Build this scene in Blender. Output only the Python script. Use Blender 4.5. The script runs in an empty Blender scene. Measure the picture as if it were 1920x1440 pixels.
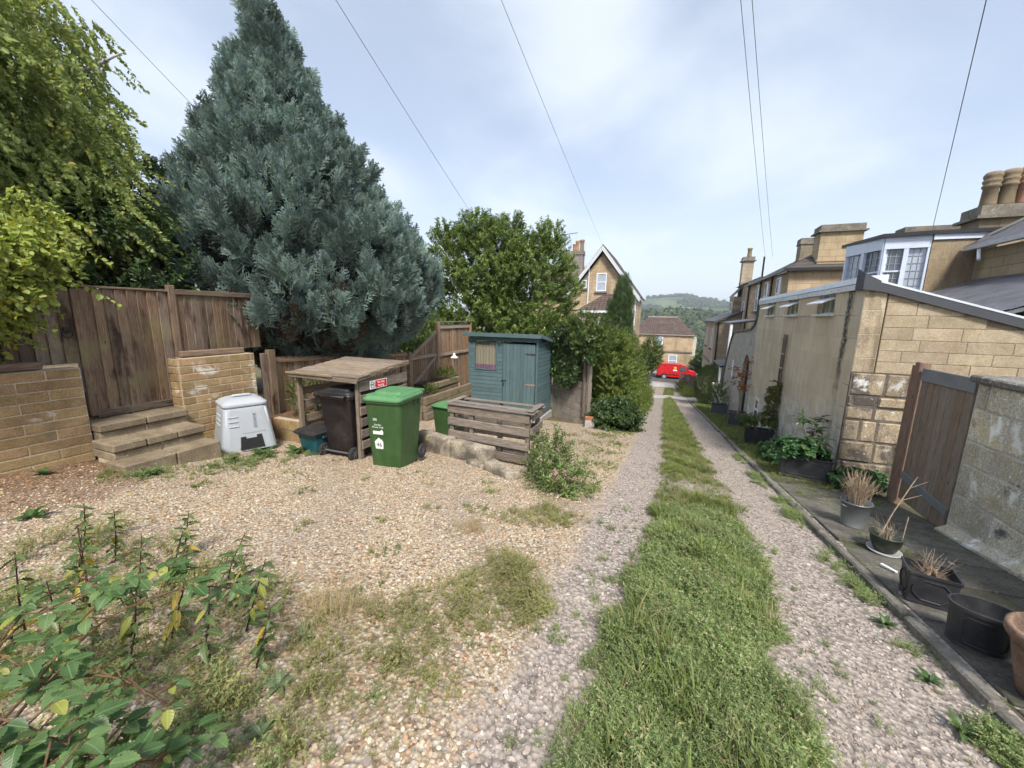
import bpy, math, random
import numpy as np
from mathutils import Vector, Matrix, noise as mnoise

random.seed(7); RNG = np.random.default_rng(7)
SC = bpy.context.scene; COL = SC.collection
R = math.radians

# ---------------------------------------------------------------- camera
PITCH, YAW, ROLL = R(10.1), R(21.7), 0.019
fh = Vector((-math.sin(YAW), math.cos(YAW), 0)); rt = Vector((math.cos(YAW), math.sin(YAW), 0)); zz = Vector((0, 0, 1))
f = fh*math.cos(PITCH) - zz*math.sin(PITCH); u = fh*math.sin(PITCH) + zz*math.cos(PITCH)
cx = rt*math.cos(ROLL) + u*math.sin(ROLL); cy = -rt*math.sin(ROLL) + u*math.cos(ROLL)
cam = bpy.data.cameras.new('camera'); camo = bpy.data.objects.new('camera', cam); COL.objects.link(camo)
M = Matrix.Identity(4)
for i in range(3):
    M[i][0] = cx[i]; M[i][1] = cy[i]; M[i][2] = -f[i]
M[2][3] = 1.6
camo.matrix_world = M
cam.sensor_width = 36; cam.sensor_fit = 'HORIZONTAL'; cam.lens = 721/1920*36
cam.clip_start = 0.05; cam.clip_end = 9000
SC.camera = camo

# ---------------------------------------------------------------- sky, sun, exposure
SUN_EL, SUN_AZ = R(52), R(150)      # azimuth measured from +Y towards +X
W = bpy.data.worlds.new('World'); SC.world = W; W.use_nodes = True
nt = W.node_tree; nt.nodes.clear()
def wn(t, **k):
    n = nt.nodes.new(t)
    for a, b in k.items(): setattr(n, a, b)
    return n
sky = wn('ShaderNodeTexSky', sky_type='NISHITA', sun_disc=False, sun_elevation=SUN_EL, sun_rotation=SUN_AZ,
         air_density=1.0, dust_density=1.6, ozone_density=1.2, altitude=80)
tc = wn('ShaderNodeTexCoord'); sep = wn('ShaderNodeSeparateXYZ'); nt.links.new(tc.outputs['Generated'], sep.inputs[0])
mx = wn('ShaderNodeMath', operation='MAXIMUM'); mx.inputs[1].default_value = 0.0; nt.links.new(sep.outputs[2], mx.inputs[0])
ad = wn('ShaderNodeMath', operation='ADD'); ad.inputs[1].default_value = 0.16; nt.links.new(mx.outputs[0], ad.inputs[0])
dx = wn('ShaderNodeMath', operation='DIVIDE'); dy = wn('ShaderNodeMath', operation='DIVIDE')
nt.links.new(sep.outputs[0], dx.inputs[0]); nt.links.new(ad.outputs[0], dx.inputs[1])
nt.links.new(sep.outputs[1], dy.inputs[0]); nt.links.new(ad.outputs[0], dy.inputs[1])
cmb = wn('ShaderNodeCombineXYZ'); nt.links.new(dx.outputs[0], cmb.inputs[0]); nt.links.new(dy.outputs[0], cmb.inputs[1])
mp = wn('ShaderNodeMapping'); mp.inputs['Scale'].default_value = (0.62, 0.5, 1); mp.inputs['Location'].default_value = (3.2, 1.3, 0)
mp.inputs['Rotation'].default_value = (0, 0, R(35)); nt.links.new(cmb.outputs[0], mp.inputs['Vector'])
nz = wn('ShaderNodeTexNoise'); nz.inputs['Scale'].default_value = 1.7; nz.inputs['Detail'].default_value = 7; nz.inputs['Roughness'].default_value = 0.5
nz.inputs['Distortion'].default_value = 0.35
nt.links.new(mp.outputs[0], nz.inputs['Vector'])
rp = wn('ShaderNodeMapRange'); rp.inputs[1].default_value = 0.36; rp.inputs[2].default_value = 0.68; rp.inputs[3].default_value = 0.38; rp.inputs[4].default_value = 0.82
rp.interpolation_type = 'SMOOTHSTEP'
nt.links.new(nz.outputs['Fac'], rp.inputs[0])
# haze: cloud veil thickens towards the horizon all round
hz = wn('ShaderNodeMapRange'); hz.inputs[1].default_value = 0.0; hz.inputs[2].default_value = 0.55; hz.inputs[3].default_value = 0.88; hz.inputs[4].default_value = 0.0
nt.links.new(mx.outputs[0], hz.inputs[0])
mxx = wn('ShaderNodeMath', operation='MAXIMUM'); nt.links.new(rp.outputs[0], mxx.inputs[0]); nt.links.new(hz.outputs[0], mxx.inputs[1])
sc1 = wn('ShaderNodeVectorMath', operation='SCALE'); sc1.inputs['Scale'].default_value = 0.095; nt.links.new(sky.outputs[0], sc1.inputs[0])
mixc = wn('ShaderNodeMix', data_type='RGBA'); nt.links.new(mxx.outputs[0], mixc.inputs['Factor'])
nt.links.new(sc1.outputs[0], mixc.inputs['A']); mixc.inputs['B'].default_value = (0.49, 0.53, 0.59, 1)
bg = wn('ShaderNodeBackground'); bg.inputs['Strength'].default_value = 1.0; nt.links.new(mixc.outputs['Result'], bg.inputs['Color'])
wo = wn('ShaderNodeOutputWorld'); nt.links.new(bg.outputs[0], wo.inputs['Surface'])

sun = bpy.data.lights.new('sun', 'SUN'); sun.energy = 2.8; sun.angle = R(12); sun.color = (1.0, 0.945, 0.85)
suno = bpy.data.objects.new('sun', sun); COL.objects.link(suno)
sd = Vector((math.sin(SUN_AZ)*math.cos(SUN_EL), math.cos(SUN_AZ)*math.cos(SUN_EL), math.sin(SUN_EL)))
suno.rotation_euler = sd.to_track_quat('Z', 'Y').to_euler(); suno.location = (20, 20, 40)
SC.view_settings.view_transform = 'Standard'; SC.view_settings.look = 'None'
SC.view_settings.gamma = 1.0; SC.view_settings.exposure = 1.08; SC.view_settings.use_curve_mapping = False
SC.cycles.max_bounces = 6; SC.cycles.diffuse_bounces = 4; SC.cycles.glossy_bounces = 2; SC.cycles.transmission_bounces = 4
SC.cycles.transparent_max_bounces = 6; SC.cycles.caustics_reflective = False; SC.cycles.caustics_refractive = False
SC.cycles.volume_bounces = 0; SC.cycles.use_adaptive_sampling = True; SC.cycles.adaptive_threshold = 0.05

# ---------------------------------------------------------------- material helpers
class NT:
    def __init__(s, name):
        s.m = bpy.data.materials.new(name); s.m.use_nodes = True; s.t = s.m.node_tree; s.t.nodes.clear()
        s.out = s.t.nodes.new('ShaderNodeOutputMaterial')
    def n(s, ty, inp=None, **k):
        n = s.t.nodes.new(ty)
        for a, b in k.items(): setattr(n, a, b)
        for a, b in (inp or {}).items():
            if hasattr(b, 'is_linked') or isinstance(b, bpy.types.NodeSocket): s.t.links.new(b, n.inputs[a])
            else: n.inputs[a].default_value = b
        return n
    def math(s, op, a, b=None, clamp=False):
        i = {0: a}
        if b is not None: i[1] = b
        return s.n('ShaderNodeMath', i, operation=op, use_clamp=clamp).outputs[0]
    def mix(s, f, a, b, blend='MIX'):
        n = s.n('ShaderNodeMix', {'Factor': f}, data_type='RGBA', blend_type=blend, clamp_factor=True)
        for k, v in (('A', a), ('B', b)):
            if isinstance(v, bpy.types.NodeSocket): s.t.links.new(v, n.inputs[k])
            else: n.inputs[k].default_value = (*v, 1)
        return n.outputs['Result']
    def ramp(s, f, lo, hi, a=0., b=1.):
        return s.n('ShaderNodeMapRange', {0: f, 1: lo, 2: hi, 3: a, 4: b}, interpolation_type='SMOOTHSTEP').outputs[0]
    def noise(s, vec, scale, detail=4, rough=.55, dist=0.):
        return s.n('ShaderNodeTexNoise', {'Vector': vec, 'Scale': scale, 'Detail': detail, 'Roughness': rough, 'Distortion': dist}).outputs['Fac']
    def pos(s, stretch=(1, 1, 1), rnd=0., space='pos'):
        if space == 'pos': v = s.n('ShaderNodeNewGeometry').outputs['Position']
        else: v = s.n('ShaderNodeTexCoord').outputs['Object']
        v = s.n('ShaderNodeVectorMath', {0: v, 1: stretch}, operation='MULTIPLY').outputs[0]
        if rnd:
            r = s.math('MULTIPLY', s.n('ShaderNodeObjectInfo').outputs['Random'], rnd)
            c = s.n('ShaderNodeCombineXYZ', {0: r, 1: r, 2: r}).outputs[0]
            v = s.n('ShaderNodeVectorMath', {0: v, 1: c}, operation='ADD').outputs[0]
        return v
    def rand(s): return s.n('ShaderNodeObjectInfo').outputs['Random']
    def hsv(s, col, h=.5, sa=1., v=1.):
        n = s.n('ShaderNodeHueSaturation', {'Hue': h, 'Saturation': sa, 'Value': v})
        if isinstance(col, bpy.types.NodeSocket): s.t.links.new(col, n.inputs['Color'])
        else: n.inputs['Color'].default_value = (*col, 1)
        return n.outputs['Color']
    def finish(s, col, rough=.8, bump=None, bstr=.3, bdist=.01, metal=0., spec=.3, trans=None):
        i = {'Roughness': rough, 'Metallic': metal, 'Specular IOR Level': spec}
        p = s.n('ShaderNodeBsdfPrincipled', i)
        if isinstance(col, bpy.types.NodeSocket): s.t.links.new(col, p.inputs['Base Color'])
        else: p.inputs['Base Color'].default_value = (*col, 1)
        if bump is not None:
            b = s.n('ShaderNodeBump', {'Height': bump, 'Strength': bstr, 'Distance': bdist}); s.t.links.new(b.outputs[0], p.inputs['Normal'])
        o = p.outputs[0]
        if trans:
            tl = s.n('ShaderNodeBsdfTranslucent')
            if isinstance(col, bpy.types.NodeSocket): s.t.links.new(s.hsv(col, v=1.25, sa=1.1), tl.inputs['Color'])
            else: tl.inputs['Color'].default_value = (*[min(1, c*1.25) for c in col], 1)
            o = s.n('ShaderNodeMixShader', {0: trans, 1: o, 2: tl.outputs[0]}).outputs[0]
        s.t.links.new(o, s.out.inputs['Surface'])
        return s.m
MATS = {}
def cached(fn):
    def g(*a):
        k = (fn.__name__,)+a
        if k not in MATS: MATS[k] = fn(*a)
        return MATS[k]
    return g

def weathered(name, c1, c2, scale=4., stretch=(1, 1, 1), rnd=0., vrnd=.0, hrnd=0., rough=.85, bscale=60., bstr=.25, bdist=.006, spec=.25,
              stains=(), space='pos', contrast=(.3, .7), fine=.25):
    """stains: (colour, scale, lo, hi, stretch) painted by thresholded noise"""
    t = NT(name); v = t.pos(stretch, rnd, space)
    col = t.mix(t.ramp(t.noise(v, scale, 6, .6), *contrast), c1, c2)
    fn = t.noise(v, bscale, 3, .6)
    col = t.mix(t.ramp(fn, .35, .65), t.hsv(col, v=1-fine), t.hsv(col, v=1+fine*.5))
    for c, s_, lo, hi, st in stains:
        vv = t.pos(st, rnd*.37, space)
        col = t.mix(t.ramp(t.noise(vv, s_, 7, .65, .3), lo, hi), col, c)
    if vrnd or hrnd:
        r = t.rand()
        col = t.hsv(col, h=t.math('ADD', t.math('MULTIPLY', t.math('FRACT', t.math('MULTIPLY', r, 7.31)), hrnd), .5-hrnd/2),
                    v=t.math('ADD', t.math('MULTIPLY', r, vrnd*2), 1-vrnd))
    return t.finish(col, rough, fn, bstr, bdist, spec=spec)

def woodmat(name, c1, c2, axis='z', dark=(.05, .035, .025), vrnd=.18, green=None, rough=.85, lo=.56):
    ln = {'x': (.06, 1, 1), 'y': (1, .06, 1), 'z': (1, 1, .06)}[axis]
    t = NT(name); v = t.pos(ln, 37.)
    g = t.noise(v, 95., 5, .65, .4)
    col = t.mix(t.ramp(g, .3, .7), c1, c2)
    m = t.noise(t.pos(tuple(.25 if a < 1 else 1. for a in ln), 11.), 7., 4, .6)
    col = t.mix(t.ramp(m, lo, lo+.2), col, dark)
    cr = t.noise(v, 120., 2, .5)
    col = t.mix(t.ramp(cr, .62, .72, 0., .55), col, tuple(c*.5 for c in dark))
    kn = t.n('ShaderNodeTexVoronoi', {'Vector': t.pos(tuple(.55 if a < 1 else 1. for a in ln), 5.), 'Scale': 5.5, 'Randomness': 1.}).outputs['Distance']
    col = t.mix(t.ramp(kn, .035, .085, .85, 0.), col, tuple(c*.45 for c in dark))
    if green: col = t.mix(t.ramp(t.noise(t.pos(), 2.3, 5, .6), .48, .7, 0., .7), col, green)
    r = t.rand()
    col = t.hsv(col, v=t.math('ADD', t.math('MULTIPLY', t.math('FRACT', t.math('MULTIPLY', r, 13.7)), vrnd*2), 1-vrnd), sa=t.math('ADD', t.math('MULTIPLY', t.math('FRACT', t.math('MULTIPLY', r, 5.7)), .4), .8))
    return t.finish(col, rough, g, .35, .004, spec=.2)

def leafmat(name, c1, c2, c3=None, f3=.1, trans=.3, rough=.5, vr=.35, nscale=1.2, spec=.35):
    t = NT(name); r = t.rand()
    # leaf-level variation from the mesh (per-leaf random in the "lf" attribute), sprig-level from the instance
    a = t.n('ShaderNodeAttribute', attribute_name='lf').outputs['Fac']
    f_ = t.math('FRACT', t.math('ADD', t.math('MULTIPLY', r, 3.7), a))
    col = t.mix(f_, c1, c2)
    if c3: col = t.mix(t.math('GREATER_THAN', t.math('FRACT', t.math('ADD', t.math('MULTIPLY', a, 9.1), r)), 1-f3), col, c3)
    col = t.mix(t.ramp(t.noise(t.pos(), nscale, 2, .5), .35, .65, 0., 1.), t.hsv(col, v=1-vr*.5), t.hsv(col, v=1+vr*.35))
    return t.finish(col, rough, spec=spec, trans=trans)

def plain(name, c, rough=.5, metal=0., spec=.5, vrnd=0., dirt=.12, dscale=6., dcol=None):
    t = NT(name); v = t.pos()
    n = t.noise(v, dscale, 6, .65)
    col = t.mix(t.ramp(n, .4, .75, 0., dirt*2.5), c, dcol or tuple(x*.45+.02 for x in c))
    return t.finish(col, t.ramp(n, .3, .8, rough*.85, min(1, rough*1.25)), t.noise(v, 90, 3), .08, .002, metal, spec)

# ---------------------------------------------------------------- mesh helpers
class MB:
    def __init__(s): s.v = []; s.f = []; s.n = 0; s.lf = []
    def add(s, v, f, lf=0.):
        v = [tuple(p) for p in v]
        s.v += v; s.f += [tuple(i+s.n for i in q) for q in f]; s.n += len(v); s.lf += [lf]*len(v); return s
    def box(s, a, b):
        (x0, y0, z0), (x1, y1, z1) = a, b
        return s.add([(x0, y0, z0), (x1, y0, z0), (x1, y1, z0), (x0, y1, z0), (x0, y0, z1), (x1, y0, z1), (x1, y1, z1), (x0, y1, z1)],
                     [(0, 3, 2, 1), (4, 5, 6, 7), (0, 1, 5, 4), (1, 2, 6, 5), (2, 3, 7, 6), (3, 0, 4, 7)])
    def cbox(s, a, b, c=.006, jit=0.):
        a = np.array(a, float); b = np.array(b, float); ctr = (a+b)/2; h = abs(b-a)/2; c = min(c, h.min()*.45)
        V = []; idx = {}
        for sx in (-1, 1):
            for sy in (-1, 1):
                for sz in (-1, 1):
                    sg = np.array((sx, sy, sz)); j = (RNG.random(3)-.5)*2*jit
                    for ax in range(3):
                        p = sg*(h-c); p[ax] = sg[ax]*h[ax]; idx[(sx, sy, sz, ax)] = len(V); V.append(ctr+p+j)
        F = []
        for ax in range(3):
            o = [(1, 2), (2, 0), (0, 1)][ax]
            for sg in (-1, 1):
                q = []
                for (p, r) in ((-1, -1), (1, -1), (1, 1), (-1, 1)):
                    k = [0, 0, 0]; k[ax] = sg; k[o[0]] = p; k[o[1]] = r; q.append(idx[(*k, ax)])
                F.append(q if sg > 0 else q[::-1])
        for ax in range(3):                                   # edge chamfers parallel to ax
            a1, a2 = [(1, 2), (2, 0), (0, 1)][ax]
            for p in (-1, 1):
                for r in (-1, 1):
                    def K(e, w):
                        k = [0, 0, 0]; k[ax] = e; k[a1] = p; k[a2] = r; return idx[(*k, w)]
                    q = [K(-1, a1), K(1, a1), K(1, a2), K(-1, a2)]
                    F.append(q[::-1] if p*r > 0 else q)
        for sx in (-1, 1):
            for sy in (-1, 1):
                for sz in (-1, 1):
                    q = [idx[(sx, sy, sz, k)] for k in range(3)]
                    F.append(q if sx*sy*sz > 0 else q[::-1])
        return s.add(V, F)
    def loft(s, rings, cap0=True, cap1=True, closed=True, lf=0.):
        n = len(rings[0]); V = [p for r in rings for p in r]; F = []
        for i in range(len(rings)-1):
            for j in range(n if closed else n-1):
                k = (j+1) % n
                F.append((i*n+j, i*n+k, (i+1)*n+k, (i+1)*n+j))
        if cap0: F.append(tuple(range(n))[::-1])
        if cap1: F.append(tuple((len(rings)-1)*n+i for i in range(n)))
        return s.add(V, F, lf)
    def tube(s, pts, rad, n=6, cap=True):
        pts = [Vector(p) for p in pts]; rad = rad if hasattr(rad, '__len__') else [rad]*len(pts); rings = []
        d0 = (pts[1]-pts[0]).normalized(); a = d0.orthogonal().normalized()
        for i, p in enumerate(pts):
            d = (pts[min(i+1, len(pts)-1)]-pts[max(i-1, 0)]).normalized()
            a = (a-d*a.dot(d)).normalized() if (a-d*a.dot(d)).length > 1e-6 else d.orthogonal().normalized()
            b = d.cross(a)
            rings.append([p+(a*math.cos(2*math.pi*k/n)+b*math.sin(2*math.pi*k/n))*rad[i] for k in range(n)])
        return s.loft(rings, cap, cap)
    def lathe(s, prof, n=24, ctr=(0, 0, 0), sx=1., sy=1.):
        rings = [[(ctr[0]+r*sx*math.cos(2*math.pi*k/n), ctr[1]+r*sy*math.sin(2*math.pi*k/n), ctr[2]+z) for k in range(n)] for r, z in prof]
        return s.loft(rings, prof[0][0] > 1e-4, prof[-1][0] > 1e-4)
    def prism(s, poly, ext):
        poly = [Vector(p) for p in poly]; e = Vector(ext)
        return s.loft([poly, [p+e for p in poly]])
    def mesh(s, name, smooth=False):
        me = bpy.data.meshes.new(name); me.from_pydata(s.v, [], s.f); me.validate(); me.update()
        if len(set(s.lf)) > 1 and len(me.vertices) == len(s.lf):
            at = me.attributes.new('lf', 'FLOAT', 'POINT'); at.data.foreach_set('value', np.array(s.lf, np.float32))
        if smooth: me.polygons.foreach_set('use_smooth', [True]*len(me.polygons))
        return me
def rrect(w, d, r, n=3, z=0., ctr=(0, 0)):
    P = []
    for cxx, cyy, a0 in ((w/2-r, d/2-r, 0), (-w/2+r, d/2-r, 90), (-w/2+r, -d/2+r, 180), (w/2-r, -d/2+r, 270)):
        for k in range(n+1):
            a = R(a0+90*k/n); P.append((ctr[0]+cxx+r*math.cos(a), ctr[1]+cyy+r*math.sin(a), z))
    return P
def link(o): COL.objects.link(o); return o
def tag(o, label=None, cat=None, group=None, kind=None):
    for k, v in (('label', label), ('category', cat), ('group', group), ('kind', kind)):
        if v: o[k] = v
    return o
def thing(name, label, cat, loc=(0, 0, 0), rotz=0., group=None):
    o = link(bpy.data.objects.new(name, None)); o.location = loc; o.rotation_euler = (0, 0, rotz); o.empty_display_size = .1
    return tag(o, label, cat, group)
def obj(name, mb, mat, parent=None, local=False, loc=None, rot=None, smooth=False):
    """local=False: mesh given in world coordinates, kept there under its parent"""
    me = mb if isinstance(mb, bpy.types.Mesh) else mb.mesh(name, smooth)
    if mat is not None and not me.materials: me.materials.append(mat)
    o = link(bpy.data.objects.new(name, me))
    if parent is not None:
        o.parent = parent
        if not local: o.matrix_parent_inverse = (pm(parent)).inverted()
    if loc is not None: o.location = loc
    if rot is not None: o.rotation_euler = rot
    return o
def pm(o):
    m = Matrix.LocRotScale(o.location, o.rotation_euler, o.scale)
    if o.parent is not None: m = pm(o.parent) @ o.matrix_parent_inverse @ m
    return m
def text(name, body, size, mat, parent, loc, rot, ext=.0008, align='CENTER'):
    c = bpy.data.curves.new(name, 'FONT'); c.body = body; c.size = size; c.extrude = ext; c.align_x = align; c.align_y = 'CENTER'; c.resolution_u = 2
    tmp = bpy.data.objects.new(name, c); me = bpy.data.meshes.new_from_object(tmp); bpy.data.objects.remove(tmp); bpy.data.curves.remove(c)
    me.materials.clear(); me.materials.append(mat); o = link(bpy.data.objects.new(name, me)); o.parent = parent; o.location = loc; o.rotation_euler = rot; return o

BOXC = {}
def piece(name, size, mat, parent, ctr, rot=(0, 0, 0), c=.005, key=None, local=False):
    """a chamfered block of the given size; alike pieces share one mesh"""
    k = (tuple(round(a, 3) for a in size), round(c, 4), mat.name)
    if k not in BOXC:
        b = MB().cbox((-size[0]/2, -size[1]/2, -size[2]/2), (size[0]/2, size[1]/2, size[2]/2), c)
        me = b.mesh(name); me.materials.append(mat); BOXC[k] = me
    o = link(bpy.data.objects.new(name, BOXC[k])); o.parent = parent
    if not local and parent is not None: o.matrix_parent_inverse = pm(parent).inverted()
    o.location = ctr; o.rotation_euler = rot
    return o

# ---------------------------------------------------------------- scattering (for stuff and foliage only)
SRC = {}
def source_collection(key, meshes):
    if key in SRC: return SRC[key]
    c = bpy.data.collections.new('src_'+key)
    for i, me in enumerate(meshes):
        c.objects.link(bpy.data.objects.new('src_%s_%02d' % (key, i), me))
    SRC[key] = c; return c
def scatter(name, pts, rots, scl, idx, col, parent=None, sclv=None):
    pts = np.asarray(pts, np.float32); n = len(pts)
    me = bpy.data.meshes.new(name); me.vertices.add(n); me.vertices.foreach_set('co', pts.ravel())
    a = me.attributes.new('rot', 'FLOAT_VECTOR', 'POINT'); a.data.foreach_set('vector', np.asarray(rots, np.float32).ravel())
    a = me.attributes.new('scl', 'FLOAT_VECTOR', 'POINT')
    s3 = np.asarray(scl, np.float32); s3 = np.repeat(s3[:, None], 3, 1) if s3.ndim == 1 else s3
    a.data.foreach_set('vector', s3.ravel())
    a = me.attributes.new('idx', 'INT', 'POINT'); a.data.foreach_set('value', np.asarray(idx, np.int32))
    o = link(bpy.data.objects.new(name, me))
    if parent is not None: o.parent = parent; o.matrix_parent_inverse = pm(parent).inverted()
    g = bpy.data.node_groups.new('scatter_'+name, 'GeometryNodeTree')
    g.interface.new_socket('Geometry', in_out='INPUT', socket_type='NodeSocketGeometry'); g.interface.new_socket('Geometry', in_out='OUTPUT', socket_type='NodeSocketGeometry')
    gi = g.nodes.new('NodeGroupInput'); go = g.nodes.new('NodeGroupOutput'); ip = g.nodes.new('GeometryNodeInstanceOnPoints')
    ci = g.nodes.new('GeometryNodeCollectionInfo'); ci.inputs['Collection'].default_value = col; ci.inputs['Separate Children'].default_value = True; ci.inputs['Reset Children'].default_value = True
    def na(nm, ty):
        x = g.nodes.new('GeometryNodeInputNamedAttribute'); x.data_type = ty; x.inputs['Name'].default_value = nm; return x.outputs['Attribute']
    e = g.nodes.new('FunctionNodeEulerToRotation'); L = g.links.new
    L(na('rot', 'FLOAT_VECTOR'), e.inputs[0]); L(gi.outputs[0], ip.inputs['Points']); L(ci.outputs[0], ip.inputs['Instance'])
    ip.inputs['Pick Instance'].default_value = True; L(na('idx', 'INT'), ip.inputs['Instance Index']); L(e.outputs[0], ip.inputs['Rotation'])
    L(na('scl', 'FLOAT_VECTOR'), ip.inputs['Scale']); L(ip.outputs[0], go.inputs[0])
    m = o.modifiers.new('scatter', 'NODES'); m.node_group = g
    return o
def eul_from_dir(d, roll=None):
    """euler (XYZ) taking local +Z to d, with a random or given spin about it"""
    d = Vector(d).normalized(); q = d.to_track_quat('Z', 'Y')
    r = random.uniform(0, 6.283) if roll is None else roll
    return (q @ Matrix.Rotation(r, 3, 'Z').to_quaternion()).to_euler()[:]
def fbm(p, s=1., o=3):
    return mnoise.fractal(Vector(p)*s, 1.0, 2.0, o)

# ---------------------------------------------------------------- the lie of the land
_ys = np.linspace(-60, 62, 1221)
_sl = np.interp(_ys, [-60, -14, -8, 27, 35, 43, 47, 62], [0, 0, .138, .138, .10, .055, .0, .0])
_zz = -np.concatenate([[0], np.cumsum((_sl[1:]+_sl[:-1])/2*np.diff(_ys))])
_zz -= np.interp(0., _ys, _zz)
def lane_z(y): return np.interp(y, _ys, _zz)
def sstep(a, b, x):
    t = np.clip((x-a)/(b-a), 0, 1); return t*t*(3-2*t)
def ground_z(X, Y):
    X = np.asarray(X, float); Y = np.asarray(Y, float)
    z = lane_z(Y)
    # crown of the lane between the two worn wheel tracks
    near = (Y < 42)
    z = z + near*(.035*np.exp(-((X-.5)/.32)**2) - .012*np.exp(-((X+.25)/.3)**2) - .012*np.exp(-((X-1.22)/.25)**2))
    z = z + near*.012*np.sin(X*2.1+Y*.7)*np.cos(Y*1.3-X*.5) + near*.006*np.sin(X*6.3+1)*np.cos(Y*5.1)
    # gardens behind the left-hand fence stand higher, parking bay rises a little to the wall
    z = z + near*(sstep(-6.45, -6.75, X)*np.clip(.55+.0*Y, 0, 2)*sstep(-5, 0, Y)) + near*.06*sstep(-4.8, -6.4, X)
    # path along the right-hand wall: flush with its kerb
    z = z + (Y < 31)*.05*sstep(1.66, 1.72, X)
    # valley and hills beyond the road
    far = np.interp(Y, [62, 110, 200, 300, 420, 520, 800, 1200, 5000], [0, -8, -30, -26, -6, 3, 2, 8, 12])
    z = z + far*(1+.0*X)
    hill = 74*np.exp(-((Y-1750)/420.)**2)*np.where(X < 40, np.exp(-((X-40)/620.)**2), np.exp(-((X-40)/200.)**2)) + \
        34*np.exp(-((Y-1950)/500.)**2)*np.exp(-((X-330)/330.)**2)
    z = z + np.where(Y > 700, hill, 0)
    z = z + np.where(Y > 150, 4*np.sin(X*.018+1.3)*np.sin(Y*.013), 0)
    return z
def gz(x, y): return float(ground_z(x, y))

# ================================================================ GROUND
def cramp(t, fac, stops, interp='LINEAR'):
    n = t.n('ShaderNodeValToRGB', {0: fac}); r = n.color_ramp; r.interpolation = interp
    while len(r.elements) < len(stops): r.elements.new(.5)
    for e, (p, c) in zip(r.elements, stops): e.position = p; e.color = (*c, 1)
    return n.outputs[0]
BEIGE = [(0, (.14, .095, .065)), (.12, (.33, .225, .14)), (.3, (.42, .315, .21)), (.5, (.49, .40, .29)), (.62, (.56, .50, .41)), (.78, (.31, .265, .225)), (.9, (.44, .25, .14)), (1, (.66, .61, .54))]
GREY = [(0, (.14, .12, .115)), (.25, (.26, .23, .225)), (.5, (.34, .305, .30)), (.7, (.41, .375, .365)), (.85, (.33, .265, .24)), (1, (.55, .52, .50))]
BEIGE = [(p, (c[0]*.99, c[1]*1.0, c[2]*.97)) for p, c in BEIGE]; GREY = [(p, (c[0]*1.04, c[1]*1.0, c[2]*.92)) for p, c in GREY]
def mat_ground():
    t = NT('ground_surface'); P = t.pos()
    def att(n): return t.n('ShaderNodeAttribute', attribute_name=n).outputs['Fac']
    vor = t.n('ShaderNodeTexVoronoi', {'Vector': P, 'Scale': 46., 'Randomness': 1.})
    vr = t.n('ShaderNodeSeparateXYZ', {0: vor.outputs['Color']}).outputs[0]
    dist = vor.outputs['Distance']
    beige = cramp(t, vr, BEIGE); grey = cramp(t, vr, GREY)
    big = t.ramp(t.noise(P, .9, 5, .6), .35, .7)
    beige = t.mix(t.math('MULTIPLY', big, .75), beige, (.34, .275, .225))
    vor2 = t.n('ShaderNodeTexVoronoi', {'Vector': P, 'Scale': 34., 'Randomness': 1.})
    grey = cramp(t, t.n('ShaderNodeSeparateXYZ', {0: vor2.outputs['Color']}).outputs[0], GREY)
    dust = t.ramp(t.noise(P, 1.7, 5, .65), .36, .66, .1, .8)
    grey = t.mix(dust, grey, (.37, .32, .28))
    gap = t.ramp(dist, .004, .014)
    col = t.mix(att('track'), beige, grey)
    d = t.mix(att('track'), vor.outputs['Distance'], vor2.outputs['Distance'])
    col = t.mix(t.ramp(d, .35, .75, 0., .75), col, t.hsv(col, v=.45))
    soil = t.mix(t.ramp(t.noise(P, 9, 5, .65), .3, .7), (.10, .075, .05), (.22, .165, .12))
    soil = t.mix(t.ramp(t.noise(P, 60, 3, .6), .55, .7, 0., .7), soil, (.34, .28, .21))
    green = t.mix(t.ramp(t.noise(P, 25, 4, .6), .3, .7), (.05, .07, .025), (.12, .14, .05))
    soil = t.mix(.45, soil, green)
    col = t.mix(att('soil'), col, soil)
    leafy = t.mix(t.ramp(t.noise(P, 38, 3, .7), .4, .6), (.085, .05, .03), (.25, .15, .09))
    col = t.mix(att('litter'), col, leafy)
    # beyond the road: grassland and woods
    field = t.mix(t.ramp(t.noise(P, .012, 5, .6), .45, .55), (.05, .075, .03), (.13, .16, .07))
    field = t.mix(t.ramp(t.noise(P, .06, 4, .7), .5, .6), field, (.035, .055, .025))
    col = t.mix(att('far'), col, field)
    return t.finish(col, .92, t.mix(att('track'), vor.outputs['Distance'], vor2.outputs['Distance']), .9, .012, spec=.15)
CGY = [.2, 1.2, 2.0, 2.6, 3.2, 4.1, 5.1, 7.1, 12.5, 20, 27.5]; CGL = [-.27, -.24, -.22, -.15, -.05, .01, .05, .12, .1, .14, .16]
CRY = [.2, 1.7, 2.35, 2.9, 3.4, 4.25, 5.55, 6.9, 11, 20.8, 27.5]; CGR = [.66, .69, .76, .84, .87, .93, 1.0, .9, .88, .74, .68]
def wob(X, Y, s=1.): return .5*np.sin(X*3.1*s+Y*2.3*s+.4)+.3*np.sin(X*7.7*s-Y*5.2*s)+.2*np.sin(Y*13*s+X*4*s)
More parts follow.
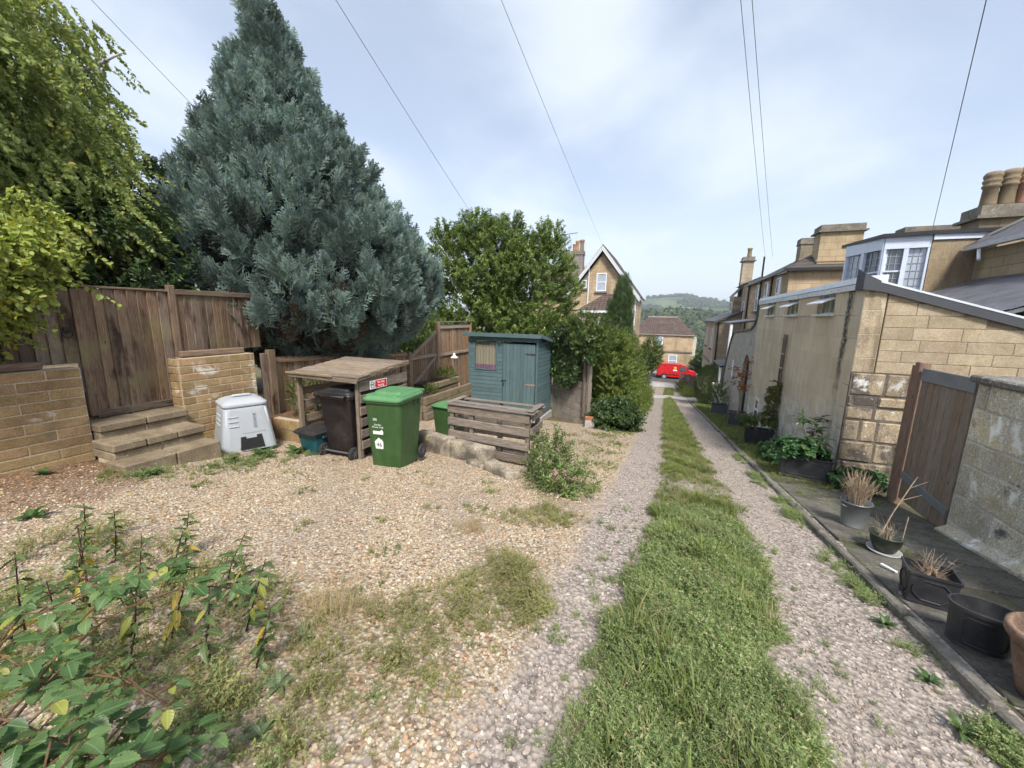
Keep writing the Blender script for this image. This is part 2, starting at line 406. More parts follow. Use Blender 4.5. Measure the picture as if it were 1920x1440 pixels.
def m_centre(X, Y):
    l = np.interp(Y, CGY, CGL)+.06*wob(X*0, Y, 1.5); r = np.interp(Y, CRY, CGR)+.06*wob(X*0+2, Y, 1.4)
    m = sstep(-.10, .12, X-l+.07*wob(X, Y, 3.1))*sstep(-.10, .12, r-X+.07*wob(X+3, Y, 2.9))*(Y < 27.8)*(Y > .1)
    far = (Y > 32)*(Y < 39.5)*sstep(.42, .34, np.abs(X-.45-.02*(Y-32)))
    bare = .75*np.exp(-((Y-5.75)/.45)**2)*np.exp(-((X-.55)/.6)**2)+.5*np.exp(-((Y-4.75)/.25)**2)*np.exp(-((X-.75)/.3)**2)
    return np.clip(m*(1-bare)+far, 0, 1)
def blob(X, Y, x, y, rx, ry, a=0.):
    c, s = math.cos(a), math.sin(a); dx_, dy_ = X-x, Y-y
    q = np.sqrt(((dx_*c+dy_*s)/rx)**2+((-dx_*s+dy_*c)/ry)**2)+.22*wob(X, Y, 1.6)
    return sstep(1.1, .55, q)
def m_weed(X, Y):
    return np.clip(np.maximum.reduce([blob(X, Y, -1.02, 2.15, .5, .62, -.3), .75*blob(X, Y, -1.2, 1.42, .55, .5), .8*blob(X, Y, -1.1, 3.62, .52, .36, .3), .45*blob(X, Y, -1.7, 1.15, .45, .4)]), 0, 1)
def m_verge(X, Y):      # mown strip between the kerb and the outbuilding
    return sstep(1.72, 1.8, X)*sstep(2.72, 2.6, X)*sstep(6.6, 7.4, Y+.2*wob(X, Y))*(Y < 26.5)
def m_track(X, Y):
    e = -.60+.05*wob(X*0, Y, .8)
    side = np.interp(Y, [0, 2, 4.2, 5.2, 12, 20, 40], [-.62, -.62, -.6, -.55, -.45, -.42, -.5])
    return np.maximum(sstep(-.12, .1, X-side+.06*wob(X, Y, 2)), sstep(10.5, 12.5, Y)*(X > -1.6))
def m_litter(X, Y):
    return np.clip(sstep(-5.5, -6.25, X+.25*wob(X, Y, 2.2))*(Y < 5.5)+.9*blob(X, Y, -5.7, 1.7, .9, .9)*.8+.0, 0, 1)*.9
xs = np.unique(np.round(np.concatenate([-np.geomspace(8, 3000, 34)[::-1], np.arange(-8, -6.8, .2), np.arange(-6.8, 3.3, .055), np.arange(3.5, 9, .5), np.geomspace(9, 3000, 34)]), 4))
ys = np.unique(np.round(np.concatenate([-np.geomspace(.5, 300, 20)[::-1], np.arange(-.4, 8.5, .055), np.arange(8.5, 16, .12), np.arange(16, 62, .5), np.geomspace(62, 4300, 60)]), 4))
GX, GY = np.meshgrid(xs, ys); GZ = ground_z(GX, GY)
fine = (GY < 9)*(GX > -6.5)*(GX < 1.65)
GZ = GZ+fine*(RNG.random(GZ.shape)-.5)*.007 + (GY < 28)*m_centre(GX, GY)*.012
nx, ny = len(xs), len(ys)
me = bpy.data.meshes.new('ground'); me.vertices.add(nx*ny)
me.vertices.foreach_set('co', np.stack([GX, GY, GZ], -1).astype(np.float32).ravel())
I = (np.arange(ny-1)[:, None]*nx+np.arange(nx-1)[None]).ravel(); Q = np.stack([I, I+1, I+nx+1, I+nx], 1)
me.loops.add(Q.size); me.loops.foreach_set('vertex_index', Q.ravel().astype(np.int32)); me.polygons.add(len(Q))
me.polygons.foreach_set('loop_start', np.arange(0, Q.size, 4, dtype=np.int32)); me.polygons.foreach_set('use_smooth', [True]*len(Q)); me.update(); me.validate()
for nm, val in (('track', m_track(GX, GY)), ('soil', np.clip(m_centre(GX, GY)*1.0+m_weed(GX, GY)*.35+m_verge(GX, GY)+(GX > 2.7)*1.+(GX < -6.6)*1.+(GY > 11)*(GX < -1.2)*1.+blob(GX, GY, -1.15, 4.75, .5, .6), 0, 1)),
                ('litter', m_litter(GX, GY)), ('far', sstep(55, 60, GY))):
    a = me.attributes.new(nm, 'FLOAT', 'POINT'); a.data.foreach_set('value', val.astype(np.float32).ravel())
me.materials.append(mat_ground())
tag(link(bpy.data.objects.new('ground', me)), kind='structure')

# --- asphalt road and far pavement across the foot of the lane, concrete crossing in the lane
def sheet(name, x0, x1, y0, y1, dz, mat, nx_=30, ny_=10, edge=0., zf=None):
    b = MB(); V = []
    for j in range(ny_+1):
        for i in range(nx_+1):
            x = x0+(x1-x0)*i/nx_; y = y0+(y1-y0)*j/ny_
            e = edge*math.sin(x*2.3+j)*(1 if j in (0, ny_) else 0)
            V.append((x, y+e, (gz(x, y) if zf is None else zf(x, y))+dz))
    b.add(V, [(j*(nx_+1)+i, j*(nx_+1)+i+1, (j+1)*(nx_+1)+i+1, (j+1)*(nx_+1)+i) for j in range(ny_) for i in range(nx_)])
    o = obj(name, b, mat, smooth=True); return tag(o, kind='structure')
M_asph = weathered('asphalt', (.075, .075, .08), (.11, .11, .115), 2., bscale=80, fine=.3)
M_conc = weathered('pale_concrete', (.36, .34, .32), (.46, .44, .41), 1.5, bscale=40, stains=(((.2, .18, .16), 1.2, .55, .75, (1, 1, 1)),))
ROADZ = lane_z(50.)
road = MB().box((-70, 44.3, ROADZ-.2), (70, 52.2, ROADZ+.012)); tag(obj('road', road, M_asph), kind='structure')
pv = MB().cbox((-70, 52.2, ROADZ-.2), (70, 54.2, ROADZ+.12), .02); tag(obj('pavement', pv, weathered('paving', (.25, .24, .23), (.33, .31, .3), 3., bscale=30)), kind='structure')
kb = MB()
for i in range(140): kb.cbox((-70+i, 52.06, ROADZ-.1), (-69.01+i, 52.2, ROADZ+.125), .015)
tag(obj('kerb_far', kb, M_conc), kind='structure')
sheet('crossing_slab', -1.4, 4.6, 28.2, 31.3, .02, M_conc, 20, 8, .06)
sheet('lane_apron', -1.0, 2.2, 40.2, 44.5, .025, M_conc, 12, 8, .05)

# --- flagged path by the right-hand wall
M_flag = weathered('old_flag', (.085, .078, .068), (.15, .14, .12), 5., bscale=45, vrnd=.14, fine=.3, stains=(((.07, .085, .035), 3., .52, .72, (1, 1, 1)), ((.30, .29, .27), 7., .62, .75, (1, 1, 1))))
path = tag(obj('path', MB().add([(1.74, -1, gz(1.8, -1)+.006), (3.2, -1, gz(2.6, -1)+.006), (3.2, 7.2, gz(2.6, 7.2)+.006), (1.74, 7.2, gz(1.8, 7.2)+.006)], [(0, 1, 2, 3)]),
            weathered('path_joint', (.06, .055, .045), (.10, .095, .06), 9.)), kind='structure')
y = -.6
random.seed(3)
while y < 6.9:
    L = random.choice((.55, .62, .75, .9)); x = 1.755
    while x < 3.05:
        w = min(random.choice((.42, .5, .62, .7)), 3.1-x)
        if w > .1:
            cxm, cym = x+w/2, y+L/2
            if cym < 7.1:
                piece('flagstone', (w-.018, L-.018, .045), M_flag, path, (cxm, cym, gz(cxm, cym)-.006+random.uniform(-.004, .004)), (math.atan(-.138)+random.uniform(-.012, .012), random.uniform(-.012, .012), random.uniform(-.012, .012)), .006)
        x += w
    y += L
# --- kerb stones along the lane
M_kerb = weathered('kerb_stone', (.13, .12, .105), (.225, .21, .185), 7., bscale=60, vrnd=.15, stains=(((.09, .10, .05), 4., .55, .72, (1, 1, 1)),))
kerb = tag(obj('kerb', MB().add([(1.63, -1, gz(1.6, -1)-.02), (1.76, -1, gz(1.6, -1)-.02), (1.76, 27, gz(1.6, 27)-.02), (1.63, 27, gz(1.6, 27)-.02)], [(0, 1, 2, 3)]), M_kerb), kind='structure')
y = -.8
while y < 27:
    L = random.choice((.6, .78, .9, .9))
    if not (6.35 < y+L/2 < 6.75):
        ym = y+L/2
        piece('kerb_stone', (.075, L-.012, .17), M_kerb, kerb, (1.70+random.uniform(-.012, .012), ym, gz(1.5, ym)-.02+random.uniform(-.012, .012)), (math.atan(-.138)+random.uniform(-.015, .015), random.uniform(-.06, .06), random.uniform(-.015, .015)), .014)
    y += L

# ================================================================ MASONRY HELPERS
def course_wall(parent, name, mat, mortar, face, a0, a1, zbase, ztop, axis, normal, course, blen, joint=.012, proud=.012, thick=.22, jit=.0, stag=.5, seed=1, zslope=None, vary=0., c=.006):
    """face: coordinate of the wall plane; axis 'x'/'y' along the wall; normal +1/-1: visible side. ztop: number or function(a)."""
    rnd = random.Random(seed)
    zt = ztop if callable(ztop) else (lambda a: ztop)
    zb = zbase if callable(zbase) else (lambda a: zbase)
    zmin = min(zb(a0), zb(a1)); zmax = max(zt(a0), zt(a1), zt((a0+a1)/2))
    z = zmax; k = 0
    while z > zmin:
        h = course*(1+rnd.uniform(-vary, vary)); h = min(h, z-zmin) if z-h < zmin+.04 else h
        a = a0-(stag*blen if k % 2 else 0)-rnd.random()*blen*vary
        while a < a1-1e-4:
            L = blen*(1+rnd.uniform(-vary, vary)*1.4); s, e = max(a, a0), min(a+L, a1)
            m = (s+e)/2
            if a1-e < .06: e = a1; m = (s+e)/2; a = a1
            if e-s > .03 and z-h*.5 < zt(m) and z-h*.2 > zb(m):
                top = z; bot = z-h
                if callable(ztop): top = min(z, zt(m))
                if top-bot > .03:
                    ll, hh = round(e-s-joint, 2), round(top-bot-joint, 3)
                    off = face+normal*(proud-.05)+normal*rnd.uniform(-jit, jit)
                    sz = (ll, .1, hh) if axis == 'x' else (.1, ll, hh)
                    ctr = (m, off, (top+bot)/2) if axis == 'x' else (off, m, (top+bot)/2)
                    piece(name, sz, mat, parent, ctr, (rnd.uniform(-1, 1)*jit*.6, rnd.uniform(-1, 1)*jit*.6, rnd.uniform(-1, 1)*jit*.6), c)
            a += L
        z -= h; k += 1
    f0, f1 = face-normal*.002, face-normal*thick
    if axis == 'x': poly = [(a0, f0, zb(a0)), (a1, f0, zb(a1)), (a1, f0, zt(a1)-.004), (a0, f0, zt(a0)-.004)]; ext = (0, f1-f0, 0)
    else: poly = [(f0, a0, zb(a0)), (f0, a1, zb(a1)), (f0, a1, zt(a1)-.004), (f0, a0, zt(a0)-.004)]; ext = (f1-f0, 0, 0)
    return obj('mortar_core', MB().prism(poly, ext), mortar, parent)

M_block = weathered('golden_block', (.28, .185, .09), (.39, .27, .145), 6., rnd=0, vrnd=.15, hrnd=.02, bscale=70, bstr=.35, fine=.22,
                    stains=(((.20, .15, .09), 2.4, .54, .72, (1, 1, 1)), ((.60, .55, .47), 2.1, .55, .66, (1, 1, 1.5)), ((.62, .58, .52), 14., .66, .72, (1, 1, 1))))
M_mort = weathered('pale_mortar', (.40, .335, .245), (.52, .445, .335), 5., bscale=60)
M_step = weathered('step_concrete', (.175, .135, .088), (.275, .22, .15), 4., bscale=75, bstr=.5, vrnd=.1, fine=.3, stains=(((.11, .10, .065), 3., .55, .72, (1, 1, 1)), ((.42, .37, .29), 10., .62, .72, (1, 1, 1))))
for nm in 'xyz':
    globals()['W_fence_'+nm] = woodmat('fence_wood_'+nm, (.115, .077, .056), (.24, .175, .13), nm, dark=(.05, .03, .024), vrnd=.33, lo=.5, green=(.20, .17, .10))
    globals()['W_grey_'+nm] = woodmat('pallet_wood_'+nm, (.125, .10, .082), (.265, .225, .19), nm, dark=(.10, .085, .07), vrnd=.2)
    globals()['W_store_'+nm] = woodmat('store_wood_'+nm, (.15, .11, .08), (.29, .23, .17), nm, dark=(.10, .075, .05), vrnd=.2)
    globals()['W_warm_'+nm] = woodmat('warm_wood_'+nm, (.23, .145, .09), (.37, .26, .18), nm, dark=(.12, .07, .045), vrnd=.2)

# ================================================================ LEFT BOUNDARY: low walls, steps, gate, fence
bw = thing('block_wall', 'golden block garden wall with white bloom, left of the steps', 'wall', (-6.4, 1.2, gz(-6.3, 1.2)), group='golden block walls either side of the steps')
course_wall(bw, 'block', M_block, M_mort, -6.40, -.3, 2.28, lambda a: gz(-6.35, a)-.12, .90, 'y', 1, .115, .46, seed=5, proud=.004, jit=.002)
bw2 = thing('block_wall', 'golden block garden wall behind the white compost bin', 'wall', (-6.4, 3.8, gz(-6.3, 3.8)), group='golden block walls either side of the steps')
course_wall(bw2, 'block', M_block, M_mort, -6.40, 3.27, 4.36, lambda a: gz(-6.35, a)-.12, .905, 'y', 1, .113, .34, seed=8, proud=.004, jit=.002)
course_wall(bw2, 'block', M_block, M_mort, 3.27, -6.64, -6.415, .12, .905, 'x', -1, .113, .30, seed=2, thick=.05)
for (a0, a1, par, z) in ((-.3, 2.02, bw, .905), (3.37, 4.27, bw2, .91)):
    piece('coping_rail', (.09, a1-a0, .085), W_fence_y, par, (-6.53, (a0+a1)/2, z+.045), (0, 0, 0), .008)

st = thing('garden_steps', 'three worn concrete steps leading up to the brown gate', 'steps', (-6.0, 2.7, gz(-5.9, 2.7)))
def stepslab(name, x0, x1, y0, y1, zt, th, n):
    L = (y1-y0)/n
    for i in range(n):
        piece(name, (x1-x0, L-.005, th), M_step, st, ((x0+x1)/2, y0+L*(i+.5), zt-th/2+random.uniform(-.003, .003)), (random.uniform(-.006, .006), 0, random.uniform(-.008, .008)), .016)
stepslab('tread', -6.66, -6.25, 2.29, 3.24, .205, .10, 2); stepslab('riser', -6.6, -6.28, 2.30, 3.23, .10, .11, 2)
stepslab('tread', -6.35, -5.88, 2.24, 3.23, .02, .10, 3); stepslab('riser', -6.4, -5.91, 2.25, 3.22, -.085, .11, 2)
stepslab('tread', -6.0, -5.60, 2.20, 3.24, -.17, .30, 2)
obj('core', MB().box((-6.62, 2.31, -.6), (-6.29, 3.22, .09)).box((-6.3, 2.262, -.6), (-5.925, 3.21, -.09)), M_mort, st)

def board_fence(par, y0, y1, z0, ztop, x=-6.65, w=.118, mat=None, tilt=.19, side=1, name='board', th=.017, seed=1):
    rnd = random.Random(seed); n = max(1, round((y1-y0)/w)); w = (y1-y0)/n
    zt = ztop if callable(ztop) else (lambda a: ztop); zb = z0 if callable(z0) else (lambda a: z0)
    for i in range(n):
        ym = y0+w*(i+.5); a, b = zb(ym), zt(ym)+rnd.uniform(-.006, .006)
        piece(name, (th, w+.012, round(b-a, 2)), mat or W_fence_z, par, (x+rnd.uniform(-.003, .003), ym, (a+b)/2), (rnd.uniform(-.006, .006), rnd.uniform(-.006, .006), tilt), .003)
fg = thing('garden_gate', 'brown feather-edge board gate at the top of the steps', 'gate', (-6.65, 2.9, .21))
board_fence(fg, 2.47, 3.36, .29, 1.83, seed=3, w=.105)
piece('bottom_rail', (.045, .93, .10), W_fence_y, fg, (-6.655, 2.915, .265), c=.006)
piece('cap_rail', (.06, .97, .028), W_fence_y, fg, (-6.65, 2.905, 1.852), c=.006)
obj('ring_handle', MB().tube([(-6.60+.0, 2.30+.045*math.cos(a), 1.285+.045*math.sin(a)) for a in np.linspace(0, 6.2, 16)], .007, 6).cbox((-6.635, 2.27, 1.30), (-6.6, 2.33, 1.36), .006), plain('black_iron', (.03, .03, .03), .5, .6), fg, smooth=True)
obj('gate_stile', MB().cbox((-6.67, 2.39, .25), (-6.63, 2.475, 1.82), .006), W_fence_z, fg)

ff = thing('board_fence', 'weathered board fence under the birch leaves above the block wall', 'fence', (-6.65, 1.1, .9), group='close-boarded fences along the bay')
board_fence(ff, -.4, 2.38, .93, 1.80, seed=4)
piece('post', (.09, .09, 1.75), W_fence_z, ff, (-6.70, .55, 1.0), c=.006)
ff2 = thing('board_fence', 'weathered board fence panel right of the garden gate', 'fence', (-6.65, 4.0, .9), group='close-boarded fences along the bay')
board_fence(ff2, 3.46, 4.66, .97, 1.83, seed=6, tilt=.12, w=.1)
piece('post', (.085, .085, 1.75), W_fence_z, ff2, (-6.65, 3.415, 1.06), c=.008)
piece('cap_rail', (.055, 1.2, .075), W_fence_y, ff2, (-6.635, 4.06, 1.845), c=.006)
piece('post', (.10, .13, 1.55), W_fence_z, ff2, (-6.5, 4.72, .15), c=.008)
piece('post', (.05, .10, 1.5), W_fence_z, ff2, (-6.52, 4.60, .12), c=.008)
ff3 = thing('board_fence', 'lower board fence running behind the timber bin store', 'fence', (-6.65, 6.8, gz(-6.6, 6.8)), group='close-boarded fences along the bay')
board_fence(ff3, 4.8, 8.76, lambda a: lane_z(a)+.02, lambda a: .78-.058*(a-4.8), seed=9, mat=W_warm_z, w=.12)
piece('rail', (.04, 3.9, .07), W_warm_y, ff3, (-6.615, 6.78, .60), (-.058, 0, 0), .005)
# middle fence with braced gate and taller panel
W_brace = woodmat('brace_wood', (.26, .205, .155), (.42, .345, .275), 'y', dark=(.16, .12, .09), vrnd=.1)
fm = thing('braced_gate', 'brown board gate with a Z brace beside the shed fence', 'gate', (-6.65, 9.5, gz(-6.6, 9.5)))
gtop = lambda a: .40+(a-8.9)*.52
board_fence(fm, 8.95, 10.2, -.62, gtop, seed=12, mat=W_warm_z, w=.11)
def bar(par, name, p, q, w, th, mat, n=(1, 0, 0)):
    p, q, n = Vector(p), Vector(q), Vector(n); d = (q-p).normalized(); s = d.cross(n)*w/2; e = n*th
    return obj(name, MB().prism([p+s, q+s, q-s, p-s], e), mat, par)
bar(fm, 'brace', (-6.62, 9.0, -.42), (-6.62, 10.14, .28), .10, .035, W_brace)
bar(fm, 'rail', (-6.625, 8.93, .36), (-6.625, 10.2, .36), .10, .034, W_brace)
bar(fm, 'rail', (-6.625, 8.93, -.48), (-6.625, 10.2, -.48), .10, .034, W_brace)
bar(fm, 'top_brace', (-6.63, 8.95, gtop(8.95)-.02), (-6.63, 10.2, gtop(10.2)-.02), .10, .036, W_brace)
piece('post', (.10, .11, 1.75), W_warm_z, fm, (-6.62, 8.86, -.32), c=.008)
fp = thing('fence_panel', 'tall brown fence panel left of the blue shed', 'fence', (-6.65, 11.4, gz(-6.6, 11.4)), group='close-boarded fences along the bay')
board_fence(fp, 10.42, 12.4, -1.2, 1.27, seed=15, mat=W_warm_z, w=.10)
piece('post', (.11, .13, 2.9), W_warm_z, fp, (-6.62, 10.31, -.1), c=.008); piece('post', (.10, .11, 2.9), W_warm_z, fp, (-6.62, 12.45, -.1), c=.008)
bar(fp, 'rail', (-6.635, 10.36, 1.20), (-6.635, 12.4, 1.20), .10, .034, W_brace); bar(fp, 'rail', (-6.635, 10.36, .33), (-6.635, 12.4, .33), .09, .034, W_brace)
piece('cap_rail', (.14, 2.1, .03), W_grey_y, fp, (-6.63, 11.4, 1.36), c=.005)
# raised bed
M_sleeper = woodmat('sleeper', (.17, .135, .095), (.29, .24, .18), 'y', vrnd=.2, green=(.12, .13, .06))
rb = thing('raised_bed', 'timber-sided raised bed against the brown fence by the shed', 'raised bed', (-6.0, 9.2, gz(-6, 9.2)))
for i in range(4):
    piece('sleeper', (.10, 2.5, .19), M_sleeper, rb, (-5.5, 9.15, -.56-.2*i), (0, 0, random.uniform(-.01, .01)), .012)
    piece('sleeper', (1.05, .10, .19), woodmat('sleeper_x', (.17, .135, .095), (.29, .24, .18), 'x'), rb, (-6.08, 7.86, -.56-.2*i), (0, 0, 0), .012)
piece('sleeper', (.12, 1.5, .16), M_sleeper, rb, (-6.0, 9.75, -.40), (0, 0, .03), .012)
obj('soil', MB().box((-6.6, 7.92, -1.2), (-5.56, 10.4, -.52)).box((-6.6, 9.0, -.6), (-6.06, 10.4, -.37)), weathered('bed_soil', (.05, .035, .025), (.11, .08, .055), 9.), rb)
bd = thing('leaning_board', 'reddish board leaning against the left side of the shed', 'board', (-5.62, 10.2, gz(-5.6, 10.2)))
obj('plank', MB().cbox((-.02, -.16, 0), (.02, .16, .95), .004), woodmat('red_wood', (.30, .15, .09), (.42, .24, .15), 'z'), bd, local=True, loc=(.05, 0, 0), rot=(.0, -.22, .5))
# garden light
gl = thing('garden_light', 'small white garden lamp on a thin pole by the fence', 'lamp', (-6.38, 10.9, -.20))
obj('pole', MB().tube([(0, 0, -.2), (0, 0, .42)], .012, 8), plain('lamp_grey', (.2, .2, .2), .5), gl, local=True)
obj('shade', MB().lathe([(.13, .40), (.125, .43), (.06, .47), (.035, .50), (.03, .56), (0, .57)], 20), plain('lamp_white', (.8, .79, .76), .4), gl, local=True, smooth=True)

# ================================================================ COMPOST BIN
M_cgrey = plain('compost_plastic', (.38, .405, .44), .55, dirt=.16, dscale=9., dcol=(.33, .35, .36))
cb = thing('compost_bin', 'pale grey plastic compost bin with a black hatch beside the steps', 'compost bin', (-5.95, 3.79, gz(-5.95, 3.79)+.015), R(68)); cb.scale = (.88, .88, .93)
def octo(w, z, r=.09): return rrect(w, w, r, 3, z)
rings = [octo(.80, 0), octo(.79, .05), octo(.70, .42), octo(.64, .66), octo(.62, .695)]
obj('body', MB().loft(rings), M_cgrey, cb, local=True, smooth=False)
obj('lid', MB().loft([octo(.585, .70), octo(.64, .705), octo(.655, .725), octo(.65, .75), octo(.56, .79), octo(.42, .822), octo(.30, .826)]), M_cgrey, cb, local=True)
obj('lid_handle', MB().tube([(-.15, -.02, .815), (-.12, -.02, .852), (.12, -.02, .852), (.15, -.02, .815)], .02, 8), M_cgrey, cb, local=True, smooth=True)
for sx in (-1, 1):                                                   # corner ribs and side louvres
    obj('corner_rib', MB().tube([(sx*.335, -.355, .02), (sx*.268, -.29, .66)], .028, 8), M_cgrey, cb, local=True, smooth=True)
for fx, rz in ((0, 0), (1, R(90)), (1, R(-90))):
    for i in range(3):
        zc = .56-.075*i; d = -np.interp(zc, (.05, .42, .66), (.395, .35, .32))-.002
        if fx: obj('louvre', MB().cbox((-.13, d-.012, zc-.012), (.13, d+.03, zc+.012), .006), M_cgrey, cb, local=True, rot=(0, 0, rz))
        elif i < 3: obj('louvre', MB().cbox((-.27, d-.010, zc-.01), (-.13, d+.03, zc+.01), .006), M_cgrey, cb, local=True)
hm = plain('hatch_black', (.018, .018, .02), .45)
obj('hatch', MB().prism([(-.15, -.398, .03), (.20, -.398, .03), (.17, -.373, .24), (.10, -.373, .24), (.095, -.378, .20), (-.055, -.378, .20), (-.06, -.373, .235), (-.13, -.373, .235)], (0, -.012, 0)), hm, cb, local=True)
obj('front_panel', MB().prism([(-.09, -.365, .285), (.235, -.365, .285), (.205, -.322, .63), (-.085, -.322, .63)], (0, -.008, 0)), M_cgrey, cb, local=True)
for i, zc in enumerate(np.linspace(.38, .58, 6)):                    # raised letters running up the front, worn past reading
    d = -np.interp(zc, (.05, .42, .66), (.395, .35, .32))-.012
    obj('raised_letter', MB().tube([(.095+.028*math.cos(a), d-.002, zc+.012*math.sin(a)) for a in np.linspace(.5, 5.4 if i % 2 else 6.0, 9)], .0045, 5), M_cgrey, cb, local=True)

# ================================================================ PLANTER BOX OF BLOCKS (dark corner behind the store)
pl = thing('block_planter', 'low golden block planter with dry soil left of the bin store', 'planter', (-5.75, 4.9, gz(-5.7, 4.9)))
course_wall(pl, 'block', M_block, M_mort, 4.42, -6.15, -5.42, lambda a: gz(-5.8, 4.4)-.1, -.20, 'x', -1, .19, .30, seed=4, thick=.1)
course_wall(pl, 'block', M_block, M_mort, -5.42, 4.44, 5.1, lambda a: gz(-5.4, a)-.1, -.20, 'y', 1, .19, .30, seed=6, thick=.1)
obj('soil', MB().box((-6.35, 4.5, -.7), (-5.5, 6.0, -.22)), weathered('dry_soil', (.10, .06, .04), (.20, .12, .075), 12.), pl)

# ================================================================ BIN STORE
bs = thing('bin_store', 'open timber bin store with a slatted side and plank roof', 'bin store', (-4.8, 4.9, gz(-4.8, 4.9)))
zg = gz(-4.8, 4.4)
def roofz(y): return .655+(y-4.22)*.105
ra = math.atan(.105)
for (px, py) in ((-5.36, 4.33), (-4.17, 4.33), (-5.36, 5.38), (-4.17, 5.38)):
    zt = roofz(py)-.03; piece('post', (.055, .075, round(zt-zg+.06, 2)), W_store_z, bs, (px, py, (zt+zg-.06)/2), c=.006)
n = 9
for i in range(n):                                                     # roof planks run left to right
    yy = 4.22+1.2*(i+.5)/n
    piece('roof_plank', (1.38, 1.2/n-.004, .022), W_store_x, bs, (-4.76+random.uniform(-.012, .012), yy, roofz(yy)+.012+random.uniform(-.003, .003)), (ra+random.uniform(-.02, .02), random.uniform(-.008, .008), random.uniform(-.006, .006)), .004)
piece('front_fascia', (1.37, .025, .065), W_store_x, bs, (-4.765, 4.225, .625), (0, .006, 0), .005)
piece('front_fascia', (.95, .022, .035), W_store_x, bs, (-5.0, 4.20, .668), (0, -.004, 0), .005)
piece('side_fascia', (.028, 1.22, .075), W_store_y, bs, (-4.085, 4.83, roofz(4.83)+.0), (ra, 0, 0), .005)
zc = .53; k = 0
while zc > zg+.08:                                                     # slatted right side, gaps between
    h = .165 if k == 0 else .125
    piece('side_slat', (.022, 1.10, h), W_grey_y, bs, (-4.13+random.uniform(-.004, .004), 4.87+random.uniform(-.01, .01), zc), (random.uniform(-.012, .012), 0, random.uniform(-.01, .01)), .005)
    zc -= .195 if k == 0 else .178; k += 1
for zc in (.34, .12, -.12, -.36):
    piece('back_slat', (1.2, .02, .11), W_store_x, bs, (-4.76, 5.42, zc), (0, random.uniform(-.01, .01), 0), .005)
    piece('left_slat', (.02, 1.05, .12), W_store_y, bs, (-5.385, 4.85, zc), (random.uniform(-.01, .01), 0, 0), .005)
# the sign on the top slat
M_white = plain('sign_white', (.85, .84, .82), .35, dirt=.03); M_red = plain('sign_red', (.62, .02, .03), .35, dirt=.03); M_blk = plain('print_black', (.02, .02, .02), .5, dirt=0.)
sg = thing('dog_fouling_sign', 'small red and white sign on the bin store reading No dog fouling', 'sign', (-4.105, 4.70, .52))
sgr = (R(90), 0, R(90)); tl = R(0)
obj('plate', MB().cbox((-.002, -.19, -.066), (.003, .19, .066), .002), M_white, sg, local=True, loc=(0, 0, 0))
obj('red_panel', MB().box((.0032, -.075, -.055), (.0042, .18, .055)), M_red, sg, local=True)
text('lettering', 'No dog', .052, M_white, sg, (.005, .052, .024), sgr); text('lettering', 'fouling', .052, M_white, sg, (.005, .052, -.026), sgr)
obj('symbol_ring', MB().tube([(.004, -.132+.045*math.cos(a), .045*math.sin(a)) for a in np.linspace(0, 6.283, 25)], .004, 5), M_blk, sg, local=True)
obj('symbol_dog', MB().prism([(.0035, -.158, -.022), (.0035, -.152, -.022), (.0035, -.148, -.006), (.0035, -.124, -.004), (.0035, -.122, -.022), (.0035, -.115, -.022), (.0035, -.112, .006), (.0035, -.105, .018), (.0035, -.118, .022), (.0035, -.124, .010), (.0035, -.15, .008), (.0035, -.160, .02)], (.001, 0, 0)), M_blk, sg, local=True)

# ================================================================ WHEELED BINS
def wheel_parts(par, x, y, r, w, tyre, rim):
    b = MB(); n = 20
    def ring(rr, xx): return [(xx, y+rr*math.cos(2*math.pi*k/n), r+rr*math.sin(2*math.pi*k/n)) for k in range(n)]
    wl = obj('wheel', MB().loft([ring(r*.60, x-w*.5), ring(r*.9, x-w*.5), ring(r, x-w*.35), ring(r, x+w*.35), ring(r*.9, x+w*.5), ring(r*.60, x+w*.5)]), tyre, par, local=True, smooth=True)
    hb = MB().loft([ring(r*.62, x-w*.42), ring(r*.62, x+w*.42)]).loft([ring(r*.2, x-w*.6), ring(r*.2, x+w*.6)])
    for k in range(6):
        a = math.pi/3*k; c, s = math.cos(a), math.sin(a); q = Vector((0, c, s)); t = Vector((0, -s, c))
        o_ = Vector((x, y, r))
        for sd in (-1, 1):
            p = [o_+q*r*.18+t*.008, o_+q*r*.58+t*.008, o_+q*r*.58-t*.008, o_+q*r*.18-t*.008]
            hb.prism([v+Vector((sd*w*.42, 0, 0)) for v in p], (sd*.008, 0, 0))
    h = obj('rim', hb, rim, wl, local=True)
    return wl
M_rub = plain('rubber', (.022, .022, .022), .8, dirt=.2); M_rim = plain('rim_grey', (.10, .10, .105), .5)
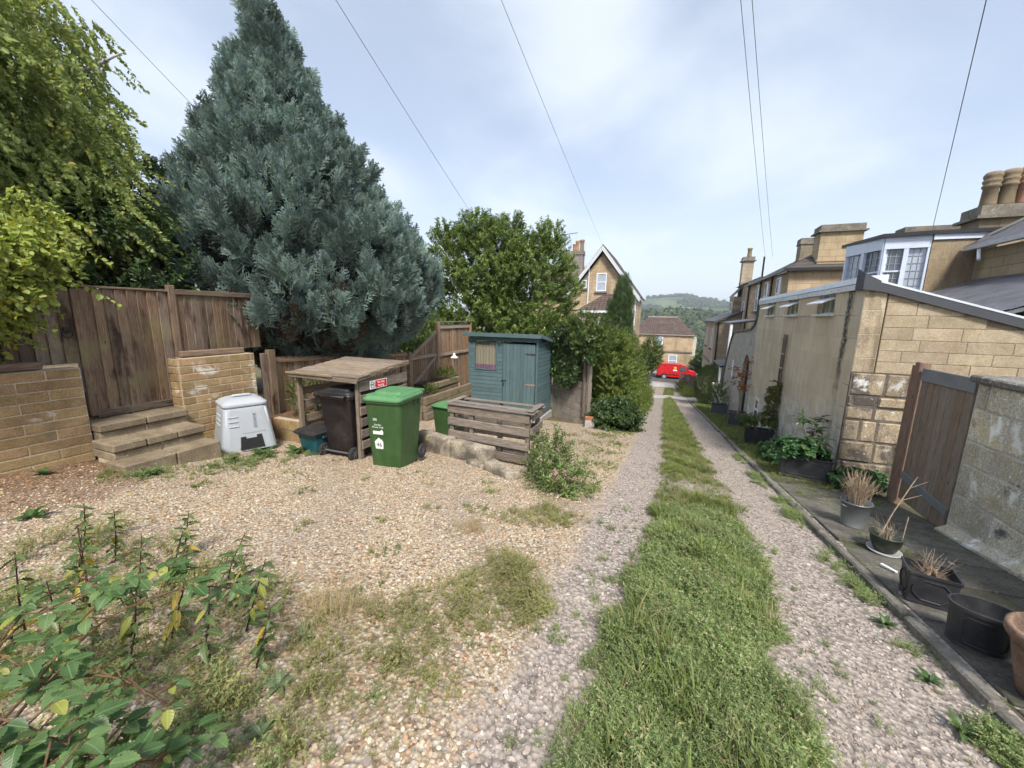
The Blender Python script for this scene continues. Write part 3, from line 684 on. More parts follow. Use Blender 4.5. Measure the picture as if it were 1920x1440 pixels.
def wheelie(name, label, loc, rotz, h, w, d, mat, lidmat, group, decals=None):
    """front faces local -Y, hinge, handle and wheels at +Y"""
    t = thing(name, label, 'bin', loc, rotz, group); s = h/1.07
    W0, D0 = w*.80, d*.70
    rg = [rrect(W0, D0, .05, 3, .0, (0, -.03*s)), rrect(W0*1.01, D0*1.02, .055, 3, .05*s, (0, -.03*s)), rrect(w*.955, d*.90, .065, 3, .90*s, (0, -.01)), rrect(w*.955, d*.90, .065, 3, .935*s, (0, -.01))]
    obj('body', MB().loft(rg), mat, t, local=True, smooth=False)
    obj('rim_band', MB().loft([rrect(w*.97, d*.915, .07, 3, .925*s, (0, -.01)), rrect(w*1.02, d*.965, .075, 3, .935*s, (0, -.01)), rrect(w*1.02, d*.965, .075, 3, .965*s, (0, -.01))]), mat, t, local=True)
    lid = obj('lid', MB().loft([rrect(w*1.03, d*.99, .075, 3, .966*s, (0, -.015)), rrect(w*1.045, d*1.0, .08, 3, .985*s, (0, -.015)), rrect(w*1.03, d*.985, .08, 3, 1.0*s, (0, -.015)),
                     rrect(w*.98, d*.94, .08, 3, 1.012*s, (0, -.01)), rrect(w*.95, d*.90, .08, 3, 1.03*s, (0, -.01)), rrect(w*.74, d*.66, .05, 3, 1.042*s, (0, 0)),
                     rrect(w*.68, d*.58, .05, 3, 1.068*s, (0, .01)), rrect(w*.5, d*.45, .05, 3, 1.072*s, (0, .02))]), lidmat, t, local=True)
    for sx in (-1, 1):                                                # finger grips moulded in the lid corners
        obj('grip', MB().prism([(sx*w*.40, -d*.47, 1.012*s), (sx*w*.26, -d*.47, 1.012*s), (sx*w*.29, -d*.40, 1.036*s), (sx*w*.40, -d*.40, 1.036*s)], (0, 0, .012)), lidmat, lid, local=True)
        obj('hinge_lug', MB().cbox((sx*w*.40-.025, d*.43, .94*s), (sx*w*.40+.025, d*.56, 1.01*s), .01), mat, t, local=True)
        for yy in (.08, .24):
            obj('side_slot', MB().box((sx*w*.478-.004, d*yy-.012, .84*s), (sx*w*.478+.006, d*yy+.004, .925*s)), plain(name+'_slot', tuple(c*.25 for c in (.05, .10, .05)), .8), t, local=True)
        wheel_parts(t, sx*w*.47, d*.36, .105*s, .05, M_rub, M_rim)
    obj('handle', MB().tube([(-w*.47, d*.545, .985*s), (w*.47, d*.545, .985*s)], .017, 8), mat, t, local=True, smooth=True)
    obj('handle_guard', MB().cbox((-w*.48, d*.50, .998*s), (w*.48, d*.52, 1.03*s), .006), lidmat, t, local=True)
    obj('axle', MB().tube([(-w*.45, d*.36, .105*s), (w*.45, d*.36, .105*s)], .014, 8), M_rim, t, local=True)
    return t
def plastic(name, c, c2, rough=.38):
    t = NT(name); v = t.pos(); n = t.noise(v, 5., 6, .65); fl = t.noise(t.pos((1, 1, .15)), 14., 4, .6)
    col = t.mix(t.ramp(n, .35, .7), c, c2); col = t.mix(t.ramp(fl, .55, .8, 0., .12), col, (.2, .2, .17))
    sc_ = t.noise(t.pos((1, 1, .25), 3.), 38., 3, .7, 1.5); col = t.mix(t.ramp(sc_, .66, .72, 0., .35), col, tuple(min(1, x*2.2+.05) for x in c2)); col = t.mix(t.ramp(t.noise(v, 2.2, 6, .7), .5, .75, 0., .3), col, (.16, .145, .11))
    return t.finish(col, t.ramp(n, .3, .7, rough*.85, rough*1.5), t.noise(v, 240., 2), .10, .0015, spec=.45)
M_gbin = plastic('bin_green', (.030, .076, .022), (.042, .095, .03)); M_glid = plastic('bin_lid_green', (.075, .20, .08), (.105, .25, .11))
M_bbin = plastic('bin_black', (.013, .009, .010), (.019, .014, .014)); M_blid = plastic('bin_lid_black', (.020, .02, .023), (.03, .03, .033), .3)
gb = wheelie('wheeled_bin', 'large green wheeled bin with a white house sticker numbered 46', (-3.64, 4.50, gz(-3.6, 4.4)-.012), R(8), 1.12, .58, .76, M_gbin, M_glid, 'wheeled bins')
M_stk = plain('sticker_white', (.78, .80, .78), .4, dirt=.04); M_gs = plain('sticker_grey', (.35, .42, .36), .4)
# front face plane leans out with height: y = -(.326+.077*z/.9)
def fy(z): return -(.5*.76*.70+.03)-(.5*.76*.90+.01-.5*.76*.70-.03)*(z-.05)/.85-.003
ft = math.atan((.5*.76*.90+.01-.5*.76*.70-.03)/.85)
FR = (R(90)-(-ft), 0, 0)
zs = .38; bx0 = -.075
house = [(-.065, -.075), (.055, -.075), (.06, .035), (.045, .05), (.045, .075), (.028, .06), (-.005, .095), (-.075, .03)]
stk = obj('number_sticker', MB().prism([(bx0+a, fy(zs+b), zs+b) for a, b in house], (0, -.001, 0)), M_stk, gb, local=True)
text('lettering', '46', .088, M_blk, gb, (bx0-.006, fy(zs-.015)-.0025, zs-.015), (R(90)+ft, 0, 0))
text('lettering', 'Garden', .036, M_stk, gb, (bx0-.01, fy(.665)-.001, .665), (R(90)+ft, 0, 0)); text('lettering', 'Waste Only', .036, M_stk, gb, (bx0-.01, fy(.628)-.001, .628), (R(90)+ft, 0, 0))
obj('council_sticker', MB().prism([(bx0+a, fy(.742+b), .742+b) for a, b in ((-.075, -.018), (-.015, -.018), (-.015, .018), (-.075, .018))], (0, -.001, 0)), M_gs, gb, local=True)
obj('arrow_sticker', MB().prism([(bx0+a, fy(.55+b), .55+b) for a, b in ((-.09, -.028), (.07, -.028), (.07, .022), (.045, .046), (.03, .022), (-.09, .022))], (0, -.001, 0)), M_stk, gb, local=True)
obj('lid_label', MB().prism([(-.02, .155, 1.079), (.14, .155, 1.079), (.14, .225, 1.078), (-.02, .225, 1.078)], (0, 0, .001)), M_stk, gb, local=True)
bb = wheelie('wheeled_bin', 'black wheeled bin with its wheels outward inside the timber store', (-4.53, 4.50, gz(-4.5, 4.5)+.005), R(180+2), 1.09, .61, .72, M_bbin, M_blid, 'wheeled bins')
g2 = wheelie('wheeled_bin', 'small green bin standing behind the low stone wall', (-4.05, 6.75, gz(-4.05, 6.7)), R(-6), .74, .60, .55, M_gbin, M_glid, 'wheeled bins')
# recycling box
rc = thing('recycling_box', 'teal recycling box with a black lid in front of the bin store', 'box', (-5.0, 4.30, gz(-5.0, 4.3)), R(-6))
obj('tub', MB().loft([rrect(.34, .34, .04, 3, .0), rrect(.42, .42, .04, 3, .31), rrect(.46, .46, .05, 3, .315), rrect(.46, .46, .05, 3, .345)]), plastic('teal_plastic', (.008, .065, .085), (.012, .085, .10)), rc, local=True)
obj('lid', MB().loft([rrect(.49, .49, .05, 3, .346), rrect(.50, .50, .05, 3, .375), rrect(.44, .44, .05, 3, .40), rrect(.38, .38, .04, 3, .395), rrect(.36, .36, .04, 3, .405)]), M_blid, rc, local=True, rot=(R(2), 0, 0))
for sx in (-1, 1): obj('handle', MB().cbox((sx*.225-.02, -.09, .27), (sx*.225+.02, .09, .31), .008), M_blid, rc, local=True)

# ================================================================ LOW STONE WALL, PALLET PEN
M_rub_stone = weathered('rough_stone', (.30, .255, .19), (.42, .365, .285), 4., bscale=40, bstr=.6, bdist=.012, fine=.3, stains=(((.11, .095, .08), 2.2, .42, .62, (1, 1, 1)), ((.36, .34, .17), 5., .62, .75, (1, 1, 1))))
sw = thing('stone_wall', 'low stepped wall of rough stone blocks in front of the pallet pen', 'wall', (-2.7, 5.1, gz(-2.7, 5.1)))
def stoneblock(p, q, top, bot, th):
    p, q = Vector((*p, 0)), Vector((*q, 0)); L = (q-p).length; a = math.atan2(q.y-p.y, q.x-p.x); m = (p+q)/2
    b = MB(); nx_, nz_, ny_ = 8, 4, 4
    bb_ = MB().cbox((-L/2, -th/2, bot), (L/2, th/2, top), .022)
    me = bb_.mesh('stone')
    import bmesh
    bm = bmesh.new(); bm.from_mesh(me); bmesh.ops.subdivide_edges(bm, edges=[e for e in bm.edges if e.calc_length() > .06], cuts=3, use_grid_fill=True)
    for v in bm.verts:
        w = Vector((v.co.x+m.x*7, v.co.y+m.y*5, v.co.z)); v.co += Vector((fbm(w, 7), fbm(w+Vector((9, 0, 0)), 7), fbm(w+Vector((0, 9, 0)), 7)))*.011
    bm.to_mesh(me); bm.free(); me.polygons.foreach_set('use_smooth', [True]*len(me.polygons)); me.materials.append(M_rub_stone)
    o = link(bpy.data.objects.new('stone', me)); o.parent = sw; o.matrix_parent_inverse = pm(sw).inverted(); o.location = (m.x, m.y, 0); o.rotation_euler = (0, 0, a); return o
stoneblock((-3.95, 5.50), (-3.16, 5.34), -.43, -.95, .20); stoneblock((-3.155, 5.335), (-2.36, 5.18), -.435, -.95, .21)
stoneblock((-2.75, 5.14), (-2.35, 5.02), -.64, -.95, .20); stoneblock((-2.355, 5.03), (-1.79, 4.70), -.55, -.95, .22); stoneblock((-1.93, 4.72), (-1.57, 4.56), -.655, -.95, .20)
pp = thing('pallet_pen', 'grey slatted pen knocked together from old pallets', 'pallet pen', (-2.6, 6.0, gz(-2.6, 6)))
X0, X1, Y0, Y1 = -3.30, -1.86, 5.45, 5.98
zb = lambda y_: lane_z(y_)+.0
for i, zc in enumerate((.035, -.175, -.40, -.63)):
    piece('front_slat', ((X1-X0) if i < 3 else 1.12, .022, .128), W_grey_x, pp, ((X0+X1)/2 if i < 3 else X1-.52, Y0-.02, zc), (0, .03+random.uniform(-.012, .012), random.uniform(-.008, .008)), .005)
for i, zc in enumerate((.04, -.185, -.42, -.66)):
    piece('side_slat', (.022, Y1-Y0, .12), W_grey_y, pp, (X1+.03, (Y0+Y1)/2+.02, zc), (random.uniform(-.02, .02), 0, 0), .005)
    if i < 3: piece('left_slat', (.022, Y1-Y0, .11), W_grey_y, pp, (X0-.02, (Y0+Y1)/2, zc), (random.uniform(-.02, .02), 0, 0), .005)
for i, zc in enumerate((-.02, -.24, -.46, -.70)):
    piece('back_slat', (X1-X0, .022, .10), W_grey_x, pp, ((X0+X1)/2, Y1+.03, zc), (0, random.uniform(-.012, .012), 0), .005)
for (px, py) in ((X0+.05, Y0+.03), (X0+.42, Y0+.03), (X1-.04, Y0+.03), (X0+.05, Y1-.02), (X1-.04, Y1-.02), (X1-.72, Y1-.02)):
    z0 = zb(py)-.05; piece('post', (.07, .075, round(.09-z0, 2)), W_grey_z, pp, (px, py, (.09+z0)/2), c=.006)
for yy, zt in ((Y0+.0, .125), (Y0+.16, .13), (Y1-.02, .12)):
    piece('top_slat', (X1-X0+.12, .115, .02), W_grey_x, pp, ((X0+X1)/2+.02, yy, zt), (random.uniform(-.02, .02), .012, random.uniform(-.02, .02)), .005)
for xx in (X0, X1+.01):
    piece('top_slat', (.10, Y1-Y0+.06, .02), W_grey_y, pp, (xx, (Y0+Y1)/2, .152), (0, random.uniform(-.03, .03), 0), .005)

# ================================================================ SHED
def paint(name, c, axis):
    ln = {'x': (.07, 1, 1), 'y': (1, .07, 1), 'z': (1, 1, .07)}[axis]
    t = NT(name); g = t.noise(t.pos(ln, 23.), 60., 4, .6); m = t.noise(t.pos((1, 1, .5)), 3., 5, .6)
    col = t.mix(t.ramp(g, .3, .75), tuple(x*.72 for x in c), c); col = t.mix(t.ramp(m, .45, .75, 0., .5), col, tuple(x*.6 for x in c))
    col = t.hsv(col, v=t.math('ADD', t.math('MULTIPLY', t.rand(), .22), .89))
    return t.finish(col, .65, g, .35, .003, spec=.3)
SHC = (.105, .165, .18)
SX0, SX1, SY0, SY1 = -5.52, -3.34, 10.32, 11.85
sz0 = gz(-4.4, 10.4)-.0; szF, szB = 1.02, .78
sh = thing('garden_shed', 'blue-green painted timber shed with a sloping roof', 'shed', ((SX0+SX1)/2, (SY0+SY1)/2, sz0))
px_, py_, pz_ = paint('shed_paint_x', SHC, 'x'), paint('shed_paint_y_lit', tuple(c*1.12 for c in SHC), 'y'), paint('shed_paint_z', SHC, 'z')  # y copy lightened: sunlight on the right side put into the paint
wx0, wx1, wz0, wz1 = -5.30, -4.63, .02, .80; dx0, dx1, dz1 = -4.40, -3.42, .80
obj('wall', MB().box((SX0+.02, SY0+.02, sz0), (wx0, SY1-.02, szB-.02)).box((wx1, SY0+.02, sz0), (SX1-.02, SY1-.02, szB-.02)).box((wx0, SY0+.02, sz0), (wx1, SY1-.02, wz0)), plain('shed_inside', (.06, .09, .10), .8), sh)
pitch = .118; z = sz0+.03
while z < szF-.10:
    h = pitch-.006; zm = z+h/2
    segs = [(SX0, dx0-.02), (dx1+.02, SX1)] if zm < dz1+.02 else [(SX0, SX1)]
    if wz0-.02 < zm < wz1+.03: segs = [(SX0, wx0), (wx1, dx0-.02), (dx1+.02, SX1)] if zm < dz1+.02 else [(SX0, wx0), (wx1, SX1)]
    for a, b in segs:
        if b-a > .02: piece('cladding_board', (round(b-a, 3), .018, h), px_, sh, ((a+b)/2, SY0+.008, zm), (-.05, 0, 0), .004)
    z += pitch
z = sz0+.03
while z < szF-.06:
    h = pitch-.006; ymax = SY1 if z+h < szB else SY1-(z+h-szB)/(szF-szB)*(SY1-SY0)
    if ymax-SY0 > .05: piece('cladding_board', (.018, round(ymax-SY0-.02, 3), h), py_, sh, (SX1-.008, (SY0+ymax)/2+.005, z+h/2), (0, -.05, 0), .004)
    z += pitch
piece('corner_trim', (.05, .05, 2.36), pz_, sh, (SX1-.012, SY0-.004, sz0+1.19), c=.005); piece('corner_trim', (.05, .05, 2.36), pz_, sh, (SX0+.012, SY0-.004, sz0+1.19), c=.005)
rf = obj('roof', MB().prism([(SX0-.10, SY0-.14, szF+.035), (SX1+.10, SY0-.14, szF+.035), (SX1+.10, SY1+.14, szB-.015), (SX0-.10, SY1+.14, szB-.015)], (0, 0, .03)), weathered('roof_felt', (.06, .07, .06), (.10, .11, .08), 4., stains=(((.10, .13, .04), 3., .5, .68, (1, 1, 1)),)), sh)
piece('fascia', (SX1-SX0+.24, .024, .11), px_, sh, ((SX0+SX1)/2, SY0-.15, szF+.015), c=.004)
sa = math.atan2(szF-szB+.05, SY1-SY0+.28)
piece('barge_board', (.024, 1.84, .10), py_, sh, (SX1+.11, (SY0+SY1)/2, (szF+szB)/2+.01), (-sa, 0, 0), .004)
dr = obj('door', MB().cbox((dx0, SY0-.012, sz0+.10), (dx1, SY0+.012, dz1), .004), pz_, sh)
for i in range(9):
    w = (dx1-dx0)/9; piece('door_board', (w-.004, .016, round(dz1-sz0-.12, 2)), pz_, dr, (dx0+w*(i+.5), SY0-.016, (dz1+sz0+.1)/2), c=.003)
M_iron = plain('dark_iron', (.05, .055, .06), .5, .5)
for zc, m in ((.52, M_iron), (-.36, plain('rusty_hinge', (.36, .24, .15), .6, .2))):
    obj('hinge', MB().prism([(dx1+.02, SY0-.026, zc-.03), (dx1+.02, SY0-.026, zc+.03), (dx1-.28, SY0-.026, zc+.012), (dx1-.28, SY0-.026, zc-.012)], (0, -.005, 0)), m, dr)
obj('bolt', MB().cbox((dx0-.05, SY0-.035, -.305), (dx0+.13, SY0-.025, -.275), .004).cbox((dx0+.0, SY0-.05, -.42), (dx0+.055, SY0-.025, -.35), .008), M_iron, dr)
wn_ = obj('window_frame', MB().box((wx0-.03, SY0-.02, wz1), (wx1+.03, SY0+.02, wz1+.035)).box((wx0-.03, SY0-.02, wz0-.035), (wx1+.03, SY0+.02, wz0)).box((wx0-.03, SY0-.02, wz0), (wx0, SY0+.02, wz1)).box((wx1, SY0-.02, wz0), (wx1+.03, SY0+.02, wz1)), px_, sh)
cur = MB(); nC = 40
for i in range(nC+1):
    x_ = wx0+(wx1-wx0)*i/nC; yy = SY0+.024+.008*math.sin(i*1.1)+.006*math.sin(i*2.7)
    cur.v += [(x_, yy, wz0), (x_, yy+.004, wz0+.10), (x_, yy+.01, wz1)]; cur.n += 3; cur.lf += [0]*3
cur.f = [(i*3+k, i*3+3+k, i*3+4+k, i*3+1+k) for i in range(nC) for k in (0, 1)]
def curtain_mat():
    t = NT('curtain_cloth'); z_ = t.n('ShaderNodeSeparateXYZ', {0: t.n('ShaderNodeNewGeometry').outputs['Position']}).outputs[2]
    col = t.mix(t.math('LESS_THAN', z_, wz0+.13), (.40, .30, .18), (.27, .12, .16)); return t.finish(col, .9, t.noise(t.pos(), 30, 3), .2, .01)
obj('curtain', cur, curtain_mat(), wn_, smooth=True)
def glass(name, tint=(.9, .95, 1)):
    t = NT(name); g = t.n('ShaderNodeBsdfGlossy', {'Roughness': .03, 'Color': (.9, .93, 1, 1)}); tr = t.n('ShaderNodeBsdfTransparent', {'Color': (*tint, 1)})
    fc = t.n('ShaderNodeLayerWeight', {'Blend': .5}).outputs['Facing']; fr = t.math('ADD', t.math('MULTIPLY', t.math('POWER', fc, 4.), .7), .05)
    t.t.links.new(t.n('ShaderNodeMixShader', {0: fr, 1: tr.outputs[0], 2: g.outputs[0]}).outputs[0], t.out.inputs['Surface']); return t.m
M_glass = glass('window_glass')
obj('pane', MB().box((wx0, SY0+.004, wz0), (wx1, SY0+.008, wz1)), M_glass, wn_)
obj('base', MB().cbox((SX0, SY0-.04, sz0-.25), (SX1+.05, SY1, sz0+.02), .01), M_conc, sh)
obj('vent_knob', MB().lathe([(.02, 0), (.02, .02), (0, .025)], 10, (0, 0, 0)), M_iron, sh, local=True, loc=(.30-.38, -(SY1-SY0)/2-.03, 2.17), rot=(R(90), 0, 0))

# ================================================================ BLOCK WALL WITH IVY, POST, BRICK
M_breeze = weathered('breeze_block', (.24, .205, .175), (.33, .29, .25), 4., bscale=55, bstr=.5, vrnd=.1, stains=(((.14, .115, .095), 2., .5, .75, (1, 1, .4)),))
iw = thing('block_wall', 'grey-brown block wall under the ivy beside the shed', 'wall', (-2.0, 10.95, gz(-2.0, 10.95)))
course_wall(iw, 'block', M_breeze, weathered('grey_mortar', (.2, .18, .16), (.28, .25, .22), 5.), 10.95, -3.58, -2.04, lambda a: gz(-2.5, 11.6)-.1, -.27, 'x', -1, .225, .45, seed=3, thick=.2)
for i in range(11): piece('upright_board', (.10, .02, 1.15), W_grey_z, iw, (-3.48+.125*i, 11.05, .24), (random.uniform(-.02, .02), random.uniform(-.03, .03), 0), .004)
piece('post', (.10, .11, 2.35), W_grey_z, iw, (-1.99, 10.98, -.40), (0, .01, 0), .008); piece('post', (.07, .09, 2.0), W_grey_z, iw, (-2.12, 10.93, -.30), (0, -.01, 0), .008)
iw.rotation_euler = (0, 0, -.605)
br = thing('loose_bricks', 'red brick resting on a pale block beside the ivy wall', 'bricks', (-1.83, 10.55, gz(-1.83, 10.55)), .2)
obj('block', MB().cbox((-.13, -.1, 0), (.13, .1, .2), .01), M_conc, br, local=True)
obj('brick', MB().cbox((-.125, -.06, .202), (.11, .05, .31), .008), weathered('red_brick', (.36, .13, .07), (.45, .20, .12), 8.), br, local=True)

# ================================================================ RIGHT SIDE: wall, gate, outbuilding
def lichen(name, c1, c2, white=(.52, .50, .46), dark=(.10, .095, .09), wlo=.55, dlo=.56, vrnd=.1, green=None):
    st_ = [((.36, .31, .20), 3.5, .55, .75, (1, 1, 1)), (dark, 2.6, dlo, dlo+.11, (1, 1, .8)), (white, 3.2, wlo, wlo+.08, (1, 1, .7)), (white, 22., .60, .68, (1, 1, 1)), (dark, 9., .63, .73, (1, 1, .35)), (dark, 34., .64, .72, (1, 1, 1))]
    if green: st_.insert(1, (green, 2.0, .5, .75, (1, 1, .6)))
    return weathered(name, c1, c2, 5., bscale=50, bstr=.6, bdist=.01, vrnd=vrnd, fine=.3, stains=st_)
M_lich = lichen('lichen_stone', (.48, .43, .33), (.62, .58, .49), white=(.84, .82, .78), dark=(.11, .105, .10), wlo=.545, dlo=.575, vrnd=.2, green=(.54, .42, .20))
M_lichj = weathered('lichen_joint', (.42, .40, .35), (.60, .58, .53), 6., bscale=60)
rw = thing('stone_wall', 'lichen-covered stone garden wall with a dark coping on the right', 'wall', (3.2, 2.5, gz(3, 2.5)))
course_wall(rw, 'stone', M_lich, M_lichj, 3.08, -1.2, 5.52, lambda a: gz(3.0, a)-.12, 1.0, 'y', -1, .315, .56, joint=.008, proud=.002, thick=.3, jit=.003, vary=.2, seed=21, c=.014)
M_cope = lichen('coping_stone', (.13, .125, .115), (.22, .21, .19), white=(.42, .40, .37), wlo=.62)
yy = -1.2
while yy < 5.5:
    L = random.choice((.6, .75, .9)); L = min(L, 5.56-yy)
    piece('coping', (.42, L-.01, .075), M_cope, rw, (3.22, yy+L/2, 1.04+random.uniform(-.006, .006)), (random.uniform(-.01, .01), random.uniform(-.02, .02), 0), .016); yy += L
obj('footing', MB().prism([(2.98, -1.2, gz(3, -1.2)+.05), (3.09, -1.2, gz(3, -1.2)+.12), (3.09, 5.5, gz(3, 5.5)+.12), (2.98, 5.5, gz(3, 5.5)+.05)], (0, 0, -.3)), M_lich, rw)
# gate in the wall
rg_ = thing('side_gate', 'narrow brown board gate with grey bands in the right wall', 'gate', (3.15, 6.1, gz(3.1, 6.1)))
W_gate = woodmat('gate_wood', (.19, .14, .105), (.31, .25, .20), 'z', vrnd=.1); W_gpost = woodmat('gate_post', (.17, .095, .06), (.27, .165, .11), 'z', vrnd=.05)
gzb = gz(3.05, 6.1)
for i in range(7):
    piece('board', (.022, .128, round(1.03-gzb-.05, 2)), W_gate, rg_, (3.12, 5.60+.135*(i+.5), (1.03+gzb+.05)/2+.035*(i-3)*0), (0, 0, 0), .004)
M_zinc = plain('grey_band', (.22, .23, .25), .6, .2)
piece('band', (.012, .95, .16), M_zinc, rg_, (3.102, 6.07, .95), c=.003); piece('band', (.012, .95, .10), M_zinc, rg_, (3.102, 6.07, gzb+.33), (.10, 0, 0), c=.003)
piece('post', (.12, .10, round(1.10-gzb+.1, 2)), W_gpost, rg_, (3.13, 6.62, (1.10+gzb-.1)/2), c=.008); piece('post', (.10, .11, round(1.05-gzb+.1, 2)), W_gpost, rg_, (3.15, 6.74, (1.05+gzb-.1)/2), c=.008)

# outbuilding
def render_mat():
    t = NT('stained_ashlar_render'); P = t.pos(); sp = t.n('ShaderNodeSeparateXYZ', {0: P})
    X_, Y_, Z_ = sp.outputs
    col = t.mix(t.ramp(t.noise(P, 1.3, 6, .6), .3, .7), (.55, .455, .325), (.66, .565, .425))
    stk = t.noise(t.pos((1, 1, .07)), 5.5, 5, .6)
    col = t.mix(t.ramp(stk, .48, .72, 0., .75), col, (.42, .345, .245))
    col = t.mix(t.ramp(t.noise(t.pos((1, 1, .5)), .8, 6, .65), .48, .72, 0., .45), col, (.47, .43, .37))
    col = t.mix(t.ramp(t.noise(t.pos((1, 1, .12)), 13., 4, .6), .55, .75, 0., .5), col, (.60, .53, .42))
    hgt = t.math('ADD', Z_, t.math('MULTIPLY', Y_, .138))                # height above the sloping lane
    low = t.ramp(t.math('ADD', hgt, t.math('MULTIPLY', t.noise(P, 2.2, 5, .6), -1.5)), -.2, .9, 1., 0.)
    lw = t.mix(t.ramp(t.noise(P, 6., 6, .65), .4, .6), (.46, .44, .39), (.70, .685, .645))
    col = t.mix(t.math('MULTIPLY', low, .85), col, lw)
    col = t.mix(t.math('MULTIPLY', t.ramp(hgt, .25, .9, 1., 0.), t.ramp(t.noise(P, 3.1, 5, .65), .5, .68, 0., .8)), col, (.15, .14, .125))
    # long black run where the parapet gutter overflows near the corner
    d = t.math('ABSOLUTE', t.math('ADD', t.math('SUBTRACT', Y_, 7.92), t.math('MULTIPLY', t.math('SUBTRACT', t.noise(t.pos((1, 1, .8)), 4., 4, .7), .5), .35)))
    blk = t.math('MULTIPLY', t.ramp(d, .03, .16, 1., 0.), t.ramp(t.math('ADD', Z_, t.noise(P, 7., 4)), .55, 1.6))
    blk = t.math('MULTIPLY', blk, t.ramp(t.noise(P, 18., 5, .7), .25, .55))
    col = t.mix(t.math('MULTIPLY', blk, .92), col, (.035, .033, .03))
    r = t.rand(); col = t.hsv(col, v=t.math('ADD', t.math('MULTIPLY', r, .13), .935))
    return t.finish(col, .9, t.noise(P, 55, 4, .6), .35, .006, spec=.2)
M_rend = render_mat(); M_rendj = weathered('render_joint', (.54, .47, .36), (.64, .57, .46), 5., bscale=60)
M_ash = weathered('honey_ashlar', (.34, .27, .185), (.435, .36, .26), 3.5, bscale=60, bstr=.3, vrnd=.10, hrnd=.015, fine=.2,
                  stains=(((.31, .24, .145), 9., .52, .68, (1, 1, 1)), ((.56, .48, .35), 16., .62, .72, (1, 1, 1)), ((.30, .26, .19), 2., .55, .8, (1, 1, .3))))
M_ashj = weathered('ashlar_joint', (.20, .155, .11), (.28, .225, .16), 6., bscale=60)
ob = thing('outbuilding', 'long tan stone outbuilding with three flap windows under a lead parapet', 'building', (2.75, 11, gz(2.7, 11)))
WX = 2.70; Y0b, Y1b = 7.45, 14.72
course_wall(ob, 'ashlar_block', M_rend, M_rendj, WX, Y0b+.02, Y1b, lambda a: gz(2.6, a)-.15, 1.70, 'y', -1, .36, .74, joint=.007, proud=.003, thick=.25, seed=31, c=.003)
WINS = ((8.55, 9.40), (10.65, 11.48), (12.72, 13.58))
ed = [Y0b+.02]+[v for w in WINS for v in w]+[Y1b]
for i in range(0, len(ed), 2):
    course_wall(ob, 'ashlar_block', M_rend, M_rendj, WX, ed[i], ed[i+1], 1.702, 2.13, 'y', -1, .43, .8, joint=.007, proud=.003, thick=.25, seed=40+i, c=.003)
M_cream = plain('cream_paint', (.74, .70, .56), .5, dirt=.06); M_wht = plain('white_paint', (.74, .77, .82), .4, dirt=.05); M_lead = plain('lead_white', (.66, .70, .76), .45, .1, dirt=.12); M_leadd = plain('lead_dark', (.06, .065, .078), .6, .1, dirt=.15)
for (a, b) in WINS:
    w_ = obj('window', MB().box((WX+.06, a, 1.72), (WX+.10, a+.045, 2.125)).box((WX+.06, b-.045, 1.72), (WX+.10, b, 2.125)).box((WX+.06, a+.045, 1.72), (WX+.10, b-.045, 1.765)).box((WX+.06, (a+b)/2-.03, 1.765), (WX+.10, (a+b)/2+.03, 2.125)).box((WX+.06, a+.045, 2.0), (WX+.10, (a+b)/2-.03, 2.03)).box((WX+.06, (a+b)/2+.03, 2.0), (WX+.10, b-.045, 2.03)), M_cream, ob)
    obj('sill', MB().cbox((WX-.075, a-.05, 1.695), (WX+.12, b+.03, 1.735), .006), M_lead, w_)
    obj('bright_backing', MB().box((WX+.102, a, 1.7), (WX+.106, b, 2.13)), M_cream, w_)  # cream panel added close behind the glass so the inside looks bright
    obj('flap', MB().prism([(WX+.05, a+.03, 2.02), (WX+.05, b-.03, 2.02), (WX-.20, b-.03, 1.915), (WX-.20, a+.03, 1.915)], (.003, 0, .02)), M_wht, w_)
    obj('pane', MB().box((WX+.075, a+.045, 1.765), (WX+.08, b-.045, 2.0)), M_glass, w_)
obj('parapet_upstand', MB().prism([(WX-.015, Y0b+.05, 2.09), (WX-.045, Y0b+.05, 2.09), (WX-.045, Y0b+.05, 2.175), (WX-.015, Y0b+.05, 2.175)], (0, Y1b-Y0b-.05, 0)), M_lead, ob)
obj('parapet_cover', MB().prism([(WX+.26, Y0b+.05, 2.30), (WX-.03, Y0b+.05, 2.28), (WX-.055, Y0b+.05, 2.185), (WX-.03, Y0b+.05, 2.18), (WX+.26, Y0b+.05, 2.18)], (0, Y1b-Y0b-.05, 0)), M_lead, ob)
for i in range(22):
    a = 7.7+i*.32; obj('rivet', MB().lathe([(.008, 0), (.005, .006), (0, .007)], 6), M_leadd, ob, loc=(WX-.045, a, 2.13), rot=(0, R(-90), 0))
topz = lambda x: 2.15-.315*(x-2.72)
course_wall(ob, 'ashlar_block', M_ash, M_ashj, Y0b, 2.98, 5.9, .84, topz, 'x', -1, .187, .56, joint=.007, proud=.003, thick=.28, seed=51, vary=.12, c=.004)
M_corner = weathered('corner_stone', (.34, .27, .18), (.45, .37, .265), 3., bscale=50, bstr=.4, vrnd=.12, fine=.25, stains=(((.20, .155, .105), 5., .5, .7, (1, 1, .15)), ((.13, .115, .10), 2., .58, .72, (1, 1, .4)), ((.55, .49, .39), 7., .6, .7, (1, 1, 1))))
course_wall(ob, 'corner_block', M_corner, M_rendj, Y0b, 2.70, 2.965, .84, 2.14, 'x', -1, .36, .5, joint=.007, proud=.003, thick=.27, seed=52, c=.004)
M_rough = lichen('rough_patch_stone', (.28, .22, .145), (.37, .30, .21), white=(.62, .61, .59), dark=(.10, .085, .075), wlo=.6, dlo=.5, vrnd=.25)
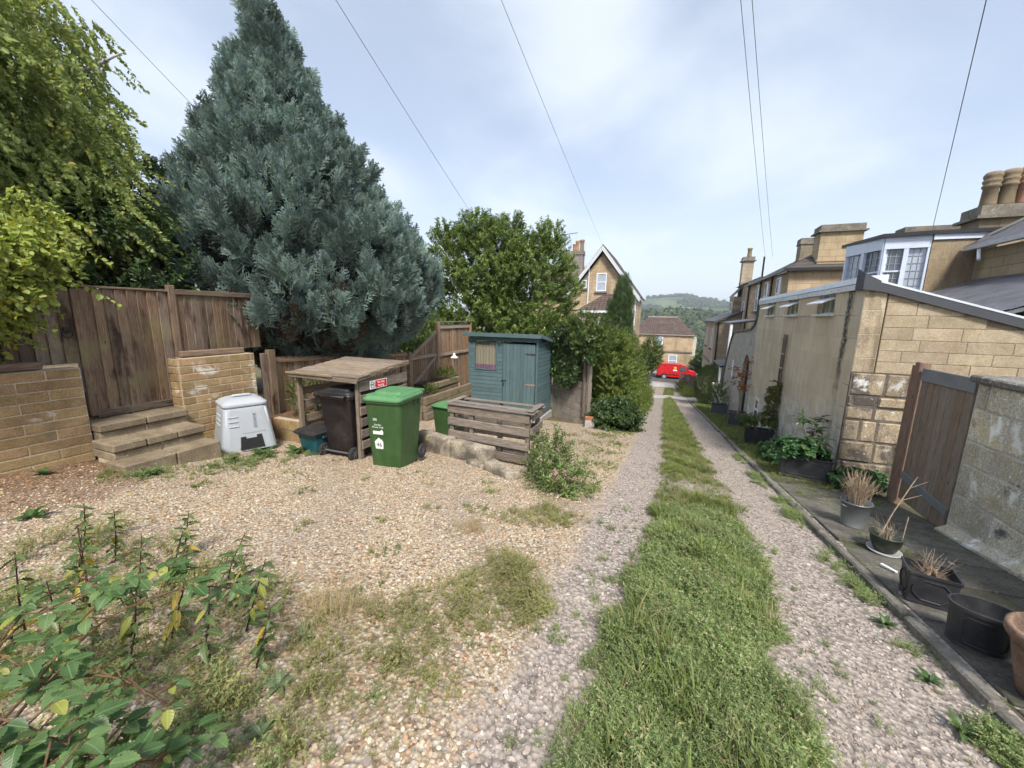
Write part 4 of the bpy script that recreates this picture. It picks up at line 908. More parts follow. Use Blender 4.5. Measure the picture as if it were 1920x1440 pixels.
course_wall(ob, 'rough_stone', M_rough, weathered('dark_joint', (.09, .075, .065), (.17, .15, .13), 6.), Y0b-.02, 2.70, 3.6, lambda a: gz(2.9, Y0b)-.15, .84, 'x', -1, .27, .42, joint=.016, proud=.014, thick=.25, jit=.014, vary=.42, seed=54, c=.022)
def slope_strip(name, mat, x0, x1, y0, y1, dz0, dz1):
    return obj(name, MB().prism([(x0, y0, topz(x0)+dz0), (x1, y0, topz(x1)+dz0), (x1, y0, topz(x1)+dz1), (x0, y0, topz(x0)+dz1)], (0, y1-y0, 0)), mat, ob)
slope_strip('verge_lead', M_leadd, 2.80, 6.0, Y0b-.05, Y0b-.02, -.055, .065); slope_strip('verge_cover', M_lead, 2.80, 6.0, Y0b-.055, Y0b+.25, .067, .095)
obj('corner_lead', MB().add([(2.64, 7.38, 2.08), (2.84, 7.38, 2.05), (2.84, 7.38, 2.20), (2.64, 7.38, 2.31), (2.62, 7.6, 2.08), (2.95, 7.7, 2.05), (2.95, 7.7, 2.22), (2.62, 7.6, 2.40)], [(0, 1, 2, 3), (4, 7, 6, 5), (0, 4, 5, 1), (3, 2, 6, 7), (0, 3, 7, 4), (1, 5, 6, 2)]), M_leadd, ob)
M_slate = None
def slates(name, par, p00, p10, p01, nu, nv, mat, thick=.012):
    """roof plane with slate courses: p00->p10 along the eave, p00->p01 up the slope; one slate = one piece"""
    p00, p10, p01 = Vector(p00), Vector(p10), Vector(p01); U = (p10-p00)/nu; V = (p01-p00)/nv; nrm = U.cross(V).normalized()
    if nrm.z < 0: nrm = -nrm
    rot = Matrix((U.normalized(), V.normalized(), U.normalized().cross(V.normalized()))).transposed().to_euler()
    flip = 1 if U.normalized().cross(V.normalized()).z > 0 else -1
    k = (round(U.length, 3), round(V.length, 3), mat.name)
    if k not in BOXC:
        me = MB().cbox((-U.length*.49, -V.length*.55, -thick/2), (U.length*.49, V.length*.55, thick/2), .002).mesh(name); me.materials.append(mat); BOXC[k] = me
    obj('roof_deck', MB().prism([p00-nrm*.02, p10-nrm*.02, p10+p01-p00-nrm*.02, p01-nrm*.02], -nrm*.05), mat, par)
    for j in range(nv):
        for i in range(nu):
            o = link(bpy.data.objects.new(name, BOXC[k])); o.parent = par; o.matrix_parent_inverse = pm(par).inverted()
            o.location = p00+U*(i+.5+(.25 if j % 2 else -.25)*(1 if 0 < i < nu-1 else 0))+V*(j+.5)+nrm*(.006+.004*random.random())
            o.rotation_euler = rot; o.rotation_euler.rotate_axis('X', .03*flip)
M_slate = weathered('slate', (.085, .085, .10), (.125, .125, .145), 3., bscale=40, vrnd=.2, rough=.55, spec=.45, stains=(((.16, .165, .15), 5., .6, .75, (1, 1, 1)),))
obj('inner_roof', MB().prism([(2.95, 7.7, 2.0), (5.6, 7.7, 1.25), (5.6, 14.7, 1.25), (2.95, 14.7, 2.0)], (0, 0, .05)), M_slate, ob)
obj('back_wall', MB().box((2.75, 14.5, -2.4), (5.6, 14.7, 1.6)), M_rend, ob)
# small white window low in the long wall
wl_ = obj('low_window', MB().box((WX-.02, 13.05, -1.42), (WX+.02, 13.12, -.72)).box((WX-.02, 13.53, -1.42), (WX+.02, 13.6, -.72)).box((WX-.02, 13.12, -1.42), (WX+.02, 13.53, -1.35)).box((WX-.02, 13.12, -.79), (WX+.02, 13.53, -.72)).box((WX-.02, 13.12, -1.09), (WX+.02, 13.53, -1.04)), M_wht, ob)
M_pane = None
def panemat(name, c=(.05, .06, .08)):
    t = NT(name); n = t.noise(t.pos(), 1.7, 4, .6); return t.finish(t.mix(n, c, tuple(x*2.2+.02 for x in c)), .06, spec=.9)
M_pane = panemat('dark_pane'); M_pane2 = panemat('net_curtain_pane', (.22, .25, .30))
obj('pane', MB().box((WX-.006, 13.12, -1.35), (WX+.0, 13.53, -1.09)).box((WX-.006, 13.12, -1.04), (WX+.0, 13.53, -.79)), M_pane, wl_)
# trellis on the wall
tr_ = thing('wall_trellis', 'narrow wooden ladder trellis fixed to the tan outbuilding wall', 'trellis', (WX-.06, 11.1, gz(2.6, 11.1)))
for a in (11.0, 11.12, 11.24): piece('upright', (.022, .03, 1.95), W_grey_z, tr_, (WX-.05, a, .30), c=.003)
for i in range(6): piece('rung', (.022, .32, .03), plain('pale_rung', (.5, .46, .4), .7) if i else W_grey_y, tr_, (WX-.075, 11.12, 1.15-.34*i), c=.003)

# grey garden wall with arched door, beyond the outbuilding
M_gwall = lichen('grey_render', (.38, .36, .32), (.48, .455, .41), white=(.58, .565, .53), wlo=.6, dlo=.6)
gw = thing('garden_wall', 'grey rendered wall with an arched door and swept top beyond the outbuilding', 'wall', (2.8, 18, gz(2.7, 18)))
dY0, dY1, dzs, dza = 15.35, 16.45, -.15, .38
gb0 = lambda y_: gz(2.6, y_)-.2
arch = [(dY1-(dY1-dY0)*.5*(1-math.cos(a)), dzs+(dza-dzs)*math.sin(a)) for a in np.linspace(0, math.pi, 13)]
top_pts = [(14.74, 1.95), (14.9, 1.65), (15.15, 1.42), (15.6, 1.27), (17, 1.18), (19.3, 1.05), (19.8, .75), (20.3, .15), (20.7, -.45), (21.0, -1.15), (21.1, -1.9)]
outer = [(14.74, gb0(14.74)), (dY0, gb0(dY0))]+[(a, b) for a, b in arch[::-1]]+[(dY1, gb0(dY1)), (21.1, gb0(21.1))]+top_pts[::-1]
obj('wall', MB().prism([(2.72, a, b) for a, b in outer], (.3, 0, 0)), M_gwall, gw)
cp = MB()
for (a, b), (c, d) in zip(top_pts[:-1], top_pts[1:]): cp.prism([(2.66, a, b), (2.66, c, d), (2.66, c, d+.07), (2.66, a, b+.07)], (.42, 0, 0))
obj('coping', cp, M_cope, gw)
dd = obj('door', MB().prism([(2.90, dY0, gb0(dY0)), (2.90, dY1, gb0(dY1))]+[(2.90, a, b) for a, b in arch], (.04, 0, 0)), plain('door_navy', (.02, .022, .035), .4), gw)
obj('door_frame', MB().tube([(2.86, dY0+.02, gb0(dY0))]+[(2.86, a, b-.02) for a, b in arch[::-1]]+[(2.86, dY1-.02, gb0(dY1))], .035, 6), M_leadd, gw)
piece('white_vent', (.02, .25, .7), M_wht, gw, (2.71, 18.7, -.45), c=.004)
gp = thing('gate_pier', 'short pale stone pier at the end of the grey wall', 'pier', (2.55, 21.6, gz(2.5, 21.6)))
obj('shaft', MB().cbox((-.17, -.17, 0), (.17, .17, 1.25), .015), M_gwall, gp, local=True); obj('cap', MB().cbox((-.22, -.22, 1.25), (.22, .22, 1.36), .02), plain('pier_cap', (.6, .58, .54), .8), gp, local=True)

# ================================================================ HOUSES
def ashlar_far(name, c1, c2, bw_=.7, bh=.3, axis='x', stain=(.20, .16, .105)):
    t = NT(name); P = t.pos(); s3 = t.n('ShaderNodeSeparateXYZ', {0: P})
    v2 = t.n('ShaderNodeCombineXYZ', {0: s3.outputs[0 if axis == 'x' else 1], 1: s3.outputs[2]}).outputs[0]
    b = t.n('ShaderNodeTexBrick', {'Vector': v2, 'Color1': (*c1, 1), 'Color2': (*c2, 1), 'Mortar': (*[x*.72 for x in c1], 1), 'Scale': 1., 'Mortar Size': .012, 'Brick Width': bw_, 'Row Height': bh})
    col = t.mix(t.ramp(t.noise(t.pos((1, 1, .35)), .9, 6, .65), .42, .72, 0., .7), b.outputs['Color'], stain)
    col = t.mix(t.ramp(t.noise(P, 2.7, 5, .65), .55, .75, 0., .5), col, tuple(min(1, x*1.25) for x in c2))
    return t.finish(col, .9, t.noise(P, 30, 3), .3, .01, spec=.2)
HONEY = ((.43, .315, .20), (.52, .40, .27)); DUN = ((.35, .285, .21), (.43, .355, .27))
M_hx, M_hy = ashlar_far('honey_stone_x', *HONEY, axis='x'), ashlar_far('honey_stone_y', *HONEY, axis='y')
M_dx, M_dy = ashlar_far('dun_stone_x', *DUN, axis='x', stain=(.15, .125, .09)), ashlar_far('dun_stone_y', *DUN, axis='y', stain=(.16, .135, .10))
M_wallbay = weathered('bay_render', (.28, .215, .135), (.345, .275, .185), 2., bscale=40, stains=(((.15, .11, .075), 1.3, .5, .72, (1, 1, .25)), ((.22, .165, .11), 6., .5, .7, (1, 1, 1))))
def tilemat(name, c1, c2, axis='x', course=.3, wid=.3):
    t = NT(name); P = t.pos(); s3 = t.n('ShaderNodeSeparateXYZ', {0: P}); v2 = t.n('ShaderNodeCombineXYZ', {0: s3.outputs[0 if axis == 'x' else 1], 1: s3.outputs[2]}).outputs[0]
    b = t.n('ShaderNodeTexBrick', {'Vector': v2, 'Color1': (*c1, 1), 'Color2': (*c2, 1), 'Mortar': (*[x*.4 for x in c1], 1), 'Scale': 1., 'Mortar Size': .03, 'Mortar Smooth': .6, 'Brick Width': wid, 'Row Height': course*.6}, offset=0.)
    col = t.mix(t.ramp(t.noise(P, 1.5, 4), .5, .8, 0., .4), b.outputs['Color'], (.18, .16, .14))
    return t.finish(col, .8, b.outputs['Fac'], .6, .03)
M_tile = tilemat('brown_tile', (.088, .060, .053), (.125, .088, .078)); M_tiley = tilemat('brown_tile_y', (.07, .06, .056), (.105, .09, .083), 'y')
M_fslate = weathered('far_slate', (.07, .07, .075), (.115, .112, .115), 2., bscale=12, bstr=.4, rough=.6)
def window(par, c, w, h, axis, nrm, rows=2, cols=1, fr=.06, sill=True, frame=None, pane=None, name='window', th=.05):
    """axis: direction of the wall; nrm: sign of the outward normal on the other axis"""
    frame = frame or M_wht; pane = pane or M_pane; b = MB(); p = MB(); x, y_, z_ = c
    def bx(m, a0, a1, z0, z1, d0, d1):
        if axis == 'x': m.box((x+a0, y_+min(d0*nrm, d1*nrm), z_+z0), (x+a1, y_+max(d0*nrm, d1*nrm), z_+z1))
        else: m.box((x+min(d0*nrm, d1*nrm), y_+a0, z_+z0), (x+max(d0*nrm, d1*nrm), y_+a1, z_+z1))
    bx(b, -w/2, -w/2+fr, -h/2, h/2, -.02, th); bx(b, w/2-fr, w/2, -h/2, h/2, -.02, th); bx(b, -w/2+fr, w/2-fr, -h/2, -h/2+fr, -.02, th); bx(b, -w/2+fr, w/2-fr, h/2-fr, h/2, -.02, th)
    for r in range(1, rows): zc = -h/2+h*r/rows; bx(b, -w/2+fr, w/2-fr, zc-fr*.4, zc+fr*.4, -.02, th*.8)
    for k in range(1, cols): ac = -w/2+w*k/cols; bx(b, ac-fr*.35, ac+fr*.35, -h/2+fr, h/2-fr, -.015, th*.75)
    bx(p, -w/2+fr, w/2-fr, -h/2+fr, h/2-fr, .004, .012)
    o = obj(name, b, frame, par); obj('pane', p, pane, o)
    if sill:
        s = MB(); bx(s, -w/2-.1, w/2+.1, -h/2-.14, -h/2, -.02, .14); obj('sill', s, M_cope, o)
    return o
M_pot = weathered('clay_pot', (.28, .16, .10), (.37, .24, .16), 4., vrnd=.25, hrnd=.03); M_poty = weathered('buff_pot', (.22, .17, .11), (.31, .245, .165), 4., vrnd=.2)
M_stack = ashlar_far('stack_stone', (.27, .22, .155), (.34, .285, .205), .45, .25, 'x', (.13, .11, .085))
M_capst = lichen('chimney_cap_stone', (.15, .135, .115), (.25, .225, .19), white=(.40, .38, .34), wlo=.62)
def chimney(par, c, w, d, h, cap=.12, name='chimney', mat=None, pots=()):
    x, y_, z_ = c
    ch = obj(name, MB().box((x-w/2, y_-d/2, z_), (x+w/2, y_+d/2, z_+h)), mat or M_stack, par)
    obj('chimney_cap', MB().prism([(x-w/2-cap, y_-d/2-cap, z_+h), (x+w/2+cap, y_-d/2-cap, z_+h), (x+w/2+cap, y_+d/2+cap, z_+h), (x-w/2-cap, y_+d/2+cap, z_+h)], (0, 0, .07)).box((x-w/2-.03, y_-d/2-.03, z_+h+.07), (x+w/2+.03, y_+d/2+.03, z_+h+.32)), M_capst, ch)
    obj('chimney_band', MB().box((x-w/2-.03, y_-d/2-.03, z_+h*.35), (x+w/2+.03, y_+d/2+.03, z_+h*.35+.08)), mat or M_stack, ch)
    for (dx_, r, hh, m, ribbed) in pots:
        z0 = z_+h+.32
        prof = [(r*1.1, z0), (r, z0+.1), (r*.92, z0+hh*.55)]
        if ribbed: prof += [(r*1.12, z0+hh*.58), (r*1.12, z0+hh*.64), (r*.95, z0+hh*.66), (r*1.15, z0+hh*.72), (r*1.15, z0+hh*.78), (r*.97, z0+hh*.8), (r*1.15, z0+hh*.86), (r*1.15, z0+hh*.93), (r*.9, z0+hh), (r*.7, z0+hh)]
        else: prof += [(r*.95, z0+hh*.8), (r*1.1, z0+hh*.85), (r*1.1, z0+hh), (r*.8, z0+hh)]
        obj('chimney_pot', MB().lathe(prof, 16, (x+dx_, y_, 0)), m, ch, smooth=True)
    return ch
M_barge = plain('barge_grey', (.56, .585, .61), .5); M_gut = plain('black_gutter', (.02, .02, .022), .4); M_blue = plain('bay_white', (.62, .68, .78), .45, dirt=.04)

# --- bay-window house directly behind the outbuilding
hb = thing('bay_house', 'stone house with a white angled bay window behind the outbuilding', 'house', (6, 13, gz(5.5, 13)))
BX, BY = 4.97, 13.1
obj('wall', MB().box((5.80, 12.9, -2.2), (6.95, 13.3, 3.60)).box((4.86, 13.2, -2.2), (5.80, 16, 2.45)), M_wallbay, hb)
fac = ((4.97, 13.1), (5.80, 12.95)); fac2 = ((4.97, 13.1), (4.62, 14.35))
def facet(a, b, z0, z1, ncol, leaded=True):
    a, b = Vector((*a, 0)), Vector((*b, 0)); d = (b-a); L = d.length; d.normalize(); n_ = Vector((d.y, -d.x, 0))
    if n_.y > 0 and abs(n_.y) > abs(n_.x): n_ = -n_
    if abs(n_.x) >= abs(n_.y) and n_.x > 0: n_ = -n_
    def q(m, s0, s1, zz0, zz1, o0, o1):
        p = [a+d*s0+n_*o0, a+d*s1+n_*o0, a+d*s1+n_*o1, a+d*s0+n_*o1]
        m.prism([v+Vector((0, 0, zz0)) for v in p], (0, 0, zz1-zz0))
    f_ = MB(); q(f_, 0, L, z1, z1+.28, -.15, .035); q(f_, 0, L, z0-.2, z0, -.15, .03)
    for k in range(ncol+1): s = L*k/ncol; q(f_, max(0, s-.045), min(L, s+.045), z0, z1, -.12, .03)
    wo_ = obj('bay_window', f_, M_blue, hb)
    for k in range(ncol):
        s0, s1 = L*k/ncol+.045, L*(k+1)/ncol-.045
        p_ = MB(); q(p_, s0, s1, z0, z1, -.06, -.05); obj('pane', p_, M_pane if (k+ncol) % 2 == 0 or ncol == 2 and k == 0 else M_pane2, wo_)
        bb_ = MB()
        for r in range(1, 6): zc = z0+(z1-z0)*r/6; q(bb_, s0, s1, zc-.006, zc+.006, -.05, -.035)
        for c in range(1, 3): sc_ = s0+(s1-s0)*c/3; q(bb_, sc_-.006, sc_+.006, z0, z1, -.05, -.035)
        obj('leading', bb_, plain('leading_grey', (.35, .36, .38), .5), wo_)
        if k == 0 and ncol == 2: c_ = MB(); q(c_, s0, s1, (z0+z1)/2-.02, (z0+z1)/2+.02, -.05, -.01); obj('transom', c_, M_blue, wo_)
    return wo_
facet(*fac, 2.35, 3.44, 2); facet(*fac2, 2.35, 3.44, 2)
obj('bay_roof', MB().prism([(4.55, 14.6, 3.72), (4.88, 13.0, 3.72), (5.80, 12.82, 3.72), (7.0, 12.8, 3.72), (7.0, 14.6, 3.72)], (0, 0, .09)), M_gut, hb)
obj('fascia', MB().prism([(5.80, 12.86, 3.60), (6.95, 12.86, 3.60), (6.95, 12.86, 3.72), (5.80, 12.86, 3.72)], (0, .03, 0)), M_blue, hb)
# --- house on the far right with slate roof and four chimney pots
hr = thing('slate_house', 'stone house with a slate roof and a row of chimney pots at the right edge', 'house', (7.5, 11, gz(6, 11)))
obj('wall', MB().box((6.62, 6.5, -1.5), (6.9, 12.88, 3.30)), ashlar_far('right_house_stone', (.32, .25, .155), (.40, .32, .21), .6, .22, 'y'), hr)
slates('slate', hr, (6.42, 12.9, 3.42), (6.42, 6.6, 3.42), (9.4, 12.9, 5.25), 24, 12, M_slate)
obj('gutter', MB().prism([(6.34, 6.6, 3.30), (6.46, 6.6, 3.30), (6.46, 6.6, 3.40), (6.34, 6.6, 3.40)], (0, 6.25, 0)), plain('gutter_grey', (.5, .5, .5), .5), hr)
obj('lead_valley', MB().tube([(6.40, 12.6, 3.38), (6.7, 12.75, 3.62), (7.2, 12.8, 3.92), (8.5, 12.9, 4.72)], .055, 6), M_gut, hr)
obj('waste_pipe', MB().tube([(6.42, 12.45, 3.30), (6.36, 12.3, 3.15), (6.33, 12.2, 3.02)], .03, 8), M_wht, hr)
chimney(hr, (8.1, 14.2, 2.2), 2.1, .7, 2.0, mat=M_stack, pots=((-.80, .15, .85, M_poty, True), (-.48, .15, .88, M_poty, True), (-.15, .16, .92, M_pot, True), (.22, .16, .94, M_pot, True), (.58, .16, .9, M_poty, True)))
chimney(hr, (6.85, 15.6, 2.5), 1.2, .5, 1.55, .03)
lr = thing('lean_to_roof', 'low slate lean-to roof between the outbuilding and the stone house', 'roof', (5.2, 9.5, 1.5))
slates('slate', lr, (4.2, 12.6, 1.72), (4.2, 7.75, 1.72), (6.6, 12.6, 2.62), 16, 9, M_slate)

# --- terrace house with big square chimney
ha = thing('terrace_house', 'honey stone terrace house with a big square chimney beyond the outbuilding', 'house', (7.5, 27, gz(5, 27)))
obj('wall', MB().prism([(5.05, 22, -4), (9.5, 22, -4), (9.5, 22, 3.92), (5.05, 22, 3.92)], (0, .3, 0)), M_hx, ha); obj('wall', MB().prism([(5.05, 22.3, -4.6), (5.05, 31.5, -4.6), (5.05, 31.5, 3.92), (5.05, 22.3, 3.92)], (.3, 0, 0)), M_hy, ha)
obj('roof', MB().add([(4.8, 21.75, 3.95), (10, 21.75, 3.95), (4.8, 31.8, 3.95), (7.2, 24.2, 5.35), (10, 24.2, 5.35), (7.2, 31.8, 5.35)], [(0, 1, 4, 3), (0, 3, 5, 2)]), M_tiley, ha)
obj('gutter', MB().box((4.76, 21.7, 3.86), (10, 21.84, 3.99)).box((4.76, 21.84, 3.86), (4.9, 31.7, 3.99)), M_gut, ha)
chimney(ha, (6.85, 22.6, 3.6), 1.55, .9, 1.95, mat=ashlar_far('chimney_honey', (.39, .30, .185), (.45, .355, .23), .5, .3, 'x'))
chimney(ha, (7.0, 26.5, 4.4), 1.3, .7, 1.3, .05)
window(ha, (5.05, 23.6, 2.95), .85, 1.6, 'y', -1, 2, 1, .08); window(ha, (5.05, 26.2, 2.95), .85, 1.6, 'y', -1, 2, 1, .08); window(ha, (5.05, 28.6, 2.95), .85, 1.6, 'y', -1, 2, 1, .08)
for yy in (24.8, 27.5, 31.2): obj('downpipe', MB().tube([(4.95, yy, 4.0), (4.95, yy, -3.5)], .06, 8), M_gut, ha)
obj('soil_vent', MB().tube([(4.95, 27.5, 3.9), (4.95, 27.5, 5.3)], .05, 8), M_gut, ha)
h2 = thing('chimney_house', 'tall stone house with a slender chimney further down the lane', 'house', (6, 34, gz(5, 34)))
obj('wall', MB().box((5.0, 31.85, -5), (9, 36.4, 4.15)), M_dy, h2); obj('roof', MB().prism([(4.8, 31.9, 4.15), (9, 31.9, 4.15), (9, 31.9, 4.9), (5.6, 31.9, 4.55)], (0, 4.6, 0)), M_fslate, h2)
chimney(h2, (5.4, 36.0, 3.5), .75, .8, 2.6, .12, mat=M_dx, pots=((.05, .16, .7, M_poty, False),))
obj('bay_cap', MB().prism([(4.45, 34.2, 3.35), (5.0, 34.2, 4.0), (5.0, 36.5, 4.0), (4.45, 36.5, 3.35)], (0, 0, .06)), M_fslate, h2); obj('bay', MB().box((4.5, 34.3, -5), (5.0, 36.4, 3.35)), M_dy, h2)
window(h2, (4.5, 35.3, 2.2), .9, 1.6, 'y', -1, 2, 1, .08); window(h2, (5.0, 32.9, 2.2), .8, 1.5, 'y', -1, 2, 1, .08)
hd = thing('low_house', 'lower stone house with a sloping slate roof beside the round hedge', 'house', (4.5, 36, gz(4, 36)))
obj('wall', MB().prism([(3.4, 32.8, -5.2), (5.0, 32.8, -5.2), (5.0, 32.8, 2.1), (3.4, 32.8, 1.4)], (0, .3, 0)), M_dx, hd); obj('wall', MB().box((3.4, 33.1, -5.2), (3.7, 42, 1.35)), ashlar_far('pink_stone', (.40, .345, .285), (.46, .40, .335), .6, .3, 'y', (.27, .23, .19)), hd)
obj('roof', MB().prism([(3.15, 32.5, 1.35), (5.0, 32.5, 2.15), (5.0, 42, 2.15), (3.15, 42, 1.35)], (0, 0, .12)), M_fslate, hd)
obj('string_course', MB().box((3.33, 32.72, -1.9), (5.0, 32.8, -1.75)).box((3.33, 32.8, -1.9), (3.4, 42, -1.75)), M_cope, hd)
window(hd, (3.4, 35.5, .1), .7, 1.6, 'y', -1, 2, 1, .07); window(hd, (3.4, 39.5, .1), .7, 1.6, 'y', -1, 2, 1, .07)
obj('downpipe', MB().tube([(3.5, 32.7, 1.4), (3.5, 32.7, -4.5)], .06, 8), M_gut, hd); obj('downpipe', MB().tube([(3.25, 33.3, 1.3), (3.32, 33.3, .9), (3.32, 33.3, -4.5)], .06, 8), plain('pale_pipe', (.5, .48, .45), .6), hd)
# lean-to glass-roofed porch between the wall and the houses
pc = thing('lean_to_porch', 'dark-framed glass lean-to roof rising above the grey wall', 'porch', (3.6, 25, gz(3.5, 25)))
for zc, yy in ((1.75, 22.2), (-.7, 24.5)):
    obj('roof_panel', MB().prism([(2.9, yy, zc-.35), (5.0, yy, zc), (5.0, yy+3.2, zc), (2.9, yy+3.2, zc-.35)], (0, 0, .06)), M_slate, pc)
    obj('front_beam', MB().tube([(2.9, yy, zc-.35), (5.0, yy, zc)], .05, 6), M_gut, pc)
for zc, yy in ((1.75, 22.2), (-.7, 24.5)): obj('corner_post', MB().tube([(2.95, yy+.05, zc-.35), (2.95, yy+.05, gz(2.9, yy)-.1)], .07, 8), M_wht, pc)

# --- gabled house left of the lane
hg = thing('gabled_house', 'honey stone gabled house with white bargeboards and small attic window', 'house', (-5.2, 38, gz(-4, 38)))
GYf = 34.; az, ex, ez = 7.05, -2.62, 3.35; axx = -5.53; lx = axx-(ex-axx)*1.08; lz = ez-.2
obj('wall', MB().prism([(-8.45, GYf, -5.2), (ex-.08, GYf, -5.2), (ex-.08, GYf, ez-.15), (axx, GYf, az-.2), (-8.45, GYf, ez-.15)], (0, 8, 0)), M_hx, hg)
def rafter(name, p, q, w, d, m):
    p, q = Vector(p), Vector(q); s = Vector((0, 0, w)); return obj(name, MB().prism([p, q, q+s, p+s], (0, d, 0)), m, hg)
rafter('bargeboard', (axx, GYf-.45, az-.02), (ex+.30, GYf-.45, ez-.50), .42, .08, M_barge); rafter('bargeboard', (axx, GYf-.45, az-.02), (-8.75, GYf-.45, ez-.58), .42, .08, M_barge)
obj('roof', MB().prism([(axx, GYf-.36, az+.33), (ex+.2, GYf-.36, ez-.10), (ex+.2, GYf-.36, ez+.05), (axx, GYf-.36, az+.5), (-8.8, GYf-.36, ez-.25), (-8.8, GYf-.36, ez-.4)], (0, 8.6, 0)), M_tiley, hg)
window(hg, (-5.55, GYf, 4.52), .85, 1.5, 'x', -1, 2, 1, .08, pane=M_pane2); window(hg, (-7.0, GYf, 4.38), .42, .68, 'x', -1, 1, 1, .07)
obj('downpipe', MB().tube([(-6.62, GYf-.08, 6.2), (-6.62, GYf-.08, 2.1)], .05, 8), M_wht, hg); obj('corner_pipe', MB().tube([(-2.66, GYf-.1, 3.3), (-2.66, GYf-.1, -4.5)], .06, 8), M_wht, hg)
obj('porch_wall', MB().box((-7.05, 32.3, -5), (-2.75, 33.98, 2.0)), M_hx, hg)
obj('porch_roof', MB().add([(-7.2, 32.1, 2.1), (-2.6, 32.1, 2.1), (-4.6, 34, 3.55), (-5.2, 34, 3.55), (-7.2, 34, 2.1), (-2.6, 34, 2.1)], [(0, 1, 2, 3), (0, 3, 4), (1, 5, 2)]), M_tile, hg)
obj('porch_gutter', MB().box((-7.22, 32.0, 1.95), (-2.58, 32.12, 2.13)), M_wht, hg)
window(hg, (-4.85, 32.3, .75), 1.0, 1.7, 'x', -1, 2, 1, .08); window(hg, (-6.9, 32.3, .75), .55, 1.5, 'x', -1, 2, 1, .07)
obj('rear_roof', MB().prism([(-13, 37, 3.2), (-6.5, 37, 3.2), (-6.5, 40, 6.4), (-13, 40, 6.4)], (0, 0, .15)), M_tile, hg); obj('rear_wall', MB().box((-13, 37.2, -5), (-8.4, 44, 3.2)), M_hx, hg)
obj('ridge_tile', MB().box((-13, 39.9, 6.45), (-6.4, 40.2, 6.65)), plain('ridge_pale', (.5, .46, .42), .8), hg)
chimney(hg, (-8.45, 36.6, 4.2), 1.5, .7, 3.0, .06, mat=ashlar_far('grey_stack', (.25, .215, .19), (.31, .275, .25), .5, .25, 'x', (.17, .15, .135)), pots=((-.15, .17, .65, M_pot, False), (.12, .18, .95, M_pot, False), (.55, .20, 1.0, M_poty, False)))
ae = thing('roof_aerial', 'thin television aerial on a mast behind the gabled house chimney', 'aerial', (-9.6, 37.0, 7.2))
obj('mast', MB().tube([(0, 0, -.8), (0, 0, 2.0)], .025, 6), M_leadd, ae, local=True); obj('boom', MB().tube([(-.65, 0, 1.9), (1.15, 0, 2.05)], .02, 6), M_leadd, ae, local=True)
for i in range(12): obj('element', MB().tube([(-.6+.15*i, -.25, 1.905+.0125*i), (-.6+.15*i, .25, 1.905+.0125*i)], .012, 5), M_leadd, ae, local=True)
# --- hip-roofed house across the road
hh = thing('hip_roofed_house', 'honey stone house with a brown hipped roof behind the red van', 'house', (-.6, 64, lane_z(60)))
obj('wall', MB().box((-4.8, 60, -6), (3.45, 67, -.55)), M_hx, hh)
obj('roof', MB().add([(-5.2, 59.7, -.6), (3.8, 59.7, -.6), (3.8, 67.3, -.6), (-5.2, 67.3, -.6), (-2.9, 63.3, 1.75), (1.15, 63.3, 1.75)], [(0, 1, 5, 4), (1, 2, 5), (2, 3, 4, 5), (3, 0, 4)]), M_tile, hh)
obj('ridge_tile', MB().box((-2.95, 63.15, 1.72), (1.2, 63.45, 1.9)), plain('ridge_grey', (.36, .33, .31), .8), hh)
obj('string_course', MB().box((-4.8, 59.9, -3.2), (3.5, 60, -3.02)), M_cope, hh); obj('eaves', MB().box((-5.0, 59.75, -.75), (3.6, 60, -.6)), plain('pale_eaves', (.5, .45, .37), .8), hh)
window(hh, (1.0, 60, -4.4), 1.2, 1.75, 'x', -1, 2, 1, .13, pane=M_pane2); window(hh, (-1.0, 60, -1.6), 1.0, 1.3, 'x', -1, 2, 1, .13, pane=M_pane2)
obj('blind_panel', MB().box((.55, 59.96, -2.9), (1.9, 60, -1.0)), M_hx, hh)
obj('side_bay', MB().box((3.45, 60.6, -6), (3.9, 63, -1.0)), plain('pale_stone', (.55, .50, .42), .8), hh)
window(hh, (3.9, 61.8, -1.9), 1.6, 1.4, 'y', 1, 2, 2, .12); window(hh, (3.9, 61.8, -4.6), 1.6, 1.6, 'y', 1, 2, 2, .12)
gd = thing('garage_door', 'pale green garage beside the red van across the road', 'garage', (-2.6, 56.5, ROADZ))
obj('door', MB().box((-1.1, 0, .1), (1.1, .1, 2.1)), plain('pale_green', (.20, .30, .27), .6), gd, local=True); obj('wall', MB().box((-2.6, .1, 0), (1.4, .6, 2.6)), M_dx, gd, local=True)
# --- house glimpsed through the birch
hl = thing('side_house', 'stone house with a white framed window glimpsed through the birch', 'house', (-16, 5, 0))
obj('wall', MB().box((-17.5, -2, -.5), (-15.6, 6.2, 5.2)), M_dy, hl); window(hl, (-15.6, 4.9, 3.55), 2.6, 1.1, 'y', 1, 1, 3, .12, pane=M_pane2)
obj('roof', MB().prism([(-18, -2, 5.2), (-15.2, -2, 5.2), (-17.5, -2, 6.4)], (0, 8.4, 0)), M_fslate, hl)
